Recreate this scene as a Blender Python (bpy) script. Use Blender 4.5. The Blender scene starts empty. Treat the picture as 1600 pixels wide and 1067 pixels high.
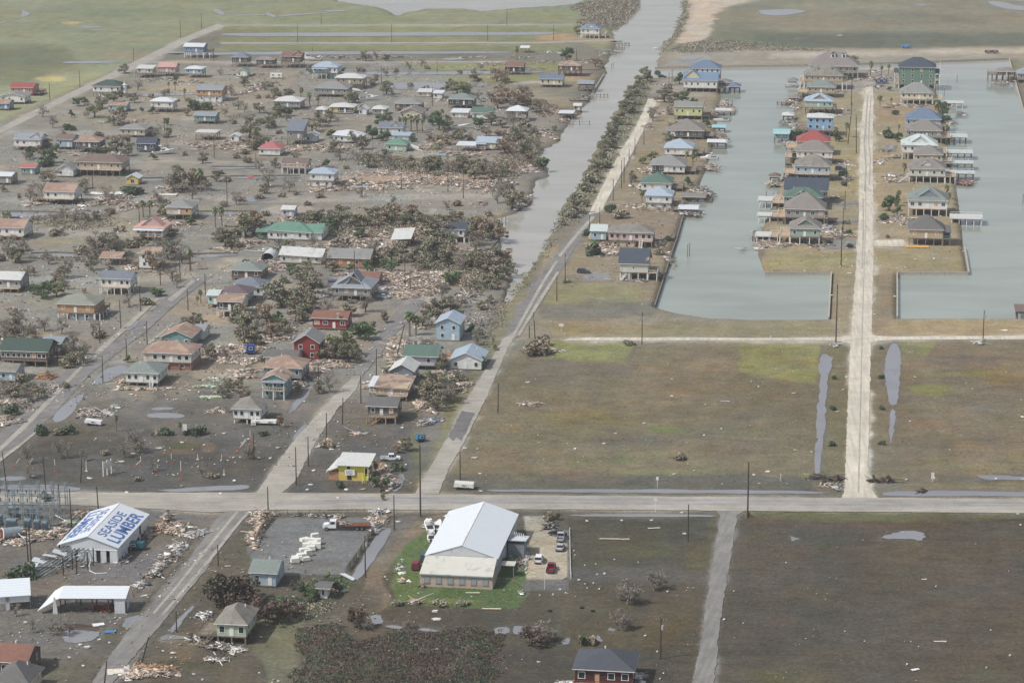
import bpy, bmesh, math, random
import numpy as np
from mathutils import Vector, Matrix
R = math.radians
random.seed(7)
RS = np.random.RandomState(11)
SC = bpy.context.scene
COL = SC.collection

# ------------------------------------------------------------------ camera
F_PX, PITCH, CAM_H = 4000.0, math.atan(983 / 4000.0),200.0
cam_d = bpy.data.cameras.new('camera'); cam = bpy.data.objects.new('camera', cam_d); COL.objects.link(cam)
cam_d.sensor_width = 36.0; cam_d.lens = 90.0; cam_d.clip_start = 1.0; cam_d.clip_end = 30000
cam.location = (0,0, CAM_H); cam.rotation_euler = (math.pi / 2 - PITCH, 0,0)
SC.camera = cam

# ------------------------------------------------------------------ light
SUN_EL, SUN_AZ = 50.0,-62.0          # azimuth measured from the view direction, negative = left; light comes from left, a little towards the camera
wd = bpy.data.worlds.new('World'); SC.world = wd; wd.use_nodes = True
nt = wd.node_tree; nt.nodes.clear()
sky = nt.nodes.new('ShaderNodeTexSky'); sky.sky_type = 'NISHITA'; sky.sun_disc = False
sky.sun_elevation = R(SUN_EL); sky.sun_rotation = R(-115); sky.altitude = 200; sky.air_density = 1.0; sky.dust_density = 3.0; sky.ozone_density = 1.0
bg = nt.nodes.new('ShaderNodeBackground'); bg.inputs['Strength'].default_value = 0.125
wo = nt.nodes.new('ShaderNodeOutputWorld')
hz = nt.nodes.new('ShaderNodeHueSaturation'); hz.inputs['Saturation'].default_value = .5; nt.links.new(sky.outputs[0], hz.inputs['Color']); nt.links.new(hz.outputs[0], bg.inputs[0]); nt.links.new(bg.outputs[0], wo.inputs[0])
sun_d = bpy.data.lights.new('sun', 'SUN'); sun_d.energy = 3.35; sun_d.angle = R(1.2); sun_d.color = (1.0,0.965,0.91)
sun = bpy.data.objects.new('sun', sun_d); COL.objects.link(sun)
# direction towards the sun: left and slightly behind the camera
_az = R(115)
SUN_DIR = Vector((-math.sin(_az) * math.cos(R(SUN_EL)), math.cos(_az) * math.cos(R(SUN_EL)), math.sin(R(SUN_EL))))
sun.rotation_euler = SUN_DIR.to_track_quat('Z', 'Y').to_euler(); sun.location = (0,0,260)
SC.view_settings.view_transform = 'Standard'; SC.view_settings.look = 'None'
SC.view_settings.exposure = 0.0; SC.view_settings.gamma = 1.0; SC.view_settings.use_curve_mapping = False
SC.cycles.max_bounces = 5; SC.cycles.volume_bounces = 0; SC.cycles.diffuse_bounces = 2; SC.cycles.glossy_bounces = 3
SC.cycles.use_denoising = True

# ------------------------------------------------------------------ photo pixel -> ground
_cp, _sp = math.cos(PITCH), math.sin(PITCH)
def P(x, y, z=0.0):
    u = (x - 800) / F_PX; v = (y - 533.5) / F_PX
    dx, dy, dz = u, _cp - v * _sp, -_sp - v * _cp
    t = (z - CAM_H) / dz
    return Vector((dx * t, dy * t, z))
def PX(X, Y, Z=0.0):
    Zc = Y * _cp + (CAM_H - Z) * _sp
    yy = (CAM_H - Z) * _cp - Y * _sp
    return 800 + F_PX * X / Zc, 533.5 + F_PX * yy / Zc
def sc(y): return F_PX / (P(800, y).y * _cp + CAM_H * _sp)      # px per metre across, at ground row y
GRID_YAW = R(-8)
def S(r, g, b):
    f = lambda c: (c / 255 / 12.92) if c / 255 <= .04045 else ((c / 255 + .055) / 1.055) ** 2.4
    return (f(r), f(g), f(b))

# ------------------------------------------------------------------ materials
MATS = {}
def mat(key, col=None, rough=.8, var=.12, scale=1.5, bump=0.0, kind='plain', metal=0.0, col2=None, strip=0.0, spec=.35, objvar=0.0):
    if key in MATS: return MATS[key]
    m = bpy.data.materials.new(key); m.use_nodes = True; MATS[key] = m
    n = m.node_tree.nodes; l = m.node_tree.links
    b = n['Principled BSDF']; b.inputs['Roughness'].default_value = rough; b.inputs['Metallic'].default_value = metal
    b.inputs['Specular IOR Level'].default_value = spec
    tc = n.new('ShaderNodeTexCoord')
    def noise(sc_, det=3.0, vec=None, dist=0.0):
        t = n.new('ShaderNodeTexNoise'); t.inputs['Scale'].default_value = sc_; t.inputs['Detail'].default_value = det
        t.inputs['Distortion'].default_value = dist
        l.new(vec or tc.outputs['Object'], t.inputs['Vector']); return t.outputs['Fac']
    def ramp(fac, a, c):
        r = n.new('ShaderNodeMapRange'); r.inputs[1].default_value = a; r.inputs[2].default_value = c; l.new(fac, r.inputs[0]); return r.outputs[0]
    def mix(fac, A, B, mode='MIX'):
        x = n.new('ShaderNodeMix'); x.data_type = 'RGBA'; x.blend_type = mode
        if isinstance(fac, float): x.inputs[0].default_value = fac
        else: l.new(fac, x.inputs[0])
        for k, v in ((6, A),(7, B)):
            if isinstance(v, tuple): x.inputs[k].default_value = (*v[:3], 1)
            else: l.new(v, x.inputs[k])
        return x.outputs[2]
    c = tuple(col); dark = tuple(k * (1 - var * 1.6) for k in c); light = tuple(min(1, k * (1 + var)) for k in c)
    base = mix(ramp(noise(scale, 5.0),.3,.7), dark, light)
    if col2: base = mix(ramp(noise(scale * .23,4.0, dist=.6),.45,.6), base, tuple(col2))
    height = noise(scale * 4,2.0)
    if kind == 'shingle':
        br = n.new('ShaderNodeTexBrick'); br.inputs['Scale'].default_value = 1.0
        br.inputs['Brick Width'].default_value = .9; br.inputs['Row Height'].default_value = .35; br.inputs['Mortar Size'].default_value = .02
        br.inputs['Color1'].default_value = (*dark, 1); br.inputs['Color2'].default_value = (*light, 1); br.inputs['Mortar'].default_value = (*[k * .55 for k in c], 1)
        l.new(tc.outputs['Object'], br.inputs['Vector']); base = mix(.45, base, br.outputs['Color'])
    if kind == 'brick':
        mp = n.new('ShaderNodeMapping'); mp.inputs['Rotation'].default_value = (R(90),0,0); l.new(tc.outputs['Object'], mp.inputs[0])
        br = n.new('ShaderNodeTexBrick'); br.inputs['Scale'].default_value = 1.0
        br.inputs['Brick Width'].default_value = .45; br.inputs['Row Height'].default_value = .16; br.inputs['Mortar Size'].default_value = .018
        br.inputs['Color1'].default_value = (*dark, 1); br.inputs['Color2'].default_value = (*light, 1); br.inputs['Mortar'].default_value = (*S(170,160,150),1)
        l.new(mp.outputs[0], br.inputs['Vector']); base = mix(.6, base, br.outputs['Color'])
    if kind in ('ribbed', 'siding', 'vribbed', 'yrib'):
        w = n.new('ShaderNodeTexWave'); w.wave_type = 'BANDS'
        w.bands_direction = {'ribbed': 'X', 'siding': 'Z', 'vribbed': 'X', 'yrib': 'Y'}[kind]
        w.inputs['Scale'].default_value = {'ribbed': .55, 'siding': 1.1, 'vribbed': .9, 'yrib': .26}[kind]; w.inputs['Distortion'].default_value = 0
        l.new(tc.outputs['Object'], w.inputs['Vector'])
        base = mix(ramp(w.outputs['Fac'], .0,.35), tuple(k * (.8 if kind != 'yrib' else .9) for k in c), base); height = w.outputs['Fac']
    if kind != 'yrib':                       # stains and dirt, streaky
        base = mix(ramp(noise(.35,6.0, dist=1.2),.56,.74), base, tuple(k * .62 + .02 for k in c))
    if strip > 0:                            # shingles torn off down to the plywood
        base = mix(ramp(noise(.28,3.0, dist=.4),1 - strip, 1 - strip + .03), base, S(162,142,126))
    if objvar > 0:
        oi = n.new('ShaderNodeObjectInfo'); hs = n.new('ShaderNodeHueSaturation')
        l.new(ramp(oi.outputs['Random'], 0,1), hs.inputs['Value'])
        mr = n.new('ShaderNodeMapRange'); mr.inputs[3].default_value = 1 - objvar; mr.inputs[4].default_value = 1 + objvar
        l.new(oi.outputs['Random'], mr.inputs[0]); l.new(mr.outputs[0], hs.inputs['Value']); l.new(base, hs.inputs['Color']); base = hs.outputs[0]
    l.new(base, b.inputs['Base Color'])
    if bump > 0:
        bp = n.new('ShaderNodeBump'); bp.inputs['Strength'].default_value = bump; bp.inputs['Distance'].default_value = .15
        l.new(height, bp.inputs['Height']); l.new(bp.outputs[0], b.inputs['Normal'])
    return m
def vcol_mat(key, rough=.85, leaf=False, objvar=0.0):
    """material whose colour is each piece's own (boards, scraps, leaves of one mass)"""
    if key in MATS: return MATS[key]
    m = bpy.data.materials.new(key); m.use_nodes = True; MATS[key] = m
    n = m.node_tree.nodes; l = m.node_tree.links; b = n['Principled BSDF']; b.inputs['Roughness'].default_value = rough
    b.inputs['Specular IOR Level'].default_value = .25
    a = n.new('ShaderNodeVertexColor'); a.layer_name = 'col'
    t = n.new('ShaderNodeTexNoise'); t.inputs['Scale'].default_value = 3.0; t.inputs['Detail'].default_value = 3
    tc = n.new('ShaderNodeTexCoord'); l.new(tc.outputs['Object'], t.inputs['Vector'])
    hs = n.new('ShaderNodeHueSaturation'); mr = n.new('ShaderNodeMapRange'); mr.inputs[1].default_value = .3; mr.inputs[2].default_value = .7
    mr.inputs[3].default_value = .82; mr.inputs[4].default_value = 1.12
    l.new(t.outputs['Fac'], mr.inputs[0]); l.new(mr.outputs[0], hs.inputs['Value']); l.new(a.outputs['Color'], hs.inputs['Color'])
    out = hs.outputs[0]
    if objvar:
        oi = n.new('ShaderNodeObjectInfo'); h2 = n.new('ShaderNodeHueSaturation'); m2 = n.new('ShaderNodeMapRange')
        m2.inputs[3].default_value = 1 - objvar; m2.inputs[4].default_value = 1 + objvar
        l.new(oi.outputs['Random'], m2.inputs[0]); l.new(m2.outputs[0], h2.inputs['Value']); l.new(out, h2.inputs['Color']); out = h2.outputs[0]
    l.new(out, b.inputs['Base Color'])
    return m

# ------------------------------------------------------------------ mesh helpers
class MB:
    def __init__(s): s.v = []; s.f = []; s.m = []
    def poly(s, pts, mi=0):
        k = len(s.v); s.v += [tuple(p) for p in pts]; s.f.append(tuple(range(k, k + len(pts)))); s.m.append(mi)
    def box(s, cx, cy, cz, sx, sy, sz, mi=0, rz=0.0, rot=None):
        k = len(s.v); M = rot if rot is not None else (Matrix.Rotation(rz, 3, 'Z') if rz else None)
        for a in (-.5,.5):
            for b in (-.5,.5):
                for c in (-.5,.5):
                    p = Vector((a * sx, b * sy, c * sz))
                    if M: p = M @ p
                    s.v.append((p.x + cx, p.y + cy, p.z + cz))
        for q in ((0,1,3,2),(4,6,7,5),(0,4,5,1),(2,3,7,6),(0,2,6,4),(1,5,7,3)):
            s.f.append(tuple(k + i for i in q)); s.m.append(mi)
    def hexa(s, lo, hi, mi=0):
        """solid between a lower and an upper ring of equal length"""
        k = len(s.v); n = len(lo); s.v += [tuple(p) for p in lo] + [tuple(p) for p in hi]
        s.f.append(tuple(k + i for i in reversed(range(n)))); s.f.append(tuple(k + n + i for i in range(n))); s.m += [mi, mi]
        for i in range(n):
            j = (i + 1) % n; s.f.append((k + i, k + j, k + n + j, k + n + i)); s.m.append(mi)
    def bar(s, a, b, w, mi=0, h=None):
        a = Vector(a); b = Vector(b); d = b - a; L = d.length
        if L < 1e-6: return
        rot = d.to_track_quat('X', 'Z').to_matrix(); c = (a + b) / 2
        s.box(c.x, c.y, c.z, L, w, h or w, mi, rot=rot)
    def tube(s, pts, rad, n=6, mi=0):
        rings = []
        for i, p in enumerate(pts):
            p = Vector(p); d = (Vector(pts[min(i + 1, len(pts) - 1)]) - Vector(pts[max(i - 1,0)])).normalized()
            u = d.orthogonal().normalized(); w = d.cross(u); k = len(s.v); r = rad[i]
            for j in range(n):
                a = 2 * math.pi * j / n; q = p + (u * math.cos(a) + w * math.sin(a)) * r; s.v.append(tuple(q))
            rings.append(k)
        for i in range(len(rings) - 1):
            for j in range(n):
                j2 = (j + 1) % n; s.f.append((rings[i] + j, rings[i] + j2, rings[i + 1] + j2, rings[i + 1] + j)); s.m.append(mi)
        s.f.append(tuple(rings[-1] + j for j in range(n))); s.m.append(mi)
        s.f.append(tuple(rings[0] + j for j in reversed(range(n)))); s.m.append(mi)
    def mesh(s, name, mats):
        me = bpy.data.meshes.new(name); me.from_pydata(s.v, [], s.f)
        for m in (mats if isinstance(mats, (list, tuple)) else [mats]): me.materials.append(m)
        if any(s.m): me.polygons.foreach_set('material_index', s.m)
        return me
    def build(s, name, mats, parent=None, loc=None):
        return link(name, s.mesh(name, mats), parent, loc)
def link(name, me, parent=None, loc=None, rz=None):
    o = bpy.data.objects.new(name, me); COL.objects.link(o)
    if parent: o.parent = parent
    if loc is not None: o.location = loc
    if rz is not None: o.rotation_euler[2] = rz
    return o
def thing(name, label, cat, loc=(0,0,0), rz=0.0, group=None):
    o = bpy.data.objects.new(name, None); COL.objects.link(o); o.location = loc; o.rotation_euler = (0,0, rz)
    o.empty_display_size = .5
    return tag(o, label, cat, group)
def tag(o, label=None, cat=None, group=None, kind=None):
    if label: o['label'] = label
    if cat: o['category'] = cat
    if group: o['group'] = group
    if kind: o['kind'] = kind
    return o
def copy_tree(o, parent=None):
    c = o.copy(); COL.objects.link(c)
    if parent: c.parent = parent
    for ch in o.children: copy_tree(ch, c)
    return c
_mc = {}
def cached(key, fn):
    if key not in _mc: _mc[key] = fn()
    return _mc[key]

# numpy merged boxes with per-box colour (piles of boards)
_BQ = np.array(((0,1,3,2),(4,6,7,5),(0,4,5,1),(2,3,7,6),(0,2,6,4),(1,5,7,3)))
_BC = np.array([(a, b, c) for a in (-.5,.5) for b in (-.5,.5) for c in (-.5,.5)])
def euler_mats(rx, ry, rz):
    cx, sx, cy, sy, cz, sz = np.cos(rx), np.sin(rx), np.cos(ry), np.sin(ry), np.cos(rz), np.sin(rz)
    M = np.empty((len(rx),3,3))
    M[:, 0,0] = cz * cy; M[:, 0,1] = cz * sy * sx - sz * cx; M[:, 0,2] = cz * sy * cx + sz * sx
    M[:, 1,0] = sz * cy; M[:, 1,1] = sz * sy * sx + cz * cx; M[:, 1,2] = sz * sy * cx - cz * sx
    M[:, 2,0] = -sy; M[:, 2,1] = cy * sx; M[:, 2,2] = cy * cx
    return M
def np_mesh(name, V, Fq, cols, m):
    """V (n,3), Fq (m,4) quads, cols (m,3) one colour per quad"""
    me = bpy.data.meshes.new(name); nf = len(Fq)
    me.vertices.add(len(V)); me.vertices.foreach_set('co', V.astype(np.float32).ravel())
    me.loops.add(nf * 4); me.loops.foreach_set('vertex_index', Fq.astype(np.int32).ravel())
    me.polygons.add(nf); me.polygons.foreach_set('loop_start', np.arange(0, nf * 4,4, dtype=np.int32))
    try: me.polygons.foreach_set('loop_total', np.full(nf, 4, dtype=np.int32))
    except Exception: pass
    if cols is not None:
        ca = me.color_attributes.new('col', 'FLOAT_COLOR', 'CORNER')
        c4 = np.ones((nf * 4,4), dtype=np.float32); c4[:, :3] = np.repeat(cols, 4, axis=0); ca.data.foreach_set('color', c4.ravel())
    me.materials.append(m); me.update(calc_edges=True)
    return me
def boxes_mesh(name, pos, size, rot, cols, m):
    n = len(pos); M = euler_mats(rot[:, 0], rot[:, 1], rot[:, 2])
    v = _BC[None] * size[:, None, :]; v = np.einsum('nij,nkj->nki', M, v) + pos[:, None, :]
    F = (_BQ[None] + (np.arange(n) * 8)[:, None, None]).reshape(-1,4)
    return np_mesh(name, v.reshape(-1,3), F, np.repeat(cols, 6, axis=0), m)
def leaves_mesh(name, pos, size, cols, m, flat=0.0):
    n = len(pos); rot = RS.uniform(-math.pi, math.pi, (n, 3)); rot[:, :2] *= (1 - flat)
    M = euler_mats(rot[:, 0], rot[:, 1], rot[:, 2])
    q = np.array(((-.5,-.35,0),(.5,-.5,.12),(.4,.5,0),(-.5,.4,-.12)))
    v = np.einsum('nij,nkj->nki', M, q[None] * size[:, None, None]) + pos[:, None, :]
    F = np.arange(n * 4).reshape(-1,4)
    return np_mesh(name, v.reshape(-1,3), F, cols, m)

# ------------------------------------------------------------------ labels by nearest landmark
LANDMARKS = []            # (px x, px y, short)
PENDING = []              # (object, description, x, y)
def pend(o, desc, x, y): PENDING.append((o, desc, x, y)); return o
def finish_labels():
    ordn = ['', 'second ', 'third ', 'fourth ', 'fifth ', 'sixth ', 'seventh ', 'eighth ', 'ninth ', 'tenth ', 'eleventh ', 'twelfth ', 'thirteenth ', 'fourteenth ', 'fifteenth ', 'sixteenth ', 'seventeenth ', 'eighteenth ']
    groups = {}
    for o, desc, x, y in PENDING:
        best = min(LANDMARKS, key=lambda L: (L[0] - x) ** 2 + ((L[1] - 6 - y) * 1.9) ** 2)
        dx, dy = x - best[0], (y - best[1])
        if abs(dx) > abs(dy) * 1.2: rel = 'right of' if dx > 0 else 'left of'
        else: rel = 'in front of' if dy > 0 else 'behind'
        while len(f'{desc} {rel} the {best[2]}'.split()) > 14 and len(desc.split()) > 2: desc = ' '.join(desc.split()[:1] + desc.split()[2:])
        groups.setdefault((desc, rel, best[2]), []).append(((dx * dx + dy * dy * 3.6), o))
    for (desc, rel, lm), mem in groups.items():
        mem.sort(key=lambda t: t[0])
        for i, (_, o) in enumerate(mem): o['label'] = f'{desc} {rel} the {lm}' + ('' if len(mem) == 1 else f', {ordn[min(i, 17)]}nearest')
# ------------------------------------------------------------------ ground sheet (finer where the place is seen from near)
WATER_Z = -0.9
CHANNEL = [(1070,-70),(1000,-70),(1000,10),(975,38),(957,47),(966,61),(962,72),(952,94),(944,109),(945,115),(927,144),(919,156),(909,170),(907,177),(894,186),(883,202),(876,220),(853,230),(845,243),(861,263),(861,272),(838,281),(833,300),(823,321),(810,331),(775,338),(787,361),(781,374),(790,392),(800,409),(805,417),(806,437),(794,462),(790,470),
  (800,458),(815,434),(853,384),(873,343),(876,326),(899,303),(911,275),(918,262),(924,246),(937,226),(952,196),(957,174),(977,151),(987,131),(1002,113),(1018,119),(1040,114),(1023,106),(1030,86),(1035,73),(1053,51),(1063,25),(1068,0)]
BASIN = [(1023,106),(1262,102),(1400,98.5),(1577,92),(1588,132),(1600,175),(1660,330),(1740,496),(1402,496),(1402,426.5),(1514,426.5),(1507,387),(1504,351),(1495,285),(1482,228),(1474,177),(1466,150),(1462,125),(1452,108),(1265,107),(1250,130),(1245,150),(1240,170),(1235,200),(1235,228),(1224,268),(1212,300),(1200,330),(1188,360),(1183,394),(1195,427),(1299,426),(1295,497),(1200,498),(1111,496),(1060,488),(1023,478),(1049,397),(1068,336),(1085,300),(1095,285),(1105,262),(1115,230),(1122,190),(1128,150),(1124,112),(1063,117),(1030,121),(1018,119)]
POND = [(530,0),(577,8),(600,11),(607,15),(622,24),(626,18),(648,16),(663,12.5),(724,12.5),(754,16),(800,12),(850,9),(896,5),(912,-3),(940,-40),(530,-40)]
def sdf(px, py, poly):
    """signed distance, negative inside (numpy)"""
    d2 = np.full(px.shape, 1e18); ins = np.zeros(px.shape, bool); n = len(poly)
    for i in range(n):
        x0, y0 = poly[i]; x1, y1 = poly[(i + 1) % n]; ex, ey = x1 - x0, y1 - y0
        wx, wy = px - x0, py - y0; t = np.clip((wx * ex + wy * ey) / (ex * ex + ey * ey + 1e-9),0,1)
        d2 = np.minimum(d2,(wx - ex * t) ** 2 + (wy - ey * t) ** 2)
        c = ((y0 <= py) & (y1 > py)) | ((y1 <= py) & (y0 > py))
        with np.errstate(divide='ignore', invalid='ignore'):
            ins ^= c & (px < x0 + (py - y0) / (y1 - y0 if y1 != y0 else 1e-9) * ex)
    d = np.sqrt(d2); return np.where(ins, -d, d)
def vnoise(x, y, s, seed):
    """smooth value noise, wavelength s"""
    g = np.random.RandomState(seed).uniform(-1,1,(256,256)); x = x / s; y = y / s
    xi = np.floor(x).astype(int); yi = np.floor(y).astype(int); fx = x - xi; fy = y - yi
    fx = fx * fx * (3 - 2 * fx); fy = fy * fy * (3 - 2 * fy); a = lambda i, j: g[(xi + i) % 256,(yi + j) % 256]
    return (a(0,0) * (1 - fx) + a(1,0) * fx) * (1 - fy) + (a(0,1) * (1 - fx) + a(1,1) * fx) * fy

rows = [-9000,-2500,-800,-200,100,250,350,420,460,485]
rows += [P(800, y).y for y in np.arange(1112,-34,-1.8)]
rows += [2050,2200,2500,3000,4000,6000,9000]
tcol = np.concatenate(([-4,-1.5,-.7,-.45,-.33,-.28], np.arange(-.25,.2501,.0007), [.28,.33,.45,.7,1.5,4]))
Yr = np.array(rows); GX = tcol[None, :] * np.maximum(Yr, 480)[:, None]; GX[:5] *= 3
GY = np.repeat(Yr[:, None], len(tcol),1)
gx, gy = GX.ravel(), GY.ravel()
_vis = (gy > 400) & (gy < 2300)
def nPX(X, Y, Z=0.0):
    Zc = Y * _cp + (CAM_H - Z) * _sp; return 800 + F_PX * X / Zc, 533.5 + F_PX * ((CAM_H - Z) * _cp - Y * _sp) / Zc
ppx = np.full(gx.shape, -1e4); ppy = np.full(gx.shape, -1e4)
a_, b_ = nPX(gx[_vis], gy[_vis]); ppx[_vis] = a_; ppy[_vis] = b_
cell = np.maximum(1.0, np.interp(gy, [500,900,1300,1800], [.9,1.6,2.8,4.5]))

# colours: soft-edged areas, given in photo rows and columns, of what the soil and grass themselves look like
wx = ppx + vnoise(gx, gy, 9,1) * 5 + vnoise(gx, gy, 3,2) * 2.2 + vnoise(gx, gy, 30,3) * 6
wy = ppy + (vnoise(gx, gy, 9,4) * 2.2 + vnoise(gx, gy, 30,5) * 3 + vnoise(gx, gy, 3,12) * .8) * np.clip(ppy / 500,.2,1.3)
colr = np.empty((len(gx),3)); colr[:] = S(116,112,99); wet = np.zeros(len(gx))
def area(poly, c, soft=6, a=1.0, w=None, warp=True, ellipse=None):
    global colr
    X, Y = (wx, wy) if warp else (ppx, ppy)
    if ellipse is not None:
        cx, cy, rx, ry = ellipse; bb = (cx - rx - soft * 3, cy - ry - soft * 3, cx + rx + soft * 3, cy + ry + soft * 3)
    else:
        q = np.array(poly); bb = (q[:, 0].min() - soft, q[:, 1].min() - soft, q[:, 0].max() + soft, q[:, 1].max() + soft)
    k = np.where((X > bb[0]) & (X < bb[2]) & (Y > bb[1]) & (Y < bb[3]))[0]
    if not len(k): return
    if ellipse is not None:
        r = np.sqrt(((X[k] - cx) / rx) ** 2 + ((Y[k] - cy) / ry) ** 2); t = np.clip((1.15 - r) / .55,0,1)
    else: t = np.clip(.5 - sdf(X[k], Y[k], poly) / soft, 0,1)
    t = t * t * (3 - 2 * t) * a
    colr[k] = colr[k] * (1 - t[:, None]) + np.array(S(*c)) * t[:, None]
    if w is not None: wet[k] = wet[k] * (1 - t) + w * t
def blob(cx, cy, rx, ry, c, a=.7, w=None): area(None, c, 4, a, w, True, (cx, cy, rx, ry))

# marsh at the top
area([(-200,-200),(1900,-200),(1900,112),(1000,112),(900,60),(320,44),(0,190),(-200,220)], (127,130,104),8)
area([(-200,60),(100,75),(120,100),(60,130),(-200,160)], (100,103,80),14,.8)
area([(1095,-60),(1900,-60),(1900,96),(1040,100)], (122,119,101),6)
area([(1180,52),(1900,50),(1900,78),(1300,80),(1240,76),(1180,68)], (94,98,84),12,.9)
area([(1190,-10),(1500,8),(1700,30),(1700,50),(1180,45)], (128,122,106),12,.6)
for b in ((1150,60,70,14,(98,104,80),.6),(1420,30,160,9,(112,112,94),.6),(1300,10,120,6,(133,131,105),.5),(200,20,120,8,(118,126,96),.6),(60,8,70,8,(136,134,112),.5),(230,40,60,5,(140,138,112),.5),(110,36,16,3,(178,160,112),.8),(80,124,26,5,(172,158,108),.8),(195,88,50,8,(142,130,110),.7),(520,28,150,8,(120,128,92),.6),(700,26,90,6,(132,130,104),.6),(860,22,50,8,(124,130,92),.6)): blob(*b)
area([(1060,-40),(1095,-40),(1120,-10),(1200,-4),(1150,6),(1120,20),(1108,50),(1098,66),(1072,74),(1058,66),(1070,40),(1080,15)], (190,176,160),10,.85)
area([(1025,106),(1030,84),(1110,78),(1700,72),(1700,93),(1262,103)], (146,138,122),5)
area([(1055,92),(1110,86),(1110,98),(1045,100)], (140,140,142),8,.8)
area([(1200,82),(1600,76),(1600,84),(1200,92)], (172,164,150),5,.7)
# green strips between the far ditches
for y0, y1 in ((42,50),(58,66),(70,79),(98,110),(119,128)): area([(345 if y1 < 90 else 520,y0),(900,y0),(895,y1),(330 if y1 < 90 else 500,y1)], (124,126,86),2.5,.85)
for y0, y1 in ((80,80),): pass
area([(600,118),(790,118),(780,130),(600,129)], (126,122,92),3,.6)
area([(845,52),(900,54),(905,63),(840,63)], (168,136,104),3,.8)
area([(880,60),(965,54),(960,68),(880,66)], (165,148,124),3,.7)
# the flooded town: grey mud
area([(-200,215),(0,195),(140,150),(330,92),(600,92),(760,140),(905,190),(860,270),(800,340),(800,440),(640,760),(560,772),(-200,772)], (119,116,110),14,.9,.45)
area([(140,158),(330,96),(450,100),(470,150),(330,190),(150,210)], (136,128,112),12,.5)
for b in ((290,97,50,3,(170,150,115),.6),(290,140,60,5,(152,138,116),.6),(330,172,70,5,(140,130,110),.5),(620,125,80,4,(130,126,98),.4),(860,160,60,10,(136,122,102),.5),(905,120,30,8,(150,130,108),.7),(640,280,160,9,(168,140,118),.55),(560,303,160,7,(124,120,113),.7),(100,345,120,10,(128,126,104),.6),(150,375,120,8,(124,122,100),.5),(210,357,70,8,(134,130,104),.5),(90,400,80,8,(118,116,98),.6),
  (300,325,90,5,(134,130,106),.5),(560,370,140,14,(134,120,102),.5),(640,440,120,16,(150,130,110),.5),(280,478,60,14,(134,122,102),.5),(120,455,90,10,(132,124,108),.5),(170,470,60,14,(128,118,104),.5),(330,500,30,10,(146,126,100),.5),(60,520,80,20,(112,106,96),.5),(300,600,90,40,(104,100,92),.6),(150,700,150,30,(98,94,82),.7),(330,720,120,30,(94,90,84),.7),(80,680,70,25,(104,98,82),.5),(285,696,30,5,(110,112,72),.9),(320,700,16,8,(160,138,110),.7),(270,705,30,5,(150,128,100),.6),(570,680,50,12,(120,108,92),.6),(650,640,20,30,(112,108,88),.5),(150,618,20,20,(100,98,90),.5),(600,550,40,30,(120,114,104),.5)): blob(*b)
area([(-10,735),(420,740),(600,770),(400,775),(-10,772)], (104,102,95),8,.7,.5)
# flooded cross streets, pale silt
for q in ([(-20,310),(150,304),(480,306),(790,300),(790,308),(480,318),(150,314),(-20,318)], [(-20,360),(90,357),(215,360),(380,368),(380,373),(210,368),(-20,369)], [(-20,433),(120,430),(330,433),(420,430),(330,443),(120,439),(-20,442)], [(180,251),(400,252),(560,256),(400,256),(180,255)], [(0,205),(140,204),(380,210),(380,214),(140,211),(0,212)]): area(q, (141,138,132),3,.75,.5)
rb = np.random.RandomState(5)
def mottles(n, x0, x1, y0, y1, cols, a0, a1, asp=5.0, w=None, r0=6, r1=34, ok=None):
    for _ in range(n):
        x, y = rb.uniform(x0, x1), rb.uniform(y0, y1); r = rb.uniform(r0, r1) * (.5 + y / 900)
        if ok is None or ok(x, y): blob(x, y, r, r / asp * rb.uniform(.6,1.5) * (.6 + y / 700), cols[rb.randint(len(cols))], rb.uniform(a0, a1), rb.choice([None, .6,.9]) if w else None)
inb = lambda x, y: x < np.interp(y, [90,240,340,460,760], [940,850,790,790,640]) and x > np.interp(y, [60,200,260], [300,0,-60])
mottles(330,-20,900,100,640, [(156,147,132),(122,114,102),(144,134,112),(164,157,147),(128,123,104),(110,103,93),(158,143,119),(137,131,121),(166,160,152)], .25,.6,4.5, True, ok=inb)
mottles(110,-20,620,600,765, [(132,124,110),(104,100,90),(122,112,94),(138,132,124),(112,108,88)], .25,.5,4, True, ok=inb)
mottles(170,-20,900,-20,90, [(106,108,84),(136,130,104),(114,108,90),(98,102,80),(126,124,94),(124,114,96)], .3,.65,9, ok=lambda x, y: y < 48 or x < 320 - y)
mottles(40,-20,200,60,190, [(106,108,86),(132,132,104),(120,116,92),(140,132,108)], .25,.5,7, ok=lambda x, y: x < 330 - y * 1.7)
mottles(70,1120,1620,-10,74, [(112,112,94),(130,122,104),(104,106,92),(138,130,110)], .25,.5,12)
# levee road side and channel bank
area([(1018,119),(1002,113),(952,196),(918,262),(876,326),(853,384),(800,458),(700,640),(650,770),(700,772),(790,630),(870,500),(930,360),(985,260),(1022,170),(1034,128)], (124,120,96),6,.95)
area([(878,330),(925,325),(905,392),(850,460),(800,540),(780,530),(830,450)], (120,114,105),9,.8,.3)
area([(735,620),(760,560),(800,520),(826,470),(855,440),(872,420),(858,470),(820,545),(790,600),(745,690)], (124,121,112),10,.5)
for b in ((860,400,14,30,(160,140,112),.5),(770,600,10,40,(128,128,86),.6),(650,700,10,40,(126,126,84),.6),(715,650,12,40,(128,130,88),.5),(930,280,12,30,(132,126,98),.5)): blob(*b)
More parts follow.
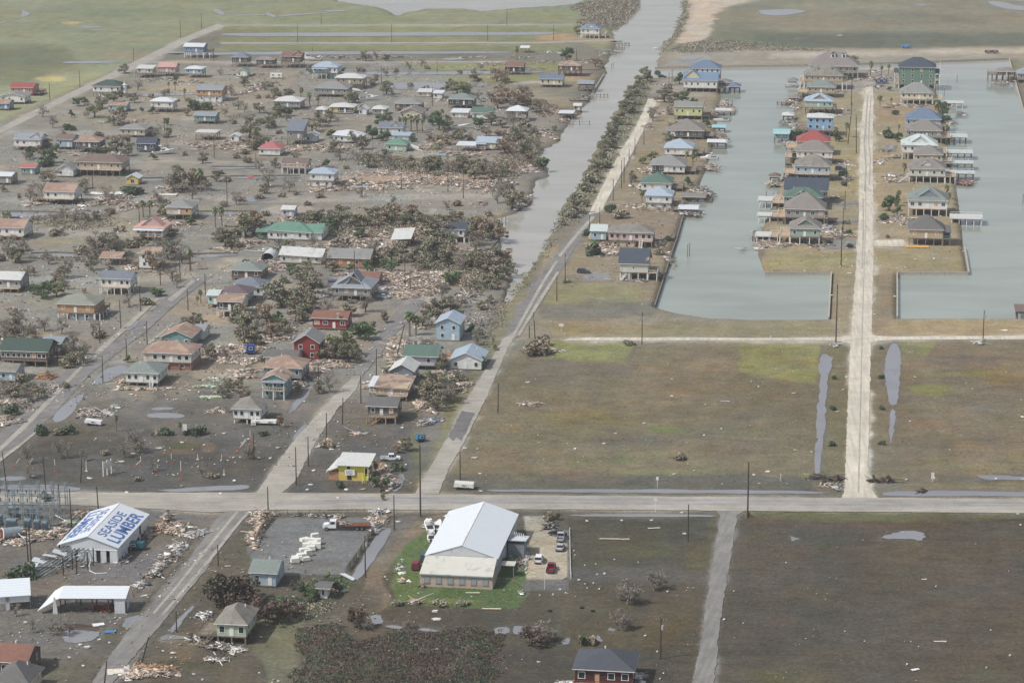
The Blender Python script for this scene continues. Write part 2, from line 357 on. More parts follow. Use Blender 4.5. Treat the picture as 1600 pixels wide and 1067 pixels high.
# peninsula with the near dark-roofed house
area([(1020,125),(1124,114),(1120,200),(1104,262),(1068,336),(1049,397),(1023,478),(1111,496),(1295,498),(1330,500),(1330,530),(800,533),(870,440),(930,360),(985,260)], (136,126,107),7)
area([(850,445),(1000,447),(1010,470),(840,475)], (134,130,96),10,.8)
area([(840,474),(960,470),(1030,480),(1020,492),(850,500)], (112,110,100),10,.85)
area([(860,505),(1300,505),(1300,524),(860,526)], (138,128,98),8,.8)
area([(940,335),(1065,337),(1048,395),(990,360),(930,365)], (130,120,108),8,.7)
area([(920,428),(960,428),(962,440),(918,440)], (138,138,142),5,.8,.8)
area([(1124,114),(1030,125),(1015,150),(1060,160),(1120,150)], (140,138,134),6,.6)
# the two rows beyond
area([(1265,108),(1452,108),(1466,150),(1482,228),(1504,351),(1514,426),(1402,427),(1402,497),(1750,497),(1750,526),(1364,526),(1320,528),(1295,497),(1299,426),(1195,427),(1188,360),(1235,228)], (146,134,110),5)
area([(1200,392),(1330,394),(1330,420),(1205,424)], (142,138,100),7,.7)
area([(1370,392),(1505,392),(1510,422),(1370,420)], (146,134,102),7,.7)
area([(1368,385),(1430,387),(1430,375),(1370,376)], (178,172,160),3,.5)
area([(1365,425),(1400,428),(1400,496),(1365,520)], (132,118,98),8,.7)
area([(1405,500),(1700,500),(1700,514),(1405,514)], (140,130,104),6,.7)
area([(1370,172),(1470,170),(1474,190),(1370,192)], (152,128,100),5,.7)
area([(1290,112),(1460,112),(1460,140),(1290,145)], (138,136,132),7,.7,.4)
area([(1290,190),(1345,190),(1340,320),(1300,320)], (144,136,102),7,.5)
area([(1283,385),(1340,377),(1340,392),(1290,393)], (160,154,142),3,.8)
# big fields across the middle
area([(860,533),(1330,535),(1320,772),(650,776),(660,765),(740,620),(835,530)], (122,113,92),6)
area([(845,534),(1000,534),(975,568),(930,565),(840,556)], (140,140,92),7,.85)
area([(1155,534),(1283,534),(1280,600),(1240,596),(1160,578)], (140,138,88),8,.8)
area([(1000,536),(1155,536),(1155,580),(990,582)], (130,118,97),4,.9)
area([(835,560),(985,565),(985,585),(900,592),(830,600)], (120,112,98),12,.7)
for b in ((880,660,110,22,(126,117,82),.6),(860,610,90,16,(128,115,90),.5),(1100,640,120,22,(116,108,90),.5),(1035,668,36,7,(112,120,72),.8),(905,722,24,10,(96,108,70),.8),(975,716,20,8,(100,110,74),.6),(1140,700,90,14,(124,110,92),.5),(1050,600,140,10,(124,114,96),.5),(1150,670,60,8,(120,120,84),.5),(980,690,70,10,(106,102,92),.6),(1240,690,34,14,(122,112,88),.4),(1250,655,40,12,(112,102,86),.5),(1255,745,14,12,(136,136,88),.7),(1040,735,110,5,(124,122,86),.6),(830,690,50,24,(114,110,90),.6),(790,740,60,8,(104,104,86),.6)): blob(*b)
area([(690,738),(1270,742),(1275,768),(670,770)], (97,96,88),8,.9)
area([(1285,536),(1322,536),(1318,755),(1268,755)], (118,112,88),5,.9)
area([(1362,536),(1408,536),(1405,752),(1362,752)], (122,112,90),5,.9)
area([(1270,740),(1325,738),(1322,766),(1280,768)], (102,96,84),5,.8)
area([(1408,534),(1750,534),(1750,764),(1405,764)], (124,112,92),5)
area([(1410,534),(1470,534),(1450,562),(1412,560)], (138,136,88),8,.85)
for b in ((1560,545,60,8,(126,116,92),.6),(1500,560,90,7,(112,104,96),.6),(1450,608,40,8,(136,134,80),.8),(1520,584,90,5,(124,124,80),.7),(1580,590,50,10,(140,116,88),.5),(1470,690,90,14,(104,100,86),.7),(1560,660,70,16,(122,114,94),.5),(1440,640,60,14,(132,112,88),.5),(1500,730,100,5,(124,122,86),.6),(1490,757,100,5,(112,108,80),.6)): blob(*b)
area([(1410,742),(1700,744),(1700,756),(1410,754)], (92,94,88),6,.7)
# south side of the main road
area([(1150,800),(1800,806),(1800,1150),(1110,1150)], (105,99,87),5)
area([(1160,799),(1800,805),(1800,816),(1160,812)], (122,122,86),3,.9)
area([(1170,812),(1800,816),(1800,824),(1165,822)], (118,100,84),4,.8)
area([(1480,813),(1750,813),(1750,818),(1470,817)], (72,58,54),3,.7)
for b in ((1290,840,100,14,(92,94,86),.8),(1420,870,170,24,(98,95,88),.7),(1290,850,36,6,(100,112,92),.6),(1240,838,20,6,(104,112,96),.5),(1440,848,16,5,(112,118,78),.7),(1520,1010,90,30,(110,96,80),.6),(1230,1055,80,14,(106,104,74),.7),(1560,1055,60,16,(108,104,80),.6),(1200,900,60,50,(98,92,84),.5),(1370,960,120,30,(99,94,84),.5),(1280,1015,40,6,(116,98,80),.5),(1590,850,60,10,(112,102,86),.6)): blob(*b)
area([(885,808),(1120,806),(1125,900),(890,896)], (97,95,82),5,.95)
area([(1110,805),(1135,803),(1118,900),(1095,895)], (108,102,80),6,.9)
area([(880,889),(1115,886),(1112,910),(885,910)], (104,102,98),6,.9,.3)
area([(600,900),(1115,908),(1090,1140),(380,1140)], (101,95,82),10,.9)
for b in ((1010,860,60,14,(108,108,78),.6),(950,850,50,20,(104,100,78),.5),(1090,870,18,26,(110,102,74),.6),(860,930,60,10,(112,100,80),.7),(760,950,90,10,(108,100,78),.7),(1050,960,40,30,(112,98,74),.6),(1000,990,60,16,(106,98,74),.6),(1075,1040,30,26,(116,98,78),.6),(930,955,60,10,(94,92,82),.6),(830,960,60,16,(94,92,84),.6),(1000,970,30,8,(96,92,80),.5),(820,1040,80,30,(86,82,76),.8),(760,905,20,16,(112,96,76),.7),(690,1010,80,20,(90,84,76),.7)): blob(*b)
mottles(90,720,1270,540,745, [(116,108,86),(132,120,94),(112,106,92),(122,120,88),(128,112,92)], .2,.45,5, ok=lambda x, y: x > 870 - (y - 540) * .62)
mottles(50,1412,1620,540,745, [(116,108,88),(136,120,94),(114,106,94),(126,122,86),(134,112,90)], .2,.45,5)
mottles(70,1170,1620,820,1066, [(96,92,84),(112,102,86),(90,90,84),(108,98,80),(114,100,88)], .2,.45,4, r0=14, r1=60)
mottles(50,560,1110,905,1066, [(92,88,78),(112,100,80),(98,94,86),(106,100,78)], .2,.45,3, r0=8, r1=40)
# cloud shade over the nearer ground, painted in by darkening the soil colour
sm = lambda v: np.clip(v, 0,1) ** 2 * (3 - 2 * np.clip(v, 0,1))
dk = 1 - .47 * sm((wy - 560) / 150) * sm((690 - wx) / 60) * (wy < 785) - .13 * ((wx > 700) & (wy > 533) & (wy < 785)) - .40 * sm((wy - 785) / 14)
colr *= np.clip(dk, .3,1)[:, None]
silt = sm((wy - 95) / 30) * sm((640 - wy) / 80) * sm((np.interp(ppy, [90,240,340,460,760], [940,850,790,790,640]) - wx) / 20)     # dried silt over the settlement
colr *= 1 + silt[:, None] * np.array((.22,.20,.15))
# lawn, dirt ring and gravel lot round the metal-roofed hall
area([(640,815),(690,800),(720,800),(700,810),(665,830),(630,860),(610,885),(600,905),(618,948),(595,960),(570,930),(575,890),(600,850)], (118,108,94),7,.9)
area([(704,803),(720,808),(830,870),(825,930),(808,950),(700,952),(622,948),(616,925),(622,900),(612,882),(624,862),(645,845),(668,828)], (88,104,66),4,.95)
area([(700,915),(800,915),(812,945),(660,944)], (72,92,54),8,.6)
blob(700,941,60,5,(118,116,80),.6)
area([(818,806),(855,806),(860,826),(886,830),(887,900),(878,905),(822,907),(826,860)], (164,157,141),2.5,.97,0, False)
area([(855,800),(1000,800),(1000,804),(860,806)], (100,96,78),2,.6)
area([(818,905),(888,905),(888,922),(816,922)], (100,98,98),2,.9,.2, False)
area([(886,828),(892,828),(892,905),(886,905)], (112,110,108),2,.8)
area([(855,806),(880,806),(888,824),(860,826)], (88,84,76),3,.8)
# truck yard, lumber yard
area([(430,806),(590,806),(592,812),(545,898),(400,900),(392,850)], (113,112,110),3,.95,.55)
area([(600,812),(660,800),(640,830),(580,880),(560,905),(548,905),(585,850)], (98,95,90),6,.8,.3)
area([(-60,786),(100,790),(330,800),(355,802),(240,930),(140,1010),(60,1100),(-60,1100)], (106,101,94),8,.9,.4)
area([(215,795),(330,796),(325,812),(240,812)], (92,92,92),5,.8,.7)
area([(115,868),(190,880),(270,850),(262,880),(210,915),(100,912)], (108,107,108),8,.9,.85)
for b in ((60,1010,60,16,(100,98,96),.6),(160,1020,70,18,(100,98,94),.6),(90,985,70,10,(98,94,88),.6),(60,880,60,12,(104,104,104),.5),(250,1030,60,20,(96,90,78),.7),(80,1050,40,14,(92,92,70),.6)): blob(*b)
area([(215,1068),(300,920),(330,870),(420,900),(600,930),(600,1140),(180,1140)], (92,86,75),10,.85)
area([(250,1000),(330,960),(330,990),(280,1040)], (106,94,78),8,.7)
area([(400,965),(480,965),(460,1060),(420,1067),(395,1020)], (112,114,92),10,.75)
blob(300,1040,70,10,(86,84,70),.8)
blob(500,880,40,8,(96,92,84),.6)

ROADS = []
_RC = {'M_DIRT': (156,151,140), 'M_SHELL': (188,182,168), 'M_ASPH': (126,123,120), 'M_MUDR': (128,125,122), 'M_WETA': (112,110,110), 'M_MAIN': (150,148,146)}
def road(nm, poly, mk, dz, step, amp, seed):
    ROADS.append((nm, poly, mk, dz, step, amp, seed))
    if nm not in ('wheel_track', 'lane_stripe', 'main_road_asphalt', 'bare_asphalt'):
        area(poly, _RC[mk], 9 if poly[0][1] > 250 else 4,.8,.1); area(poly, _RC[mk], 22 if poly[0][1] > 500 else 8,.3)
road('main_road', [(-120,769),(0,769),(200,770),(400,770),(640,772),(800,774),(1000,775.5),(1200,777),(1310,778),(1400,778),(1800,782),(1800,804),(1600,802),(1200,799),(1000,797),(800,796),(620,797),(400,797),(330,801),(250,796),(100,789),(-120,790)], 'M_DIRT', 0,5,.7,1)
road('main_road_asphalt', [(560,776),(800,778),(1200,781),(1800,786),(1800,794),(1200,790),(800,788),(560,787)], 'M_MAIN', .012,8,.35,2)
road('main_road_asphalt', [(430,783),(560,780),(560,786),(430,790)], 'M_MAIN', .012,6,.5,3)
for i, (y0, y1) in enumerate(((785.2,785.9),)):
    road('lane_stripe', [(800,783),(1200,785.5),(1800,790),(1800,790.5),(1200,786),(800,783.4)], 'M_DIRT', .018,12,.05,4)
road('lumber_yard_road', [(398,797),(352,799),(338,812),(318,842),(292,880),(255,925),(200,985),(165,1035),(138,1075),(170,1075),(205,1030),(240,990),(285,935),(318,895),(352,845),(378,812),(402,799)], 'M_ASPH', -.03,4,.5,5)
for tr in ([(386,800),(360,830),(330,868),(290,915),(252,960),(256,961),(295,916),(335,869),(365,831),(390,800)], [(368,800),(345,828),(312,868),(275,915),(238,958),(242,959),(279,916),(317,869),(349,829),(373,800)]): road('wheel_track', tr, 'M_DIRT', -.012,4,.25,6)
road("street", [(400,772),(420,742),(458,690),(503,640),(540,600),(553,588),(566,588),(556,610),(527,640),(500,680),(480,716),(462,752),(440,772)], 'M_DIRT', -.02,3,.7,7)
road('street', [(553,588),(590,528),(628,480),(655,468),(664,470),(640,500),(612,528),(590,560),(566,588)], 'M_MUDR', -.02,4,.4,8)
road('street', [(648,772),(660,752),(696,690),(728,626),(760,575),(786,530),(803,520),(806,524),(793,545),(760,622),(726,690),(700,735),(686,772)], 'M_DIRT', -.02,3,.6,9)
road('bare_asphalt', [(700,682),(722,642),(727,644),(742,646),(726,680),(722,690),(712,684),(708,690)], 'M_WETA', -.005,2,.9,10)
road('levee_road', [(789,528),(806,490),(838,440),(880,382),(917,338),(950,274),(970,236),(992,202),(1013,155),(1016,146),(1031,146),(1028,156),(1008,200),(985,250),(968,280),(940,330),(926,345),(898,388),(868,437),(835,490),(808,528)], 'M_MUDR', -.035,5,.8,11)
road('levee_road', [(919,336),(950,274),(970,236),(992,202),(1013,155),(1029,155),(1008,200),(982,250),(966,280),(942,326),(938,332)], 'M_SHELL', -.02,4,.5,12)
for tr in ([(800,524),(830,470),(848,438),(868,408),(872,409),(852,440),(834,472),(804,526)],[(808,524),(840,470),(870,425),(874,426),(845,472),(812,526)],[(872,400),(900,365),(925,338),(930,340),(904,368),(876,402)]): road('wheel_track', tr, 'M_DIRT', -.01,4,.6,13)
road('shell_road', [(1316,779),(1319,762),(1321,735),(1324,640),(1327,570),(1329,536),(1330,524),(1333,476),(1338,412),(1342,340),(1343,260),(1345,200),(1350,160),(1353,136),(1364,136),(1365,160),(1364,200),(1364,260),(1365,340),(1365,412),(1363,476),(1362,524),(1361,536),(1359,620),(1356,735),(1359,762),(1372,779)], 'M_SHELL', -.02,5,.35,14)
for tr in ([(1340,770),(1344,620),(1347,500),(1352,350),(1353,200),(1353.8,200),(1353.2,350),(1348.5,500),(1346,620),(1342.5,770)],): road('wheel_track', tr, 'M_DIRT', -.008,8,.3,15)
road('shell_road', [(880,533),(890,529),(920,527.5),(1200,528.5),(1310,527.5),(1322,525),(1330,524),(1330,538),(1322,536),(1300,532.5),(1200,532),(920,532.5)], 'M_SHELL', -.03,6,.3,16)
road('shell_road', [(1361,522),(1370,525),(1400,526.5),(1500,525.5),(1750,524.5),(1750,530),(1500,531),(1400,531.5),(1372,533),(1361,537)], 'M_SHELL', -.03,6,.3,17)
road('gravel_lane', [(1118,797),(1126,806),(1119,840),(1113,888),(1104,940),(1097,995),(1078,1080),(1114,1080),(1123,995),(1130,940),(1139,888),(1147,840),(1152,806),(1162,799)], 'M_ASPH', -.03,3,.45,18)
road('farm_road', [(-120,236),(0,200),(96,152),(202,101),(279,63),(326,43),(340,38),(352,42),(300,63),(228,101),(112,154),(20,200),(-60,240)], 'M_DIRT', -.03,10,1.2,19)
road('street', [(-40,712),(0,678),(38,646),(101,583),(203,520),(253,470),(300,437),(328,434),(281,470),(226,520),(142,583),(86,646),(30,700),(-40,745)], 'M_MUDR', -.03,5,.6,20)
road('wheel_track', [(0,716),(30,694),(58,672),(62,673),(32,698),(0,722)], 'M_DIRT', -.01,4,.2,21)
road('wheel_track', [(230,536),(250,520),(270,505),(272,506),(254,522),(234,538)], 'M_DIRT', -.01,4,.2,22)
for q in ([(1350,300),(1352,260),(1349,225),(1352,190),(1355,150),(1357,150),(1354.5,190),(1351.5,225),(1354.5,260),(1352.5,300)], [(1357,290),(1359,250),(1356,215),(1358,180),(1360.5,150),(1362,150),(1360,180),(1358,215),(1361,250),(1359,290)], [(1346,420),(1348,360),(1347.5,310),(1349.5,310),(1350,360),(1348.5,420)]): road('wheel_track', q, 'M_DIRT', -.006,8,.3,24)
for q in ([(0,698),(38,662),(88,610),(132,566),(135,568),(92,615),(42,668),(0,706)], [(145,554),(200,504),(245,466),(249,468),(205,509),(148,560)], [(262,468),(300,438),(305,440),(268,473)]): road('wheel_track', q, 'M_DIRT', -.01,4,.25,23)
for i, (p) in enumerate(([(335,39.5),(600,39.5),(895,39),(895,40.6),(600,41),(335,41)], [(345,67),(600,67),(840,66.4),(970,62),(972,64),(840,68.4),(600,69),(345,69)], [(232,96.5),(360,97),(600,97),(790,96),(790,98),(600,99),(232,98.6)], [(790,131),(830,127),(880,129),(800,133)])): road('shell_lane', p, 'M_DIRT', -.05,14,.8,30 + i)
road('driveway', [(1366,376),(1412,375),(1414,386),(1366,385.5)], 'M_SHELL', -.04,3,.2,36)
road('driveway', [(1291,389),(1300,377),(1337,374),(1337,389)], 'M_ASPH', -.04,3,.2,37)
road('driveway', [(1288,316),(1340,314),(1340,320),(1290,321)], 'M_ASPH', -.04,3,.2,38)
road('driveway', [(1285,346),(1340,343),(1340,347),(1290,350)], 'M_ASPH', -.04,3,.2,39)
road('driveway', [(250,996),(262,991),(296,995),(296,998),(252,1000)], 'M_ASPH', -.04,3,.2,40)


PUDS = [
 [(345,53),(400,52),(800,51),(880,51.5),(860,55),(800,56),(400,58),(345,56)], [(255,84),(430,81.5),(800,80.5),(800,84),(540,86),(260,87)],
 [(465,112.5),(585,113.5),(760,112),(880,113),(760,117),(590,118),(468,117)], [(600,130),(660,129),(790,131),(700,140),(620,141),(596,136)],
 [(330,15),(345,15),(352,25),(340,23)], [(352,24),(415,23.5),(415,25),(352,26)], [(414,20),(424,22),(436,27),(424,28),(418,25)], [(0,36),(30,31),(36,24),(32,16),(37,17),(48,21),(45,25),(20,33),(0,39)],
 [(505,17),(540,16),(540,19),(508,19)], [(430,25),(490,21),(520,19),(520,20),(490,23),(432,27)],
 [(1185,17),(1200,16),(1240,15),(1264,18),(1240,23),(1220,26),(1190,24)], [(1535,3),(1560,2),(1600,12),(1640,16),(1640,20),(1570,16)], [(1570,0),(1640,-2),(1640,4),(1590,3)], [(1430,8),(1450,7),(1446,10),(1432,10)], [(1305,55),(1318,55),(1316,58),(1306,57)],
 [(123,42),(160,41),(158,44),(126,45)], [(95,97),(150,96),(200,98),(150,100),(100,100)], [(205,147),(300,146),(310,149),(205,152)], [(270,82),(300,81),(300,84),(256,88)],
 [(222,280),(253,281),(253,284),(222,283)], [(355,277.5),(470,276.5),(470,279),(355,280.5)], [(362,308),(430,308),(430,313),(400,316),(370,315)], [(310,332.5),(385,332),(385,336),(312,338)], [(0,333),(24,331),(60,334),(100,333),(100,337),(40,342),(0,341)],
 [(48,397),(90,396),(132,398),(132,402),(95,403),(60,404)], [(299,399),(372,397.5),(372,401),(305,403)], [(330,262),(420,262),(420,264),(330,265)], [(690,92),(725,91),(728,94),(692,95)],
 [(230,646),(262,645),(290,648),(288,653),(255,654),(230,652)], [(235,637),(270,636),(272,640),(240,642)], [(0,758),(60,757),(110,760),(130,763),(120,768),(60,767),(0,766)], [(236,764),(260,766),(300,761),(370,758),(392,758),(388,765),(330,767),(270,769)],
 [(140,600),(165,575),(200,570),(215,573),(180,590),(160,601)], [(80,650),(110,625),(135,610),(125,630),(105,655),(85,662)], [(195,510),(215,500),(220,504),(200,520)], [(150,545),(160,535),(180,526),(170,545),(155,553)],
 [(760,764.5),(900,764.5),(1050,765),(1200,766),(1310,769),(1280,772),(1100,771),(900,769.5),(760,768)], [(1375,772),(1400,767),(1500,767),(1750,771),(1750,776),(1500,775),(1390,776)],
 [(888,803.5),(1000,803),(1118,804.5),(1117,808),(1000,807.5),(895,807)], [(1520,743),(1560,742),(1600,745),(1700,746),(1700,752),(1580,750),(1540,750)],
 [(1288,552),(1301,558),(1300,576),(1293,586),(1294,603),(1290,621),(1290,657),(1285,697),(1282,722),(1279,748),(1273,748),(1273,717),(1276,685),(1275,657),(1278,629),(1281,609),(1279,603),(1282,588),(1279,576),(1281,558)],
 [(1392,536),(1406,538),(1408,571),(1404,621),(1401,634),(1390,634),(1387,616),(1382,590),(1383,558)], [(1391,640),(1400,640),(1399,660),(1394,682),(1391,697),(1390,672)],
 [(1376,838),(1395,834),(1412,829),(1440,830),(1447,838),(1440,846),(1425,842),(1400,842),(1380,842)], [(1235,838),(1250,842),(1238,846)],
 [(606,824),(613,826),(598,854),(574,888),(560,908),(547,902),(562,880),(577,850),(594,832)], [(578,962),(592,960),(602,972),(590,976),(580,974)], [(600,976),(632,979),(625,983),(605,981)], [(655,981),(690,985),(688,988),(655,986)],
 [(770,982),(795,978),(798,990),(775,992)], [(800,978),(824,978),(818,992),(800,990)], [(878,1000),(890,994),(890,1006),(878,1008)], [(932,990),(942,1000),(940,1004),(932,1000)], [(950,980),(962,982),(960,987),(952,986)],
 [(612,750),(628,738),(633,745),(626,766),(612,769)], [(97,985),(120,984),(150,986),(158,988),(150,1000),(110,1006),(96,1000)], [(0,903),(20,904),(18,910),(0,912)], [(262,985),(285,960),(300,945),(304,948),(290,965),(270,990)], [(190,968),(222,958),(215,975),(195,985)],
 [(450,640),(474,612),(490,600),(486,612),(462,640),(452,650)], [(455,690),(462,676),(480,660),(478,672),(462,688)], [(1380,228),(1402,227),(1404,233),(1382,235)], [(1060,90),(1095,86),(1100,92),(1064,96)], [(0,745),(40,744),(42,750),(0,752)], [(620,495),(634,480),(637,484),(626,500)],
]
for q in PUDS:
    if q[0][1] > 240: area(q, (98,95,90),14,.55,.8)
# relief and height
near = np.interp(gy, [400,2000], [1,1])
gz = vnoise(gx, gy, 22,20) * .045 + vnoise(gx, gy, 7,21) * .015
dmin = np.full(len(gx),99.0)
for poly, mx in ((CHANNEL, 1),(BASIN, 1),(POND, 1)):
    wp = [tuple(P(x, y).xy) for x, y in poly]; q = np.array(wp)
    k = np.where((gx > q[:, 0].min() - 15) & (gx < q[:, 0].max() + 15) & (gy > q[:, 1].min() - 15) & (gy < q[:, 1].max() + 15))[0]
    d = sdf(gx[k], gy[k], wp)
    if poly is not BASIN: d = d + vnoise(gx[k], gy[k], 6,33) * 1.2 + vnoise(gx[k], gy[k], 18,34) * 1.5
    dmin[k] = np.minimum(dmin[k], d)
t = np.clip(.5 + dmin / (2 * cell),0,1)
gz = np.where(dmin < 15, gz * np.clip(dmin / 6,0,1), gz)
gz = gz - (1 - t) * 2.2
bank = np.clip(1 - np.abs(dmin) / (2.2 * cell),0,1)[:, None] * .5
colr = colr * (1 - bank) + np.array(S(92,84,70)) * bank
# tint wander: dry and damp patches of several sizes
_ca, _sa = math.cos(R(8)), math.sin(R(8)); ux = gx * _ca - gy * _sa; uy = gx * _sa + gy * _ca
streak = vnoise(ux, uy * .12,2.6,46) * .5 + vnoise(ux * .12, uy, 2.6,47) * .5
mud = (vnoise(gx, gy, 45,40) * .07 + vnoise(gx, gy, 14,41) * .09 + vnoise(gx, gy, 4,42) * .08 + vnoise(gx * .4, gy, 2.2,43) * .06 + streak * .10)
colr *= (1 + mud)[:, None]
hue = vnoise(gx, gy, 26,44) * .06 + vnoise(gx, gy, 5,48) * .04
colr[:, 0] *= 1 + hue; colr[:, 2] *= 1 - hue
wet = np.clip(wet + vnoise(gx, gy, 16,45) * .15 * (wet > .05),0,1)

nr, nc = GX.shape
V = np.stack((gx, gy, gz),1)
ii = np.arange(nr - 1)[:, None] * nc + np.arange(nc - 1)[None]
Fq = np.stack((ii, ii + 1, ii + 1 + nc, ii + nc),-1).reshape(-1,4)
def grid_mesh(name, V, Fq, c, w, m):
    me = bpy.data.meshes.new(name); nf = len(Fq)
    me.vertices.add(len(V)); me.vertices.foreach_set('co', V.astype(np.float32).ravel())
    me.loops.add(nf * 4); me.loops.foreach_set('vertex_index', Fq.astype(np.int32).ravel())
    me.polygons.add(nf); me.polygons.foreach_set('loop_start', np.arange(0, nf * 4,4, dtype=np.int32))
    me.polygons.foreach_set('use_smooth', np.ones(nf, dtype=bool))
    ca = me.color_attributes.new('col', 'FLOAT_COLOR', 'POINT'); c4 = np.ones((len(V),4), dtype=np.float32)
    c4[:, :3] = c; c4[:, 3] = w; ca.data.foreach_set('color', c4.ravel())
    me.materials.append(m); me.update(calc_edges=True); return me
def ground_material():
    m = bpy.data.materials.new('ground'); m.use_nodes = True; n = m.node_tree.nodes; l = m.node_tree.links; b = n['Principled BSDF']
    a = n.new('ShaderNodeVertexColor'); a.layer_name = 'col'; tc = n.new('ShaderNodeTexCoord')
    def noise(s, d, vec=tc.outputs['Object'], dist=0.0):
        t = n.new('ShaderNodeTexNoise'); t.inputs['Scale'].default_value = s; t.inputs['Detail'].default_value = d
        t.inputs['Roughness'].default_value = .62; t.inputs['Distortion'].default_value = dist; l.new(vec, t.inputs['Vector']); return t.outputs['Fac']
    def rng(f, a0, a1, b0, b1):
        r = n.new('ShaderNodeMapRange'); r.inputs[1].default_value = a0; r.inputs[2].default_value = a1; r.inputs[3].default_value = b0; r.inputs[4].default_value = b1; l.new(f, r.inputs[0]); return r.outputs[0]
    def mul(x, y):
        k = n.new('ShaderNodeMath'); k.operation = 'MULTIPLY'; l.new(x, k.inputs[0]); l.new(y, k.inputs[1]); return k.outputs[0]
    mp = n.new('ShaderNodeMapping'); mp.inputs['Scale'].default_value = (.35,1.0,1.0); mp.inputs['Rotation'].default_value = (0,0, R(8)); l.new(tc.outputs['Object'], mp.inputs[0])
    f = mul(mul(rng(noise(.9,7),.25,.75,.6,1.38), rng(noise(.16,6, dist=.8),.3,.7,.86,1.13)), rng(noise(.5,3, mp.outputs[0]),.3,.7,.9,1.1))
    sp = noise(1.6,2); f = mul(f, rng(sp, .66,.72,1.0,1.28)); f = mul(f, rng(sp, .30,.35,.72,1.0))
    hs = n.new('ShaderNodeHueSaturation'); l.new(a.outputs['Color'], hs.inputs['Color']); l.new(f, hs.inputs['Value'])
    l.new(rng(noise(.07,4),.3,.7,.85,1.2), hs.inputs['Saturation']); l.new(rng(noise(.3,3),.3,.7,.485,.515), hs.inputs['Hue'])
    l.new(hs.outputs[0], b.inputs['Base Color'])
    # damp mud shines where it is wettest
    wn = mul(a.outputs['Alpha'], rng(noise(.12,6, dist=.5),.35,.65,.4,1.25))
    l.new(rng(wn, .1,.9,.95,.34), b.inputs['Roughness']); l.new(rng(wn, .1,.9,.15,.55), b.inputs['Specular IOR Level'])
    bp = n.new('ShaderNodeBump'); bp.inputs['Strength'].default_value = .55; bp.inputs['Distance'].default_value = .25
    l.new(noise(1.3,6), bp.inputs['Height']); l.new(bp.outputs[0], b.inputs['Normal'])
    return m
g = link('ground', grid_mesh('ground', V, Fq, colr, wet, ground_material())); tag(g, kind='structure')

# ------------------------------------------------------------------ water
def water_material(key, rough=.07, bump=.28, scale=.5, own=None):
    m = bpy.data.materials.new(key); m.use_nodes = True; n = m.node_tree.nodes; l = m.node_tree.links; b = n['Principled BSDF']
    tc = n.new('ShaderNodeTexCoord')
    def noise(s, d, sc3=(1,1,1), dist=0.0):
        mp = n.new('ShaderNodeMapping'); mp.inputs['Scale'].default_value = sc3; l.new(tc.outputs['Object'], mp.inputs[0])
        t = n.new('ShaderNodeTexNoise'); t.inputs['Scale'].default_value = s; t.inputs['Detail'].default_value = d; t.inputs['Distortion'].default_value = dist
        l.new(mp.outputs[0], t.inputs['Vector']); return t.outputs['Fac']
    hs = n.new('ShaderNodeHueSaturation'); r = n.new('ShaderNodeMapRange'); r.inputs[1].default_value = .3; r.inputs[2].default_value = .7
    r.inputs[3].default_value = .84; r.inputs[4].default_value = 1.1; l.new(noise(.05,6,(.35,1,1),.4), r.inputs[0]); l.new(r.outputs[0], hs.inputs['Value'])
    if own: hs.inputs['Color'].default_value = (*own, 1)
    else:
        a = n.new('ShaderNodeVertexColor'); a.layer_name = 'col'; l.new(a.outputs['Color'], hs.inputs['Color'])
    l.new(hs.outputs[0], b.inputs['Base Color']); b.inputs['IOR'].default_value = 1.33
    r2 = n.new('ShaderNodeMapRange'); r2.inputs[1].default_value = .42; r2.inputs[2].default_value = .6; r2.inputs[3].default_value = rough * .6; r2.inputs[4].default_value = rough * 2.2
    l.new(noise(.03,6,(.3,1,1),.6), r2.inputs[0]); l.new(r2.outputs[0], b.inputs['Roughness'])
    bp = n.new('ShaderNodeBump'); bp.inputs['Strength'].default_value = bump; bp.inputs['Distance'].default_value = .12
    l.new(noise(scale, 4), bp.inputs['Height']); l.new(bp.outputs[0], b.inputs['Normal'])
    return m
wrows = np.array([-9000,0,480] + list(np.arange(520,2100,14)) + [2600,4000,9000]); wt = np.concatenate(([-4,-1,-.4], np.arange(-.25,.251,.01), [.4,1,4]))
WX = wt[None] * np.maximum(wrows, 480)[:, None]; WX[0] *= 3; WY = np.repeat(wrows[:, None], len(wt),1)
wxx, wyy = WX.ravel(), WY.ravel(); vis = (wyy > 400) & (wyy < 2300); wpx = np.full(wxx.shape, -1e4); wpy = wpx.copy()
a_, b_ = nPX(wxx[vis], wyy[vis]); wpx[vis] = a_; wpy[vis] = b_
wc = np.empty((len(wxx),3)); wc[:] = S(166,162,154)
t = np.clip((wpx - np.interp(wpy, [0,110,500], [1150,1030,900])) / 40,0,1)[:, None] * np.clip((wpy - 85) / 50,0,1)[:, None]
wc = wc * (1 - t) + np.array(S(147,154,145)) * t
wi = np.arange(len(wrows) - 1)[:, None] * len(wt) + np.arange(len(wt) - 1)[None]
wF = np.stack((wi, wi + 1, wi + 1 + len(wt), wi + len(wt)),-1).reshape(-1,4)
w_ = link('canal_water', grid_mesh('canal_water', np.stack((wxx, wyy, np.full(len(wxx), WATER_Z)),1), wF, wc, np.ones(len(wxx)), water_material('canal_water'))); tag(w_, kind='structure')

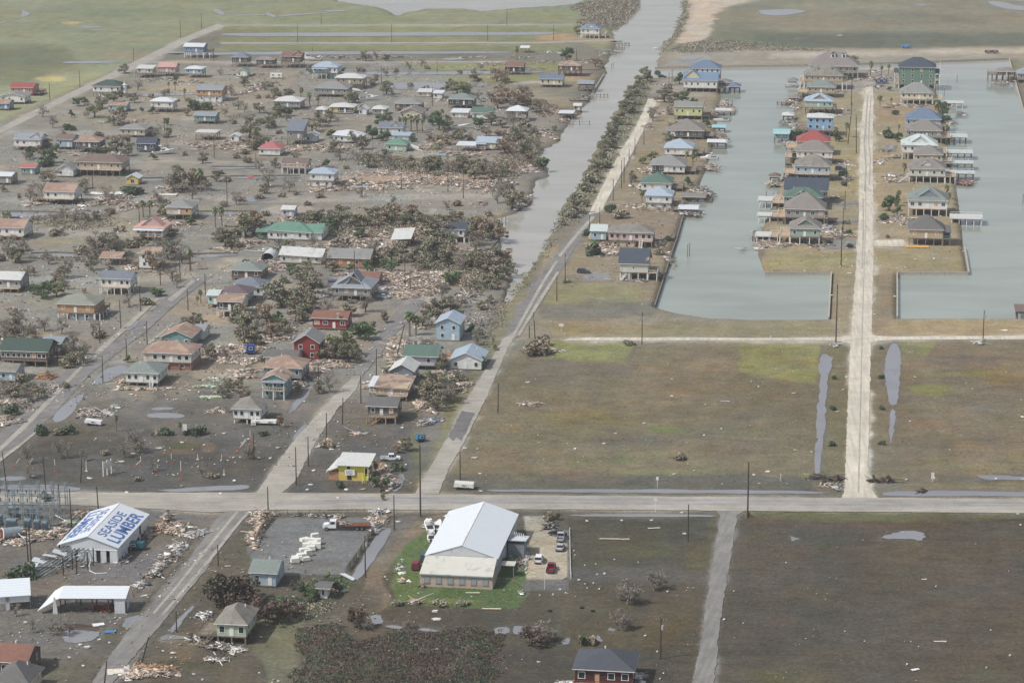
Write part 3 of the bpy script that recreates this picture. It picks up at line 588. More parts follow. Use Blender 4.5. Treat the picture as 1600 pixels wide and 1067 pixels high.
# ------------------------------------------------------------------ sheets: roads and standing water
def jag(poly, step_px=6.0, amp=.5, seed=0, z=0.0):
    """world outline with a frayed edge"""
    rs = np.random.RandomState(seed); out = []; n = len(poly)
    for i in range(n):
        a = P(*poly[i]); b = P(*poly[(i + 1) % n]); L = (b - a).length; k = max(1, int(L / step_px)); nn = Vector((-(b - a).y, (b - a).x, 0)).normalized()
        for j in range(k): out.append(a.lerp(b, j / k) + nn * (rs.uniform(-amp, amp) * .6 + amp * .4 * math.sin(j * step_px * .55 + i * 2.1 + seed) * math.sin(j * step_px * .21 + seed)))
    return [(p.x, p.y, z) for p in out]
def sheet(name, poly, m, z, step=4.0, amp=.3, seed=0, kind='structure', thick=0.0):
    if name == 'flood_water' and len(poly) > 3:
        for _ in range(2): poly = [q for a, b in zip(poly, poly[1:] + poly[:1]) for q in ((a[0] * .75 + b[0] * .25, a[1] * .75 + b[1] * .25),(a[0] * .25 + b[0] * .75, a[1] * .25 + b[1] * .75))]
    mb = MB(); pts = jag(poly, step, amp, seed, z)
    from mathutils.geometry import tessellate_polygon
    tris = tessellate_polygon([[Vector(p) for p in pts]])
    mb.v = list(pts)
    for t_ in tris:
        a, b, c = (Vector(pts[i]) for i in t_)
        mb.f.append(tuple(t_) if (b - a).cross(c - a).z > 0 else tuple(reversed(t_))); mb.m.append(0)
    o = mb.build(name, m); tag(o, kind=kind); return o
def road_material(key, c, c2, rot=0.0):
    m = bpy.data.materials.new(key); m.use_nodes = True; n = m.node_tree.nodes; l = m.node_tree.links; b = n['Principled BSDF']; b.inputs['Roughness'].default_value = .9; b.inputs['Specular IOR Level'].default_value = .25
    tc = n.new('ShaderNodeTexCoord')
    def noise(s_, sc3, a0, a1, d=5):
        mp = n.new('ShaderNodeMapping'); mp.vector_type = 'TEXTURE'; mp.inputs['Rotation'].default_value = (0,0, rot); mp.inputs['Scale'].default_value = sc3; l.new(tc.outputs['Object'], mp.inputs[0])
        t = n.new('ShaderNodeTexNoise'); t.inputs['Scale'].default_value = s_; t.inputs['Detail'].default_value = d; l.new(mp.outputs[0], t.inputs['Vector'])
        r = n.new('ShaderNodeMapRange'); r.inputs[1].default_value = .32; r.inputs[2].default_value = .68; r.inputs[3].default_value = a0; r.inputs[4].default_value = a1; l.new(t.outputs['Fac'], r.inputs[0]); return r.outputs[0]
    x = n.new('ShaderNodeMix'); x.data_type = 'RGBA'; x.inputs[6].default_value = (*c, 1); x.inputs[7].default_value = (*c2,1); l.new(noise(.25,(1,1,1),0,1), x.inputs[0])
    def mul(p, q): k = n.new('ShaderNodeMath'); k.operation = 'MULTIPLY'; l.new(p, k.inputs[0]); l.new(q, k.inputs[1]); return k.outputs[0]
    f = mul(noise(.9,(14,1,1),.84,1.12), mul(noise(.05,(1,1,1),.86,1.1), noise(1.5,(1,1,1),.9,1.08)))
    hs = n.new('ShaderNodeHueSaturation'); l.new(x.outputs[2], hs.inputs['Color']); l.new(f, hs.inputs['Value']); l.new(hs.outputs[0], b.inputs['Base Color']); return m
M_DIRT = road_material('sandy_road', S(168,163,152), S(154,150,142),0.0)
M_SHELL = road_material('pale_shell_road', S(200,193,178), S(190,183,169), R(86))
M_ASPH = road_material('silted_asphalt', S(136,134,130), S(124,122,119), R(76))
M_SAND = road_material('wheel_worn_sand', S(170,164,152), S(160,156,146))
M_MAIN = road_material('main_road_asphalt', S(154,152,149), S(144,142,140))
M_MUDR = road_material('muddy_road', S(116,115,115), S(134,131,127), R(60))
M_WETA = road_material('bare_asphalt', S(104,103,104), S(118,117,116))
RZ = .15
for a in ROADS: nm, poly, mk, dz, step, amp, seed = a; sheet(nm, poly, globals()[mk], RZ + dz, 1.6 if poly[0][1] > 300 else 5, min(amp, .06 if nm == 'wheel_track' else .28), seed)
M_PUD = water_material('flood_water', rough=.07, bump=.1, scale=1.5, own=S(134,135,138))
M_PUDB = water_material('murky_flood_water', rough=.05, bump=.06, scale=1.5, own=S(88,74,64))
for i, q in enumerate(PUDS): sheet('flood_water', q, M_PUD, .09 if q[0][1] > 300 else .16,2.5 if q[0][1] > 300 else 8,.45 if q[0][1] > 300 else 1.2,50 + i)
sheet('flood_water', [(95,976),(120,974),(155,978),(152,985),(110,984),(96,985)], M_PUDB, .085,3,.5,200)
# ------------------------------------------------------------------ the humid air over the coast
def haze():
    mb = MB(); mb.box(0,0,100,26,26,1); me = bpy.data.meshes.new('haze'); x0, x1, y0, y1, z0, z1 = -37000,37000,-9100,9100,-3.4,230
    me.from_pydata([(x, y, z) for x in (x0, x1) for y in (y0, y1) for z in (z0, z1)], [], [(0,1,3,2),(4,6,7,5),(0,4,5,1),(2,3,7,6),(0,2,6,4),(1,5,7,3)])
    m = bpy.data.materials.new('haze'); m.use_nodes = True; n = m.node_tree.nodes; n.clear(); v = n.new('ShaderNodeVolumePrincipled'); o = n.new('ShaderNodeOutputMaterial')
    v.inputs['Color'].default_value = (.93,.96,1,1); v.inputs['Density'].default_value = HAZE; v.inputs['Anisotropy'].default_value = .2
    m.node_tree.links.new(v.outputs[0], o.inputs['Volume']); me.materials.append(m); tag(link('haze', me), kind='stuff')
HAZE = .000105
haze()
# ------------------------------------------------------------------ house materials
ROOFS = {
 'white': mat('white_metal_roof', S(210,215,220),.45,.05, kind='ribbed', bump=.2), 'pale': mat('pale_roof', S(196,198,196),.75,.09, kind='shingle'),
 'palegreen': mat('pale_green_metal_roof', S(190,201,199),.5,.06, kind='ribbed', bump=.2), 'blue': mat('blue_metal_roof', S(112,134,160),.7,.08, kind='ribbed', bump=.2),
 'brightblue': mat('tarp_blue_roof', S(104,121,144),.75,.08, kind='ribbed', bump=.2), 'ltblue': mat('light_blue_metal_roof', S(163,178,193),.5,.06, kind='ribbed', bump=.2),
 'slate': mat('slate_blue_roof', S(115,122,133),.8,.1, kind='shingle'), 'dark': mat('charcoal_shingle_roof', S(76,80,88),.85,.1, kind='shingle'),
 'navy': mat('dark_blue_shingle_roof', S(69,77,90),.85,.1, kind='shingle'), 'grey': mat('grey_shingle_roof', S(136,137,136),.85,.1, kind='shingle'),
 'dkgrey': mat('dark_grey_shingle_roof', S(104,103,102),.85,.12, kind='shingle'), 'taupe': mat('taupe_shingle_roof', S(132,126,122),.85,.1, kind='shingle'),
 'taupes': mat('torn_taupe_shingle_roof', S(132,126,120),.85,.12, kind='shingle', strip=.42), 'brown': mat('brown_shingle_roof', S(119,103,96),.85,.14, kind='shingle'),
 'orange': mat('stripped_orange_roof', S(152,127,114),.85,.12, kind='shingle', strip=.45), 'rust': mat('rust_red_roof', S(130,95,83),.85,.14, kind='shingle'),
 'orangestrip': mat('half_stripped_roof', S(135,119,108),.85,.14, kind='shingle', strip=.55), 'red': mat('red_metal_roof', S(156,82,78),.5,.1, kind='ribbed', bump=.2),
 'pinkred': mat('pinkish_red_roof', S(172,104,106),.7,.1, kind='shingle'), 'pink': mat('salmon_roof', S(194,150,140),.75,.1, kind='shingle', strip=.35),
 'green': mat('green_metal_roof', S(90,114,104),.55,.1, kind='ribbed', bump=.2), 'dkgreen': mat('dark_green_roof', S(65,83,77),.7,.1, kind='ribbed', bump=.2),
 'brightgreen': mat('sea_green_metal_roof', S(104,142,126),.5,.1, kind='ribbed', bump=.2), 'greengrey': mat('green_grey_roof', S(124,134,130),.8,.1, kind='shingle'),
 'olive': mat('beige_green_roof', S(137,140,130),.8,.1, kind='shingle'), 'turq': mat('turquoise_roof', S(151,195,200),.5,.06, kind='ribbed', bump=.2),
 'patch': mat('patched_grey_roof', S(136,132,124),.85,.12, kind='shingle', col2=S(110,104,98)), 'slatestrip': mat('torn_slate_roof', S(73,81,92),.85,.1, kind='shingle', strip=.33),
 'bgrey': mat('blue_grey_metal_roof', S(143,150,157),.55,.08, kind='ribbed', bump=.2), 'violet': mat('purple_brown_roof', S(106,94,97),.85,.1, kind='shingle')}
WALLC = {'white': (222,224,222), 'offwhite': (205,204,195), 'cream': (213,205,178), 'yellow': (214,191,106), 'tan': (182,167,143), 'beige': (193,182,163), 'pink': (202,174,169), 'rose': (189,143,133),
 'ltblue': (166,188,202), 'blue': (118,150,188), 'brightblue': (137,178,214), 'teal': (123,156,156), 'greyblue': (134,142,150), 'grey': (150,150,148), 'dkgrey': (92,92,94), 'dark': (66,62,62),
 'brown': (107,90,81), 'red': (144,58,60), 'maroon': (80,47,47), 'green': (111,137,122), 'palegreen': (177,193,170), 'lime': (201,207,148), 'seagreen': (153,174,166), 'plywood': (188,150,114), 'lilac': (191,191,202), 'mint': (172,203,190), 'navy': (87,100,120), 'orange': (177,135,104)}
def wall_mat(k): return mat(k + '_siding', S(*WALLC[k]),.8,.07,1.2, kind='siding', bump=.12)
M_BRICKR = mat('red_brick', S(142,92,78),.9,.12,3, kind='brick'); M_BRICKP = mat('pinkish_brick', S(186,168,158),.9,.1,3, kind='brick')
M_BRICKO = mat('orange_brick', S(176,122,88),.9,.12,3, kind='brick')
M_WHITE = mat('white_paint', S(228,228,224),.6,.05); M_WOODG = mat('weathered_wood', S(132,122,108),.9,.14); M_WOODD = mat('dark_wood', S(82,70,60),.9,.14)
M_WOODT = mat('tan_wood', S(178,150,120),.9,.14); M_REDW = mat('red_stained_wood', S(140,66,62),.85,.12); M_TEALW = mat('teal_lattice', S(110,156,146),.8,.1); M_CONC = mat('concrete', S(168,164,156),.9,.1,1.0, bump=.1)
M_PLY = mat('plywood', S(190,156,122),.85,.12); M_GLASS = mat('window_glass', S(44,52,62),.12,.15,.6, spec=.7); M_LATT = mat('pile_wood', S(108,98,88),.9,.14)
M_DARKIN = mat('dark_interior', S(48,46,46),.9,.15); M_SCREEN = mat('dark_insect_screen', S(60,66,72),.6,.1)
POSTM = {'w': M_WHITE, 'g': M_WOODG, 'd': M_WOODD, 't': M_WOODT, 'r': M_REDW, 'e': M_TEALW, 'p': M_LATT, 'l': mat('pale_blue_paint', S(162,188,206),.6,.06)}

def roof_mesh(w, d, rh, rt, over=.6, t=.18, side_only=None):
    """roof solid, eaves at z=0"""
    mb = MB(); W = w / 2 + over; D = d / 2 + over; W0, D0 = W, D
    if rt == 'h':
        if W >= D: top = [(-(W - D) * .98 - .15,0, rh),((W - D) * .98 + .15,0, rh)]; kind = 'x'
        else: top = [(0,-(D - W) * .98 - .15, rh),(0,(D - W) * .98 + .15, rh)]; kind = 'y'
        c = [(-W, -D, 0),(W, -D, 0),(W, D, 0),(-W, D, 0)]
        a, b = top
        def faces(dz, flip):
            q = [[(x, y, z + dz) for x, y, z in p] for p in ([c[0], c[1], b, a] if kind == 'x' else [c[0], c[1], a], [c[1], c[2], b] if kind == 'x' else [c[1], c[2], b, a], [c[2], c[3], a, b] if kind == 'x' else [c[2], c[3], b], [c[3], c[0], a] if kind == 'x' else [c[3], c[0], a, b])]
            for p in q: mb.poly(list(reversed(p)) if flip else p)
        faces(t, False); faces(0, True)
        for i in range(4):
            p, q = c[i], c[(i + 1) % 4]; mb.poly([p, q, (q[0], q[1], t),(p[0], p[1], t)], 1)
    elif rt in ('g', 'f'):
        if rt == 'f': W, D = D, W
        s = [(-W, -D, 0),(-W, 0, rh),(-W, D, 0)]; e = [(W, -D, 0),(W, 0, rh),(W, D, 0)]
        rotf = (lambda p: (-p[1], p[0], p[2])) if rt == 'f' else (lambda p: p)
        up = lambda p: (p[0], p[1], p[2] + t)
        def q(pts, mi=0): mb.poly([rotf(p) for p in pts], mi)
        q([up(s[0]), up(e[0]), up(e[1]), up(s[1])]); q([up(s[1]), up(e[1]), up(e[2]), up(s[2])])
        q([s[1], e[1], e[0], s[0]]); q([s[2], e[2], e[1], s[1]])
        q([s[0], e[0], up(e[0]), up(s[0])], 1); q([e[2], s[2], up(s[2]), up(e[2])], 1)
        for r_ in (s, e):
            q([r_[0], up(r_[0]), up(r_[1]), r_[1]], 1); q([r_[1], up(r_[1]), up(r_[2]), r_[2]], 1)
    elif rt == 's':       # one slope, low towards the front
        lo = [(-W, -D, 0),(W, -D, 0),(W, D, rh),(-W, D, rh)]; mb.hexa(lo, [(x, y, z + t) for x, y, z in lo])
    elif rt == 'b':       # one slope, low towards the back
        lo = [(-W, -D, rh),(W, -D, rh),(W, D, 0),(-W, D, 0)]; mb.hexa(lo, [(x, y, z + t) for x, y, z in lo])
    return mb
def roof_z(rt, w, d, rh, x, y, over=.6):
    W, D = w / 2 + over, d / 2 + over
    if rt == 'g': return rh * (1 - abs(y) / D)
    if rt == 'f': return rh * (1 - abs(x) / W)
    if rt == 's': return rh * (y + D) / (2 * D)
    if rt == 'b': return rh * (D - y) / (2 * D)
    m_ = min(W, D); return rh * min(1,(D - abs(y)) / m_, (W - abs(x)) / m_)
def window_parts(parent, x, y, z, w, h, axis, pm=None, fm=None, fine=False):
    """axis 0: faces -y; 1: faces +x; -1: faces -x"""
    t = .1
    def mk(w_, h_, tt, m, nm):
        k = (nm, round(w_, 2), round(h_, 2), axis, m.name)
        def f():
            mb = MB(); mb.box(0,0,0, *((w_, tt, h_) if axis == 0 else (tt, w_, h_))); return mb.mesh(nm, m)
        return cached(k, f)
    def mkf(m):
        k = ('wf', round(w, 2), round(h, 2), axis, m.name)
        def f():
            mb = MB(); b_ = .13
            for cx, cz, sx, sz in ((0, h / 2 + b_ / 2, w + 2 * b_, b_),(0,-h / 2 - b_ / 2, w + 2 * b_ + .1, b_),(-w / 2 - b_ / 2,0, b_, h),(w / 2 + b_ / 2,0, b_, h)):
                mb.box(cx if axis == 0 else 0,0 if axis == 0 else cx, cz, *((sx, t, sz) if axis == 0 else (t, sx, sz)))
            if w > 1.3: mb.box(0,0,0, *((.07, t * .9, h) if axis == 0 else (t * .9,.07, h)))
            return mb.mesh('window', m)
        return cached(k, f)
    fr = link('window', mkf(fm or M_WHITE), parent, (x, y, z))
    link('pane', mk(w, h, .05, pm or M_GLASS, 'pane'), fr, (0,0,0))
def posts_on(root, pts, h, m, r=.15, name='post', z0=0.0):
    me = cached((name, round(h, 2), m.name, r), lambda: (lambda mb: (mb.box(0,0, h / 2,2 * r, 2 * r, h), mb.mesh(name, m))[1])(MB()))
    for x, y in pts: link(name, me, root, (x, y, z0))
def railing(root, pts, z, m, h=1.0, step=.55):
    mb = MB()
    for a, b in zip(pts[:-1], pts[1:]):
        a = Vector((*a, z)); b = Vector((*b, z)); L = (b - a).length
        for zz, w in ((h, .1),(.12,.07)): mb.bar(a + Vector((0,0, zz)), b + Vector((0,0, zz)),.07,0, w)
        n = max(1, int(L / step))
        for i in range(n + 1):
            p = a.lerp(b, i / n); w = .11 if i % 4 == 0 or i == n else .05; mb.box(p.x, p.y, z + h / 2, w, w, h)
    return mb.build('railing', m, root)
def stairs(root, a, b, w, m):
    """from top a to foot b"""
    mb = MB(); a = Vector(a); b = Vector(b); d = b - a; side = Vector((-d.y, d.x, 0)).normalized() * w / 2
    for s_ in (1,-1): mb.bar(a + side * s_, b + side * s_, .08,0,.3); mb.bar(a + side * s_ + Vector((0,0,1)), b + side * s_ + Vector((0,0,1)),.07)
    n = max(3, int(abs(d.z) / .2)); rz = math.atan2(d.y, d.x)
    for i in range(n): p = a.lerp(b, (i + .5) / n); mb.box(p.x, p.y, p.z + .05,.3, w, .05, rz=rz)
    return mb.build('stairs', m, root)
def debris_boxes(name, n, rx, ry, hmax, pal, parent=None, seed=0, small=1.0, poly=None, z0=0.0, white=.1):
    rs = np.random.RandomState(seed + 100)
    a = rs.uniform(0,2 * math.pi, n); r = np.sqrt(rs.uniform(0,1, n)); lump = .75 + .35 * np.sin(a * 3 + seed) + .15 * np.sin(a * 7 + seed * 2)
    x = np.cos(a) * r * rx * lump; y = np.sin(a) * r * ry * lump
    if poly is not None: x, y = poly(rs, n)
    clump = .5 + .5 * np.sin(x * .9 + seed) * np.sin(y * .7 + seed * 1.7)
    z = rs.uniform(0.05,1, n) ** 1.6 * hmax * (1 - r * .75) * (.35 + clump) + z0 + .08
    L = rs.lognormal(.5,.7, n) * small; Wd = rs.choice([.12,.18,.3,.9,1.4], n, p=[.3,.27,.2,.15,.08]) * (.7 + .3 * small); T = np.where(Wd > .5,.05,.07)
    L = np.where(Wd > .5, np.minimum(L, 2.6), L)
    rot = np.stack((rs.normal(0,.22, n), rs.normal(0,.16, n), rs.uniform(0,2 * math.pi, n)),1)
    cols = np.array([S(*c) for c in pal])[rs.choice(len(pal), n)] * rs.uniform(.6,1.4,(n, 1))
    o = link(name, boxes_mesh(name, np.stack((x, y, z),1), np.stack((L, Wd, T),1), rot, np.clip(cols, 0,.9), vcol_mat('broken_boards')), parent)
    return o
PAL_WOOD = [(204,182,160),(189,165,143),(221,209,195),(178,155,137),(169,162,155),(233,229,223),(138,128,120),(95,87,81),(196,167,154),(152,150,148),(191,174,156),(118,109,101)]
PAL_GREY = [(151,148,143),(111,106,101),(174,164,154),(207,204,199),(85,80,77),(129,122,115),(180,157,141),(72,68,66),(224,222,218)]
PAL_PINK = [(206,184,160),(218,204,186),(190,166,142),(230,224,214),(150,136,122),(112,100,90),(210,194,174),(168,160,150)]
PAL_WHITE = [(235,235,233),(217,217,215),(196,200,202),(224,217,206),(154,154,154)]

def house(cx, yb, wpx, d, st, h, rh, rt, roof, wall, short, extra, **o):
    s = sc(yb); w = wpx / s * o.get('wf', .93); yaw = GRID_YAW + R(o.get('yaw', 0)); base = P(cx, yb)
    root_loc = base + Vector((-math.sin(yaw), math.cos(yaw),0)) * (d / 2)
    zb = o.get('zb', 0.0); root_loc.z = zb
    fine = yb > 300
    root = thing(o.get('name', 'house'),(short + ' ' + extra).strip(), o.get('cat', 'house'), root_loc, yaw, o.get('group'))
    LANDMARKS.append((cx, yb, o.get('lm', short)))
    pm = POSTM[o.get('pm', 'g')]; ns = o.get('ns', 1); hs = h / ns; wm = wall_mat(wall); x0, x1, y0, y1 = -w / 2, w / 2,-d / 2, d / 2
    rs = random.Random(int(cx * 7 + yb)); ov = o.get('ov', .6); trim = POSTM[o.get('trim', 'w')]
    if st > .3:
        nx = max(2, round(w / 3.4) + 1); ny = 2 if d < 7 else 3
        posts_on(root, [(x0 + .2 + (w - .4) * i / (nx - 1), y0 + .2 + (d - .4) * j / (ny - 1)) for i in range(nx) for j in range(ny)], st - .3 + (-zb if zb < 0 else 0), pm, o.get('pr', .15), z0=zb if zb < 0 else 0)
        mb = MB(); mb.box(0,0, st - .15, w + .1, d + .1,.3); mb.build('floor', M_WOODG if not o.get('floorm') else o['floorm'], root)
    low = o.get('low')
    if low and st > 1:         # an enclosed room between the posts
        lx0, lx1, mk = low; m_ = {'b': M_BRICKR, 'w': wall_mat('white'), 'k': M_BRICKP, 't': wall_mat('beige'), 'd': M_DARKIN, 'p': M_PLY, 'g': wall_mat('greyblue'), 'e': wall_mat('teal')}[mk]
        a, b = x0 + w * lx0, x0 + w * lx1; mb = MB(); mb.box((a + b) / 2,0,(st - .3) / 2, b - a, d * .92, st - .3); mb.build('lower_room', m_, root)
        for i in range(max(1, int((b - a) / 4))): window_parts(root, a + (b - a) * (i + .5) / max(1, int((b - a) / 4)),-d * .46 - .03, st * .5,1.0,.9,0, M_DARKIN if mk != 'w' else M_GLASS)
    else:                      # what the flood left under the floor
        if st > 1.2 and rs.random() < .8:
            u = debris_boxes('flotsam', int(w * 2.2), w * .42, d * .32,.7, PAL_GREY, root, seed=int(cx + yb), small=.6); u['kind'] = 'stuff'
    if h > 0 and not o.get('open'):
        mb = MB(); mb.box(0,0, st + h / 2, w, d, h)
        zr = st + h
        if rt == 'g': 
            for sx in (x0, x1): mb.hexa([(sx - .1 * (1 if sx > 0 else -1) * 1, y0, zr),(sx, y0, zr),(sx, y1, zr),(sx - .1 * (1 if sx > 0 else -1), y1, zr)], [(sx - (.1 if sx > 0 else -.1),-.02, zr + rh * .93),(sx, -.02, zr + rh * .93),(sx, .02, zr + rh * .93),(sx - (.1 if sx > 0 else -.1),.02, zr + rh * .93)])
        if rt == 'f':
            for sy in (y0, y1): mb.hexa([(x0, sy - (.1 if sy > 0 else 0), zr),(x1, sy - (.1 if sy > 0 else 0), zr),(x1, sy + (0 if sy > 0 else .1), zr),(x0, sy + (0 if sy > 0 else .1), zr)], [(-.02, sy - (.1 if sy > 0 else 0), zr + rh * .9),(.02, sy - (.1 if sy > 0 else 0), zr + rh * .9),(.02, sy + (0 if sy > 0 else .1), zr + rh * .9),(-.02, sy + (0 if sy > 0 else .1), zr + rh * .9)])
        if rt in ('s', 'b'): 
            yy = y1 if rt == 's' else y0
            mb.hexa([(x0, y0, zr - .01),(x1, y0, zr - .01),(x1, y1, zr - .01),(x0, y1, zr - .01)], [(x0, y0, zr + (.02 if rt == 's' else rh * .9)),(x1, y0, zr + (.02 if rt == 's' else rh * .9)),(x1, y1, zr + (rh * .9 if rt == 's' else .02)),(x0, y1, zr + (rh * .9 if rt == 's' else .02))])
        mb.build('wall', wm if not o.get('wallm') else o['wallm'], root)
        if o.get('band'):       # front of another colour
            mb = MB(); bx0, bx1, bm = o['band']; mb.box(x0 + w * (bx0 + bx1) / 2, y0 - .04, st + h * .5, w * (bx1 - bx0),.08, h * .96); mb.build('front_panel', {'ply': M_PLY, 'dark': M_SCREEN, 'teal': wall_mat('teal'), 'white': wall_mat('white'), 'rose': wall_mat('rose'), 'cream': wall_mat('cream')}[bm], root)
        for k in range(ns):
            zc = st + hs * (k + .55); n = o.get('win', max(2, int(w / 2.7))); dr = o.get('door', n // 2 if k == 0 else -1)
            ww, wh = o.get('wsz', (.95,1.25))
            off = -.09 if o.get('band') else -.03
            for i in range(n):
                x = x0 + w * (i + .5) / n + rs.uniform(-.15,.15)
                if i == dr:
                    dm = {'w': M_WHITE, 'd': M_DARKIN, 'o': M_PLY}[o.get('doorc', 'w')]
                    me = cached(('door', dm.name), lambda: (lambda q: (q.box(0,0,1.02,.95,.1,2.04), q.mesh('door', dm))[1])(MB()))
                    link('door', me, root, (x, y0 - .04 + (off + .03), st + hs * k + .02)); continue
                ply = rs.random() < o.get('boarded', .12)
                window_parts(root, x, y0 + off, zc, ww, min(wh, hs * .6),0, M_PLY if ply else None)
            for ax, xs in ((1, x1 + .03),(-1, x0 - .03)):
                if ax == -1 and cx < 1000: continue
                m_ = max(1, int(d / 3.6))
                for i in range(m_): window_parts(root, xs, y0 + d * (i + .5) / m_, zc, .9, min(1.2, hs * .6), ax, M_PLY if rs.random() < .15 else None)
    elif h > 0:                # open upper floor: posts only
        posts_on(root, [(x, y) for x in (x0 + .2,0, x1 - .2) for y in (y0 + .2, y1 - .2)], h, pm, z0=st)
    rf = roof_mesh(w, d, rh, rt, ov).build('roof', [ROOFS[roof], trim], root, (o.get('rx', 0),0, st + h))
    if o.get('rtilt'): rf.rotation_euler = (R(o['rtilt'][0]), R(o['rtilt'][1]), R(o['rtilt'][2]))
    if rt in ('g', 'f', 'h') and rs.random() < .6 and fine:
        x, y = rs.uniform(-w * .3, w * .3), rs.uniform(0, d * .25); mb = MB(); mb.box(0,0,.3,.25,.25,.8); mb.build('roof_vent', M_WHITE, rf, (x, y, roof_z(rt, w, d, rh, x, y) + .1))
    for ch in o.get('chim', ()):
        x, y, hh = ch; mb = MB(); mb.box(0,0, hh / 2,.9,.9, hh); mb.box(0,0, hh + .08,1.1,1.1,.16); mb.build('chimney', M_CONC, root, (w * x, d * y, st + h + roof_z(rt, w, d, rh, w * x, d * y) - .3))
    for g_ in o.get('gable', ()):       # small front gable riding on the roof: (x share, width m, rise, wall colour)
        gx_, gw, gr, gc = g_; mb = MB(); yf = y0 - ov * .4
        zb_ = .35; ln = d * .45
        mb.hexa([(-gw / 2,0,0),(gw / 2,0,0),(gw / 2,.1,0),(-gw / 2,.1,0)], [(-.02,0, gr),(.02,0, gr),(.02,.1, gr),(-.02,.1, gr)])
        zz = st + h + roof_z(rt, w, d, rh, w * gx_, y0 + d * .12)
        gg = mb.build('front_gable', wall_mat(gc), root, (w * gx_, y0 + d * .1, zz))
        roof_mesh(gw, ln, gr, 'f', .3).build('gable_roof', [ROOFS[roof], trim], gg, (0, ln / 2 - .1,0.02))
    for dm in o.get('dormer', ()):
        mb = MB(); mb.box(0,1.2,1.0,2.6,3.4,2.6); xx, yy = w * dm, y0 + d * .3; zz = st + h + roof_z(rt, w, d, rh, xx, yy) - .4
        dd = mb.build('dormer', wall_mat('white'), root, (xx, yy, zz)); roof_mesh(2.6,3.4,1.3, 'f', .25).build('dormer_roof', [ROOFS[roof], trim], dd, (0,1.2,2.3)); window_parts(root, xx, yy - .55, zz + 1.2,1.2,1.7,0)
    # decks: (side, depth m, from share, to share, floor level or None, rail letter, roofed?)
    for dk in o.get('deck', ()):
        side, dd, f0, f1, lvl, rl = dk[:6]; lvl = st if lvl is None else lvl; rm = POSTM[rl]
        if side == 'F': q = (x0 + w * f0, y0 - dd, x0 + w * f1, y0)
        elif side == 'B': q = (x0 + w * f0, y1, x0 + w * f1, y1 + dd)
        elif side == 'L': q = (x0 - dd, y0 + d * f0, x0, y0 + d * f1)
        else: q = (x1, y0 + d * f0, x1 + dd, y0 + d * f1)
        ax, ay, bx, by = q; mb = MB(); mb.box((ax + bx) / 2,(ay + by) / 2, lvl - .1, bx - ax, by - ay, .2)
        dko = mb.build('deck', M_WOODG if rl != 'w' else M_WOODT, root)
        ring = {'F': [(ax, by),(ax, ay),(bx, ay),(bx, by)], 'B': [(ax, ay),(ax, by),(bx, by),(bx, ay)], 'L': [(bx, ay),(ax, ay),(ax, by),(bx, by)], 'R': [(ax, ay),(bx, ay),(bx, by),(ax, by)]}[side]
        railing(dko, ring, lvl, rm)
        nx = max(2, round((bx - ax) / 3) + 1); ny = max(2, round((by - ay) / 3.5) + 1) if side in 'LR' else 1
        pts = []
        for i in range(nx):
            for j in range(ny):
                px_ = ax + .15 + (bx - ax - .3) * i / (nx - 1); py_ = (ay + .15 + (by - ay - .3) * j / (ny - 1)) if ny > 1 else (ay + .15 if side != 'B' else by - .15)
                pts.append((px_, py_))
        if lvl > .5: posts_on(root, pts, lvl - .2 + 1.6, pm, .13, z0=-1.6)
        if len(dk) > 6 and dk[6]:
            hh = dk[6]; posts_on(root, pts, hh, rm, .1, z0=lvl)
            roof_mesh(bx - ax, by - ay, .4, 's' if side != 'B' else 'b', .3).build('porch_roof', [ROOFS[dk[7] if len(dk) > 7 else roof], trim], root, ((ax + bx) / 2,(ay + by) / 2, lvl + hh))
    for sr in o.get('stair', ()): stairs(root, (x0 + w * sr[0], y0 + d * sr[1], st - .1),(x0 + w * sr[2], y0 + d * sr[3], .1),1.1, POSTM[sr[4] if len(sr) > 4 else 'g'])
    return root, w, d
# ------------------------------------------------------------------ houses, far rows first
H = house
WD = [('F', 2.0,0,1, None, 'w')]      # white-railed front deck
WDR = [('F', 2.0,0,1, None, 'w', 2.2)]
# --- far left rows
H(303,91,33,10,3.6,3,1.6,'g','white','blue','bright blue stilt house with white roof','beside the far ditches',deck=[('R',4,0,1,None,'g')],pm='w')
H(34,150,38,11,1.6,2.8,1.8,'g','red','rose','red-roofed house at the far left edge','',deck=[('R',4,0,1,None,'r')],pm='r')
H(20,163,42,10,1.2,2.8,1.6,'f','grey','white','white gable-front house below the red-roofed house','near the left edge')
H(5,173,20,8,1.0,2.6,1.6,'g','orange','blue','small blue house with patchy orange roof','cut by the left edge')
H(167,152,48,12,2.8,3,2.6,'h','dkgreen','white','white house with dark green hip roof','beside the white lighthouse tower',low=(.2,.8,'w'))
H(226,121,27,8,2.6,2.2,.9,'s','pale','white','small white cabin on a wide open deck','behind the farm road',deck=[('F',3,0,1.3,None,'g')],lm='small white cabin on a wide deck')
H(261,120,29,9,2.6,2.8,1.8,'g','pink','pink','pale pink house with pink roof','on stilts in the far rows')
H(303,122,28,9,2.4,2.6,1.2,'h','white','ltblue','light blue stilt house with whitish hip roof','right of the pale pink one')
H(375,105,27,9,3.0,2.6,2.4,'h','slate','dkgrey','dark house with blue-grey pyramid roof','on stilts behind the mint gabled shed')
H(414,107,29,9,2.4,2.6,1.4,'h','taupes','dkgrey','dark stilt house with patchy brown roof','left of the twin red-roofed one')
H(378,121,18,7,.5,2.6,1.8,'f','brightgreen','white','mint-green gabled white shed','in the far rows',name='shed',cat='shed')
H(327,159,44,12,3.2,3.0,1.6,'g','bgrey','plywood','boarded tan house over a white ground floor','with a blue-grey roof',low=(.05,.95,'w'),pm='w')
H(253,176,38,9,2.6,3.0,1.6,'h','white','white','white cube house with white hip roof','standing alone on legs')
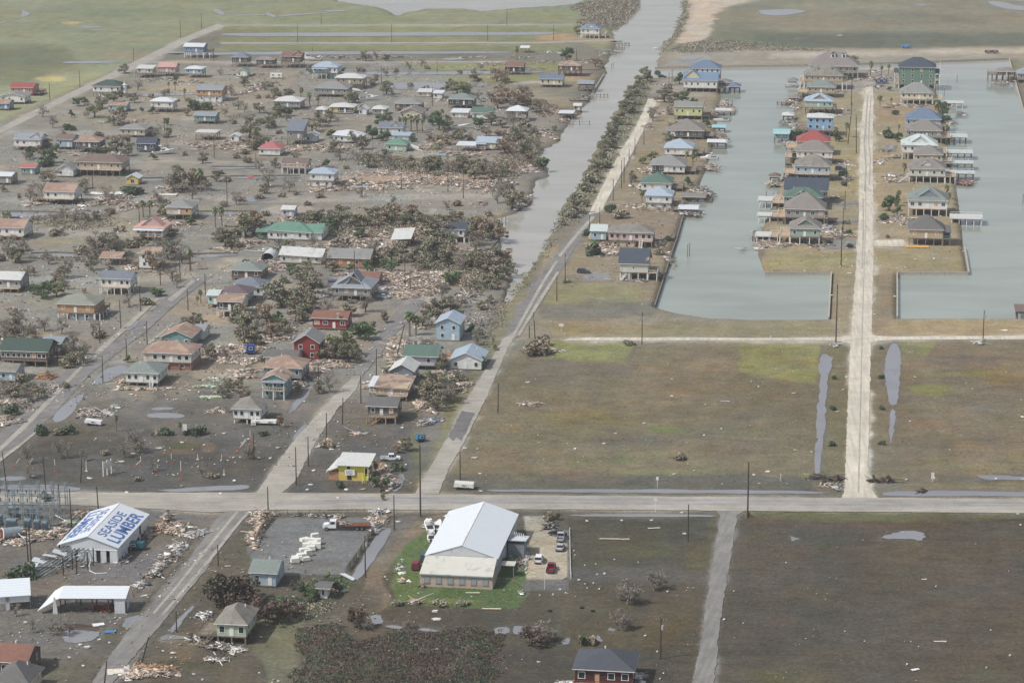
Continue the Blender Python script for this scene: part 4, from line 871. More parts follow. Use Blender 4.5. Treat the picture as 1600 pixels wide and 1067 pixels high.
H(183,175,31,8,.8,2.6,1.0,'g','orange','ltblue','low pale blue house with brown roof','half hidden behind bushes')
H(320,194,36,9,1.6,2.6,1.2,'g','bgrey','teal','low teal house with blue-grey roof','between two muddy streets')
H(322,219,34,8,3.0,.6,.2,'g','pale','white','open white deck on tall legs','with a small white room on it',deck=[('F',1.5,0,1,None,'w')],lm='open white deck on tall legs')
H(207,215,43,11,1.2,2.8,1.8,'h','grey','beige','beige house with light grey hip roof','left of the open white deck')
H(43,234,45,10,1.8,3.0,2.2,'g','bgrey','white','white house with blue-grey roof and side wing','near the left edge',deck=WD,gable=[(.28,5,1.8,'white')])
H(101,234,27,10,1.4,3.4,1.6,'g','brown','ltblue','narrow light blue house with brown roof','left of the orange hip-roofed one')
H(136,239,41,11,2.6,2.6,2.2,'h','orange','dkgrey','dark grey house with orange-brown hip roof','on short legs')
H(228,238,31,9,1.0,3.0,2.2,'g','navy','navy','dark slate blue cottage','left of the stranded cruiser')
H(154,274,80,13,2.8,3.0,2.6,'h','brown','tan','long brown-roofed house with white balcony railings','on dark stilts',deck=[('F',2.4,0,1,None,'w'),('L',3,0,1,None,'w')],low=(.5,.9,'d'))
H(44,273,24,7,.4,2.6,1.0,'g','pinkred','teal','little teal hut with a pinkish roof','at the left near the washed-out piles',name='hut',cat='hut')
H(102,277,28,9,.6,2.6,2.4,'f','grey','white','white gabled cottage under a grey roof','left of the long brown-roofed house')
H(367,222,14,5,.2,2.4,1.2,'f','white','white','tiny white shed above the long rubble row','',name='shed',cat='shed')
# --- upper middle
H(455,106,32,11,3.4,3.0,1.8,'g','rust','brown','dark stilt house with twin rust-red roofs','beside the stranded white boats',gable=[(.28,6,2.2,'rose')],deck=[('F',2,0,1,None,'g')])
H(508,123,42,11,3.2,3.2,2.4,'h','ltblue','white','white and teal stilt house with pale blue hip roof','in the far rows',deck=[('F',2.4,0,.6,None,'e',2.3)],low=(.6,.98,'e'),pm='w')
H(546,139,47,11,2.8,3.0,1.8,'h','pale','tan','tan two-storey house with pale hip roof','behind the broad grey one',low=(.3,.9,'t'),deck=[('F',1.8,0,1,None,'d')])
H(517,152,56,13,1.6,3.0,2.8,'h','grey','grey','broad grey house with grey hip roof','in the upper middle rows')
H(449,172,44,11,1.6,2.8,2.0,'h','pale','grey','grey house with pale hip roof','behind green shrubs')
H(534,178,40,10,.6,2.8,1.4,'h','pale','yellow','yellow house with a dark screened porch','',band=(.36,1,'dark'),deck=[('F',.8,.3,1,None,'w')])
H(567,180,13,6,.2,2.4,1.8,'f','white','white','little white gabled shed right of the yellow screened house','',name='shed',cat='shed',lm='little white gabled shed')
H(502,179,17,7,.2,2.2,1.2,'h','pale','grey','low pale-roofed garage left of the yellow screened house','',name='garage',cat='garage',lm='low pale-roofed garage')
H(637,174,43,11,1.2,2.6,2.0,'h','grey','brown','brown house with grey hip roof','left of the screened green-roofed one')
H(592,180,22,8,.6,2.4,1.4,'h','pale','grey','small grey house with pale roof','in the upper middle rows')
H(720,170,42,11,2.0,2.8,2.4,'h','greengrey','dkgrey','dark screened house with grey-green pyramid roof','near the channel side',band=(0,1,'dark'))
H(684,155,15,7,.4,2.6,.6,'s','white','white','small white flat-roofed shed behind a tall pole','',name='shed',cat='shed')
H(663,152,22,7,.4,2.2,.8,'s','pale','beige','low beige shed with flat whitish roof','',name='shed',cat='shed')
H(642,187,37,11,.6,2.8,2.4,'f','taupe','beige','beige cottage with taupe front gable','behind the row of palms')
H(718,185,27,8,.2,2.6,.8,'s','white','offwhite','white-roofed open carport','left of the green-roofed white house',name='carport',cat='carport')
H(753,188,33,10,.8,2.8,2.2,'g','green','white','white house with plain green roof','in the middle rows')
H(807,190,32,9,2.4,2.8,2.2,'h','white','dkgrey','dark stilt house with white pyramid roof','near the channel',deck=WD)
H(461,226,27,10,3.0,3.4,4.0,'s','slate','grey','tall grey house with steep slate roof slope','',deck=[('F',2.6,-.3,1,None,'g')])
H(486,222,17,7,.2,2.6,1.4,'f','white','white','small white gabled shed right of the tall slate-roofed house','',name='shed',cat='shed',lm='small white gabled shed')
H(543,224,48,11,.8,2.6,2.0,'h','white','white','low white house with worn white roof','among brown trees',rtilt=(0,3,0))
H(610,214,40,10,1.4,3.0,2.0,'g','slate','white','white house with slate blue roof','behind the mint hip-roofed one',gable=[(.15,4,1.6,'white')])
H(626,222,28,7,.4,2.6,.5,'s','ltblue','white','flat pale blue carport','behind the mint hip-roofed house',name='carport',cat='carport')
H(619,237,34,9,.4,3.0,2.2,'h','brightgreen','mint','mint house with sea-green hip roof','in the middle rows')
H(763,235,39,10,.8,2.8,2.0,'g','ltblue','cream','cream house with pale blue gabled roof','near the channel',deck=[('F',2,0,.4,None,'w',2.2)])
H(728,237,29,8,.2,2.6,.5,'s','white','dkgrey','white flat-roofed open shelter','left of the cream blue-roofed house',name='shelter',cat='shelter',open=True)
H(421,244,36,10,.6,2.8,2.6,'h','pinkred','white','white house with pinkish red hip roof','beside a long rubble row')
H(460,271,41,10,3.0,1.2,1.8,'g','brown','cream','brown-roofed open house on cream posts','above the canal',pm='w',deck=WD)
H(503,292,41,10,2.8,3.0,1.8,'h','ltblue','white','white two-storey house with light blue hip roof','at the end of the rubble row',low=(.1,.9,'w'))
H(803,117,30,10,1.8,2.8,1.8,'g','rust','dark','dark house with maroon roof','behind the bright blue roofed one')
# --- beside the channel
H(922,60,31,9,2.8,3.2,2.4,'h','blue','white','white stilt house with blue roof and white balcony','at the far channel mouth',deck=[('F',2,0,1,None,'w'),('R',4,0,1,None,'w')],pm='w',gable=[(0,5,2,'white')])
H(889,120,37,11,3.4,2.8,2.2,'h','orangestrip','brown','stripped-roof brown house on tall piles','by the channel',pm='d',boarded=.5)
H(861,137,38,10,1.6,3.0,1.6,'g','brightblue','cream','cream house with bright blue roof','by the channel',chim=[(0,.2,1.8)])
H(915,142,25,9,3.2,.6,1.2,'g','bgrey','tan','open boat shed with blue-grey roof on the bank','',name='boat_shed',cat='boat shed',open=True,deck=[('F',2,0,1,1.2,'g')],lm='open boat shed on the bank')
H(820,83,13,6,.3,2.6,1.0,'g','white','dkgrey','small white-roofed shed beside two palms','',name='shed',cat='shed',open=True)
H(884,185,22,8,2.0,.4,.3,'s','white','grey','collapsed white dock roof at the channel edge','',name='dock_shelter',cat='dock shelter',open=True)
H(902,174,11,5,2.0,2.2,1.0,'g','pale','tan','tiny tan fishing cabin over the channel','',name='cabin',cat='cabin',zb=-1.5)
# --- peninsula, west row of the basin
H(1101,129,50,14,3.0,4.6,4.0,'h','brightblue','white','white two-storey house with blue pyramid roof','at the tip of the peninsula',ns=2,dormer=())
H(1094,144,56,14,2.2,4.0,3.6,'g','blue','white','broad blue-roofed white house with cream front gable','on the peninsula',gable=[(-.25,9,4.2,'cream')],deck=[('R',4,0,1,None,'g')])
H(1147,143,18,9,3.4,.5,1.6,'h','brightblue','dark','blue-roofed boathouse standing in the basin','',name='boathouse',cat='boathouse',open=True,zb=-1.5,pm='d',deck=[('F',1.2,0,1,1.4,'g')],lm='blue-roofed boathouse')
H(1130,139,24,9,2.8,1.6,1.6,'h','taupe','brown','brown waterside deck house beside the blue boathouse','',name='deck_house',cat='deck house',zb=-1.2,lm='brown waterside deck house')
H(1075,187,46,12,2.0,4.4,1.8,'g','grey','lime','lime yellow house with flat grey roof','on the peninsula',ns=1,deck=[('R',4,0,1,None,'d')])
H(1070,218,62,17,1.4,2.8,4.4,'h','taupe','dkgrey','large taupe hip-roofed house','on the peninsula behind the blue-hipped one',band=(0,.25,'white'),deck=[('R',5,.1,.9,1.6,'g')])
H(1060,245,46,13,1.0,3.0,3.4,'h','ltblue','white','white house with smooth light blue hip roof','on the peninsula',deck=[('R',5,.1,.9,1.6,'g')])
H(1043,273,57,14,1.2,3.0,3.4,'h','grey','white','white-fronted house with grey hip roof','on the peninsula',band=(.05,.38,'dark'),deck=[('R',5,.1,.9,1.6,'g')])
H(1025,300,50,13,.8,3.0,3.4,'h','green','white','white house with muted green hip roof','on the peninsula',chim=[(.15,.1,1.2)],deck=[('R',5,.1,.9,1.6,'g')])
H(1029,326,43,11,2.4,3.0,2.6,'h','slatestrip' if 0 else 'ltblue','white','white house with wide garage bays and pale hip roof','last before the empty lot',low=(.02,.98,'w'),deck=[('R',5,.1,.9,1.6,'g')])
H(935,378,25,9,1.0,3.2,1.8,'g','palegreen','ltblue','small light blue house','left end of the long pink house',deck=[('L',1,0,1,None,'w')])
H(985,386,74,11,2.6,3.0,2.2,'h','patch','pink','long pink house with grey-brown roof','over white garage bays',win=7,wsz=(1.3,1.5),low=(0,.62,'t'),deck=[('F',1.6,.68,1,None,'w')],stair=[(.75,-.1,.75,-.5,'w')])
H(990,438,47,11,3.0,3.0,4.6,'g','slatestrip','offwhite','cream stilt house with steep charcoal roof','standing on the bare lot',pm='w',deck=[('R',3.5,-.05,1,None,'w')],win=1,door=-1,wsz=(.6,.6),stair=[(.3,.1,.05,-.1,'w')],low=(0,.42,'t'))
H(1120,229,30,8,3.0,.4,.8,'g','white','grey','white-roofed boat lift in front of the mint one','',name='boat_lift',cat='boat lift',open=True,zb=-1.5,deck=[('F',2.2,0,1,1.0,'g')],lm='white-roofed boat lift')
H(1123,205,20,7,2.8,.4,.8,'g','turq','grey','mint-roofed boat lift in the basin','',name='boat_lift',cat='boat lift',open=True,zb=-1.5,lm='mint-roofed boat lift')
H(1130,178,24,8,2.6,.4,.6,'g','pale','grey','grey open dock shelter beyond the mint boat lift','',name='dock_shelter',cat='dock shelter',open=True,zb=-1.5,deck=[('F',1.5,0,1,None,'w')],lm='grey open dock shelter')
H(1075,332,30,9,2.4,.4,.6,'g','white','grey','white-roofed dock shelter below the brown one','',name='dock_shelter',cat='dock shelter',open=True,zb=-1.5,deck=[('L',3,0,1,None,'g')],lm='white-roofed dock shelter')
H(1083,313,38,9,2.4,.4,.6,'g','taupe','brown','brown-roofed dock shelter over the basin','',name='dock_shelter',cat='dock shelter',open=True,zb=-1.5,deck=[('R',3,0,1,1,'g')],lm='brown-roofed dock shelter')
# --- middle of the far basin: west row
H(1302,122,82,19,3.4,3.4,6.6,'h','taupe','white','big mansion with steep taupe roof','and two white dormers at the end of the row',dormer=(-.02,.2),deck=[('F',2.6,.5,1,None,'w',3)],pm='w',win=7,wsz=(1.2,1.8),lm='mansion with two white dormers')
H(1286,140,64,15,4.4,3.2,5.0,'h','patch','tan','tan house with two chimneys on tall white columns','in front of the mansion',pm='w',chim=[(-.18,-.25,2.4),(.18,-.25,2.4)],deck=[('L',2.4,0,1,None,'w'),('R',2.4,0,1,None,'w')],lm='tan house with two chimneys')
H(1283,153,47,12,2.8,2.8,3.0,'h','greengrey','tan','tan house with greenish grey hip roof','behind the pale cross-gabled one',deck=[('L',5,0,.9,None,'w')])
H(1279,178,46,12,3.4,3.0,3.2,'h','ltblue','mint','pale green house with whitish blue cross-gabled roof','and wrap-around deck',gable=[(0,6,2.2,'grey')],deck=[('F',2.2,-.12,1.12,None,'g'),('R',2.2,0,1,None,'w')],pm='g',lm='pale green cross-gabled house')
H(1281,213,42,11,3.0,6.0,1.4,'h','pale','brightblue','bright sky-blue two-storey house','on a red deck',ns=2,deck=[('F',1.8,-.15,1.15,None,'r'),('L',5,0,1,None,'r')],pm='g',wsz=(1.3,1.4),lm='bright sky-blue two-storey house')
H(1270,243,54,13,3.4,3.0,4.0,'h','red','tan','red-roofed house in the basin row','behind two taupe roofs',deck=[('L',5,0,.9,None,'w')])
H(1272,257,60,13,3.0,3.0,4.0,'h','taupe','white','taupe-roofed house directly in front of the red roof','',deck=[('L',5,0,.9,None,'w'),('L',2,0,1,None,'g')])
H(1269,282,58,13,3.0,3.2,4.2,'h','patch','ltblue','light blue house with patchy taupe hip roof','on dark stilts',pm='d',deck=[('L',5,0,.9,None,'w'),('F',2,0,1,None,'w')],low=(.42,.65,'e'))
H(1259,319,70,13,2.4,3.2,4.4,'g','navy','navy','navy house with long dark blue roof','and white-framed windows',wsz=(1.4,1.6),deck=[('L',2,0,1,None,'w')])
H(1254,328,62,11,2.6,2.6,3.2,'h','green','green','green-roofed house squeezed between two rooflines','',gable=[(0,5,2,'green')],deck=[('L',5,0,.9,None,'w')])
H(1257,352,66,14,3.2,3.2,5.4,'h','taupe','grey','grey house with tall taupe hip roof','and white trim, second from the row end',wsz=(1.4,1.4),chim=[(-.12,.15,1.6),(0,.15,1.4)],deck=[('L',3,0,1,None,'w'),('R',1.2,0,1,None,'w')])
H(1257,383,50,12,3.4,3.0,3.8,'h','taupe','seagreen','sea-green house with taupe roof and green gable','on white posts at the row end',gable=[(.02,6,2.2,'green')],pm='w',boarded=.8,win=3,deck=[('L',4,0,1,None,'w')],stair=[(1.0,.2,1.25,-.1,'g')])
for (x,y,w_,d_,s_) in ((1196,322,22,9,'farthest white-railed basin deck'),(1194,346,20,7,'middle white-railed basin deck'),(1192,378,22,8,'nearest white-railed basin deck')):
    H(x,y,w_,d_,3.6,.05,.05,'s','pale','white',s_,'left of the taupe roofs',name='deck_platform',cat='deck',open=True,zb=-1.5,pm='w',deck=[('F',.3,0,1,3.7,'w'),('R',3.2,0,1,3.6,'w')],lm=s_)
H(1221,221,25,9,3.2,2.4,1.0,'g','turq','mint','turquoise two-tier boathouse','standing in the basin',name='boathouse',cat='boathouse',zb=-1.5,deck=[('F',2,0,1,None,'l',2,'turq')],win=3,lm='turquoise boathouse')
H(1231,188,17,8,3.4,.4,1.0,'h','pale','grey','grey-roofed boat lift beyond the turquoise boathouse','',name='boat_lift',cat='boat lift',open=True,zb=-1.5,pm='d',deck=[('F',1.5,0,1,1,'g')],lm='grey-roofed boat lift')
H(1240,158,17,7,2.8,.4,1.0,'h','taupe','grey','low brown gazebo over the basin','',name='gazebo',cat='gazebo',open=True,zb=-1.5,deck=[('F',1.5,-.2,1.2,1,'g')],lm='low brown gazebo')
H(1238,134,15,6,3.4,.4,1.8,'h','taupe','grey','pointed-roof gazebo farthest out in the basin','',name='gazebo',cat='gazebo',open=True,zb=-1.5,pm='w',deck=[('F',1,-.3,1.3,1,'g')],lm='pointed-roof gazebo')
H(1210,282,16,6,2.6,.4,1.2,'h','brown','brown','brown gazebo ringed by pinkish boards','',name='gazebo',cat='gazebo',open=True,zb=-1.5,pm='d',lm='brown gazebo ringed by boards')
# --- east row
H(1432,139,60,15,2.4,9.2,4.6,'h','navy','green','green three-storey house with dark hip roof','and white corner balconies',ns=3,pm='w',deck=[('L',2.4,0,1,2.4,'w',6.2),('R',2.4,0,1,2.4,'w',6.2),('L',2.4,0,1,5.6,'w'),('R',2.4,0,1,5.6,'w')],win=4,wsz=(1.0,1.4),lm='green three-storey house')
H(1432,164,53,13,3.2,3.0,4.6,'h','grey','cream','cream house with light grey pyramid roof','on white posts',pm='w',deck=[('R',4.5,0,.9,None,'w'),('F',1.4,0,.8,None,'w')])
H(1486,167,38,8,3.2,.05,.05,'s','pale','white','white-railed pier deck beside the cream house','reaching over the basin',name='deck_platform',cat='deck',open=True,zb=-1.5,pm='w',deck=[('F',.3,0,1,3.3,'w')],lm='white-railed pier deck')
H(1442,206,58,13,3.0,3.0,4.6,'h','brightblue','ltblue','blue-roofed house in the east basin row','',deck=[('R',4.5,0,.9,None,'w')])
H(1443,224,58,13,3.0,3.0,4.0,'h','taupe','grey','grey house with plain taupe roof','right behind the whitish cross-gabled one',deck=[('R',4.5,0,.9,None,'w')])
H(1436,249,58,13,3.2,3.2,4.2,'h','palegreen','white','white house with whitish green cross-gabled roof','in the east row',gable=[(0,7,2.6,'white')],pm='w',deck=[('R',4.5,0,.9,None,'w'),('F',1.5,0,.35,None,'w')])
H(1450,262,46,12,3.0,2.8,3.4,'h','taupe','beige','beige house with small taupe roof','in the east row',deck=[('R',4.5,0,.9,None,'w')])
H(1448,286,60,13,3.0,3.2,3.8,'h','taupe','offwhite','off-white house with arched gable under taupe roof','in the east row',gable=[(-.02,5,2,'white')],pm='w',stair=[(.0,.1,-.3,-.1,'w')],deck=[('R',4.5,0,.9,None,'w')])
for (x,y,w_,d_,s_) in ((1496,222,30,10,'tall white-railed lift deck'),(1497,247,46,9,'long white-railed deck with pale roof'),(1497,263,48,7,'white-railed deck over open water'),(1498,279,50,7,'white-railed deck above the red wreckage')):
    H(x,y,w_,d_,3.6,.05,.05,'s','palegreen','white',s_,'in the east row',name='deck_platform',cat='deck',open=True,zb=-1.5,pm='g',deck=[('F',.3,0,1,3.7,'w'),('B',.3,0,1,3.7,'w')],lm=s_)
H(1449,337,64,14,3.0,3.2,4.8,'h','greengrey','white','white house with grey-green cross-gabled roof','and long waterside deck',gable=[(.02,8,3,'greyblue')],pm='w',deck=[('F',1.6,0,1,None,'w')],wsz=(1.4,1.3))
H(1510,349,50,9,3.2,.05,.05,'s','pale','white','long white waterside deck on posts','beside the grey-green roofed house',name='deck_platform',cat='deck',open=True,zb=-1.5,pm='w',deck=[('F',.3,0,1,3.3,'w'),('B',.3,0,1,3.3,'w'),('R',.3,0,1,3.3,'w')],lm='long white waterside deck')
H(1446,384,56,12,3.0,3.2,4.8,'h','dkgrey','tan','tan house with tall grey hip roof','nearest in the east row',boarded=.8,win=3,deck=[('R',3,0,1,None,'e',2.4)],pm='g',lm='tan house with tall grey hip roof')
H(1572,127,30,11,5.0,1.6,1.8,'h','taupe','brown','brown pier house on tall stilts','at the right edge',zb=-1.5,deck=[('L',5,0,1,None,'g')],pm='g')
H(1600,130,22,11,2.0,3.2,2.4,'h','bgrey','grey','blue-grey roofed house cut by the right edge','')
H(1599,497,22,9,3.4,.3,.3,'s','brown','brown','small brown fishing pier at the right edge','',name='pier',cat='pier',open=True,zb=-1.5,pm='d')
# --- left, middle distance
H(93,319,52,11,2.4,2.8,2.6,'g','orange','white','white house with orange roof and broken deck','on legs',deck=[('F',1.6,0,1,None,'w'),('L',5,0,.5,2,'g')],pm='d')
H(207,289,20,6,.2,2.6,1.6,'f','white','yellow','bright yellow shed with white roof','',name='shed',cat='shed',win=1,door=-1,wsz=(1.6,1.6))
H(280,344,43,11,2.4,2.8,2.0,'h','grey','offwhite','boarded house with pale grey hip roof','beside two palms',band=(.45,1,'ply'))
H(5,289,28,9,1.0,2.8,1.0,'g','white','grey','white-roofed house cut by the left edge','near a silted street')
H(234,375,50,12,1.8,3.0,1.4,'h','pink','pink','pink house with stepped gable roof','and pink-white porch',gable=[(.04,8,3.4,'pink')],deck=[('F',2.4,0,1,None,'w',2.3,'white')],lm='pink house with stepped gable roof')
H(16,374,48,11,1.6,3.0,2.4,'g','orange','white','white house with plain orange roof','cut by the left edge',deck=WD)
H(173,415,34,9,.3,2.6,1.4,'g','orange','tan','open garage with tan-orange roof','',name='garage',cat='garage',open=True)
H(233,421,34,9,.6,5.4,1.4,'g','orangestrip','white','torn white two-storey house','behind a dead brown tree',ns=2,deck=[('L',3,0,1,2.8,'g')])
H(181,459,51,9,2.6,2.8,1.8,'g','slate','white','small white stilt house with slate roof','and full-width deck on an open lot',deck=[('F',1.8,0,1,None,'w')],pm='w',win=5)
H(14,456,40,10,1.6,2.8,1.8,'g','pale','grey','weathered grey-white house left of a green bush','at the left edge',deck=WD)
H(119,500,64,12,2.6,2.8,2.4,'h','olive','plywood','plywood-fronted house with beige-green hip roof','over pale ground floor',pm='w',low=(.3,.95,'g'),deck=[('R',2,0,1,None,'g')],win=3,boarded=1)
H(359,494,41,9,2.2,2.8,1.4,'g','orange','white','white porch house with orange roof','in the clustered group',pm='w',band=(0,1,'dark'),deck=[('F',1.6,0,.6,None,'w')])
H(366,479,44,10,1.8,2.8,2.0,'h','violet','ltblue','light blue house with purple-brown hip roof','in the clustered group')
H(333,481,17,8,1.4,3.0,1.0,'g','palegreen','mint','small mint lean-to left of the purple-brown roof','',name='shed',cat='shed')
H(386,467,54,11,1.4,2.8,2.4,'h','slate','white','white house with blue-grey hip roof','in the clustered group',low=(.5,1,'w'))
H(385,438,50,11,1.0,2.6,2.2,'h','greengrey','brown','brown house with green-grey hip roof','farthest in the clustered group')
H(276,545,50,12,.8,3.0,2.2,'f','orange','teal','teal gable-front house with orange roof','beside the long muddy street')
H(311,532,16,8,.4,3.0,1.0,'g','bgrey','white','small white annex with grey-blue roof','',name='shed',cat='shed')
H(262,578,82,12,2.6,2.8,2.4,'h','orange','offwhite','long orange hip-roofed house over red brick','',low=(.22,1,'b'),win=6,wsz=(1.2,1.3),lm='long orange hip-roofed house')
H(222,603,55,11,1.2,2.9,2.0,'h','greengrey','white','white house with green-grey hip roof','ringed by washed-up boards',win=5,boarded=0,stair=[(.8,0,.85,-.25,'w')])
H(38,573,80,11,2.2,2.8,2.8,'g','dkgreen','brown','long dark green-roofed lodge','with a row of white windows',win=9,wsz=(1.1,1.2),door=-1)
H(80,556,32,9,1.0,3.0,1.2,'g','bgrey','greyblue','blue-grey low building behind the green-roofed lodge','',lm='blue-grey low building')
H(12,598,27,9,.8,2.8,1.4,'g','patch','ltblue','wrecked pale blue house at the left edge','')
H(386,662,46,10,1.6,2.8,2.4,'h','patch','white','white stilt cottage with frayed taupe roof','on the grey mudflat',pm='w',win=5,boarded=0,stair=[(.75,0,.8,-.2,'w')])
H(450,339,20,7,.4,2.6,1.0,'g','pale','lilac','small lilac-white shed','at the edge of the thicket',name='shed',cat='shed')
H(452,376,74,12,.6,3.0,2.6,'h','brightgreen','white','long white building with sea-green roof','',deck=[('L',4,0,1,.6,'e',2.4)],rtilt=(0,2,0))
H(487,376,34,12,.4,2.8,2.2,'g','brightgreen','white','white east wing with sagging sea-green roof','',rtilt=(3,-4,0))
H(470,413,70,11,.6,2.6,2.0,'g','pale','offwhite','long low building with whitish grey roof','right of the arched shed',rtilt=(1,2,0))
H(545,419,70,12,.5,3.2,2.4,'g','grey','orange','orange brick house with grey roof','',wallm=M_BRICKO,lm='orange brick house with grey roof')
H(627,386,30,9,2.6,.4,2.4,'s','pale','brown','open shelter with tilted pale grey roof','in the rubble field',name='shelter',cat='shelter',open=True,rtilt=(0,-4,0),pm='d')
H(708,379,38,10,2.4,2.8,1.8,'g','navy','white','white two-storey house with dark slate roof','near the channel bank',low=(0,.62,'w'),pm='w',deck=[('R',2,0,1,None,'g')])
H(549,471,64,14,2.2,2.6,3.4,'h','bgrey','grey','big hall house with blue-grey layered roof','at the muddy cul-de-sac',gable=[(-.04,9,3,'grey'),(.06,5,4.2,'dkgrey')],low=(.3,.6,'d'),lm='big blue-grey layered-roof house')
H(573,449,38,9,.6,2.6,1.6,'g','rust','brown','low house with rust-red roof','behind the big blue-grey layered roof')
H(515,516,58,9,.8,3.2,1.6,'g','rust','red','long deep-red house with white-framed windows','',wsz=(1.5,1.2),chim=[(.26,-.5,1.8)],lm='long deep-red house')
H(700,533,39,11,.4,5.4,2.0,'f','ltblue','ltblue','pale blue two-storey house with white gables','near the levee road',ns=2,boarded=.5,gable=())
H(479,563,42,10,.4,5.2,2.8,'f','grey','red','red barn-like house with pink-red gable','',ns=2,wsz=(1.0,1.2),win=2,door=-1,band=None,lm='red barn-like house')
H(438,573,52,9,.4,2.6,1.4,'g','dkgrey','offwhite','low house with dark grey flat-pitched roof','left of the red barn-like one')
H(442,597,64,11,1.6,2.9,2.6,'h','orange','greyblue','grey-blue house with broad orange-brown hip roof','',doorc='w',low=(.2,.7,'g'))
H(429,623,38,9,.4,5.4,1.8,'f','orangestrip','teal','teal two-storey house with double porch','',ns=2,deck=[('F',1.6,0,1,2.9,'w',2.4,'bgrey')],win=3,pm='w')
H(658,578,53,10,1.6,2.8,2.4,'g','green','lilac','white-walled house with flat green roof','beside the levee road',lm='white house with flat green roof',win=2,door=-1,pm='d',ov=.8)
H(728,578,52,12,.3,2.8,2.4,'f','ltblue','white','low white house with blue-white front gable','beside the levee road')
H(628,602,38,10,1.6,2.8,2.2,'f','pale','greyblue','grey-blue cabin with pale front gable','behind the torn white roof')
H(612,625,54,11,1.6,2.2,.8,'s','orangestrip','tan','torn-open house with bare orange rafters','',boarded=.7,rtilt=(2,3,0),deck=[('F',1.4,.4,1,None,'w')])
H(594,622,34,8,2.0,1.6,.9,'s','white','grey','white flat-roofed porch house','left of the torn-open rafters',deck=[('F',1.2,0,1,None,'w')])
H(597,659,48,9,2.0,2.6,1.6,'g','dkgrey','dkgrey','dark weathered house with grey flat roof','and wooden stair',deck=[('F',2.4,-.02,1.04,None,'t')],stair=[(.55,-.1,.2,-.38,'t')],pm='t',lm='dark weathered house with wooden stair')
# --- near
H(362,1006,58,10,1.9,2.8,2.6,'h','patch','palegreen','pale green stilt house with frayed brown roof','below the big brown tree',boarded=0,win=3,door=1,wsz=(1.1,1.4),deck=[('L',5,.1,.9,1.4,'g')],stair=[(-.1,.3,-.45,-.3,'g')],wf=.8,lm='pale green stilt house')
H(412,917,42,9,.5,3.0,1.8,'g','greengrey','ltblue','pale blue house with stripped gable end','behind the big brown tree')
H(506,935,12,3.2,.1,2.6,.5,'g','dkgrey','white','narrow white kiosk with overhanging dark roof','',name='kiosk',cat='kiosk',win=1,door=-1,wsz=(.5,1.2),ov=1.0)
H(943,1078,100,11,1.6,2.9,2.6,'h','dark','maroon','maroon house with dark slate hip roof','at the bottom edge',win=4,door=1,doorc='o',boarded=0,wsz=(1.3,1.3),deck=[('F',1.8,0,1,None,'r')],pm='d',wf=.9,lm='maroon house with slate roof')
H(14,1058,60,10,.6,2.9,2.2,'g','rust','brown','brown-roofed house in the bottom left corner','',win=4,boarded=0)
H(18,1090,58,9,.5,2.8,3.0,'h','dkgrey','cream','cream house with dark grey hip roof','below the brown-roofed corner house')
# ------------------------------------------------------------------ lumber warehouse
M_WMET = mat('white_ribbed_metal', S(212,216,220),.5,.05,.8, kind='vribbed', bump=.2)
M_WROOF = mat('white_painted_metal_roof', S(214,220,226),.45,.02,.6, kind='yrib', bump=.25)
M_CREAM = mat('cream_metal_slope', S(196,195,186),.6,.03,.4)
M_LETTER = mat('blue_roof_paint', S(84,112,170),.6,.06,2)
M_STEEL = mat('galvanised_steel', S(150,162,168),.45,.08,1, metal=.3); M_POLE = mat('creosote_pole', S(70,62,54),.9,.15)
M_TORN = mat('torn_steel_sheet', S(196,204,208),.5,.1)
def text_on(parent, body, size, origin, xdir, ydir, m=None, bold=.02, length=None):
    cu = bpy.data.curves.new('lettering', 'FONT'); cu.body = body; cu.size = size; cu.extrude = .02; cu.offset = bold
    t = bpy.data.objects.new('lettering', cu); COL.objects.link(t); me = bpy.data.meshes.new_from_object(t); bpy.data.objects.remove(t)
    xs = [v.co.x for v in me.vertices]; k = (length / (max(xs) - min(xs))) if length else 1.0; x0 = min(xs)
    for v in me.vertices: v.co.x = (v.co.x - x0) * k
    if bold > .021:
        bm = bmesh.new(); bm.from_mesh(me); g0 = list(bm.verts) + list(bm.edges) + list(bm.faces)
        for ox, oy, oz in ((.16,0,.003),(0,.14,.006),(.16,.14,.009)):
            d_ = bmesh.ops.duplicate(bm, geom=g0)['geom']; bmesh.ops.translate(bm, verts=[v for v in d_ if isinstance(v, bmesh.types.BMVert)], vec=(ox, oy, oz))
        bm.to_mesh(me); bm.free()
    me.materials.clear(); me.materials.append(m or M_LETTER); o = link('lettering', me, parent)
    x = Vector(xdir).normalized(); y = Vector(ydir).normalized(); z = x.cross(y); M = Matrix((x, y, z)).transposed().to_4x4(); M.translation = Vector(origin); o.matrix_local = M
    return o
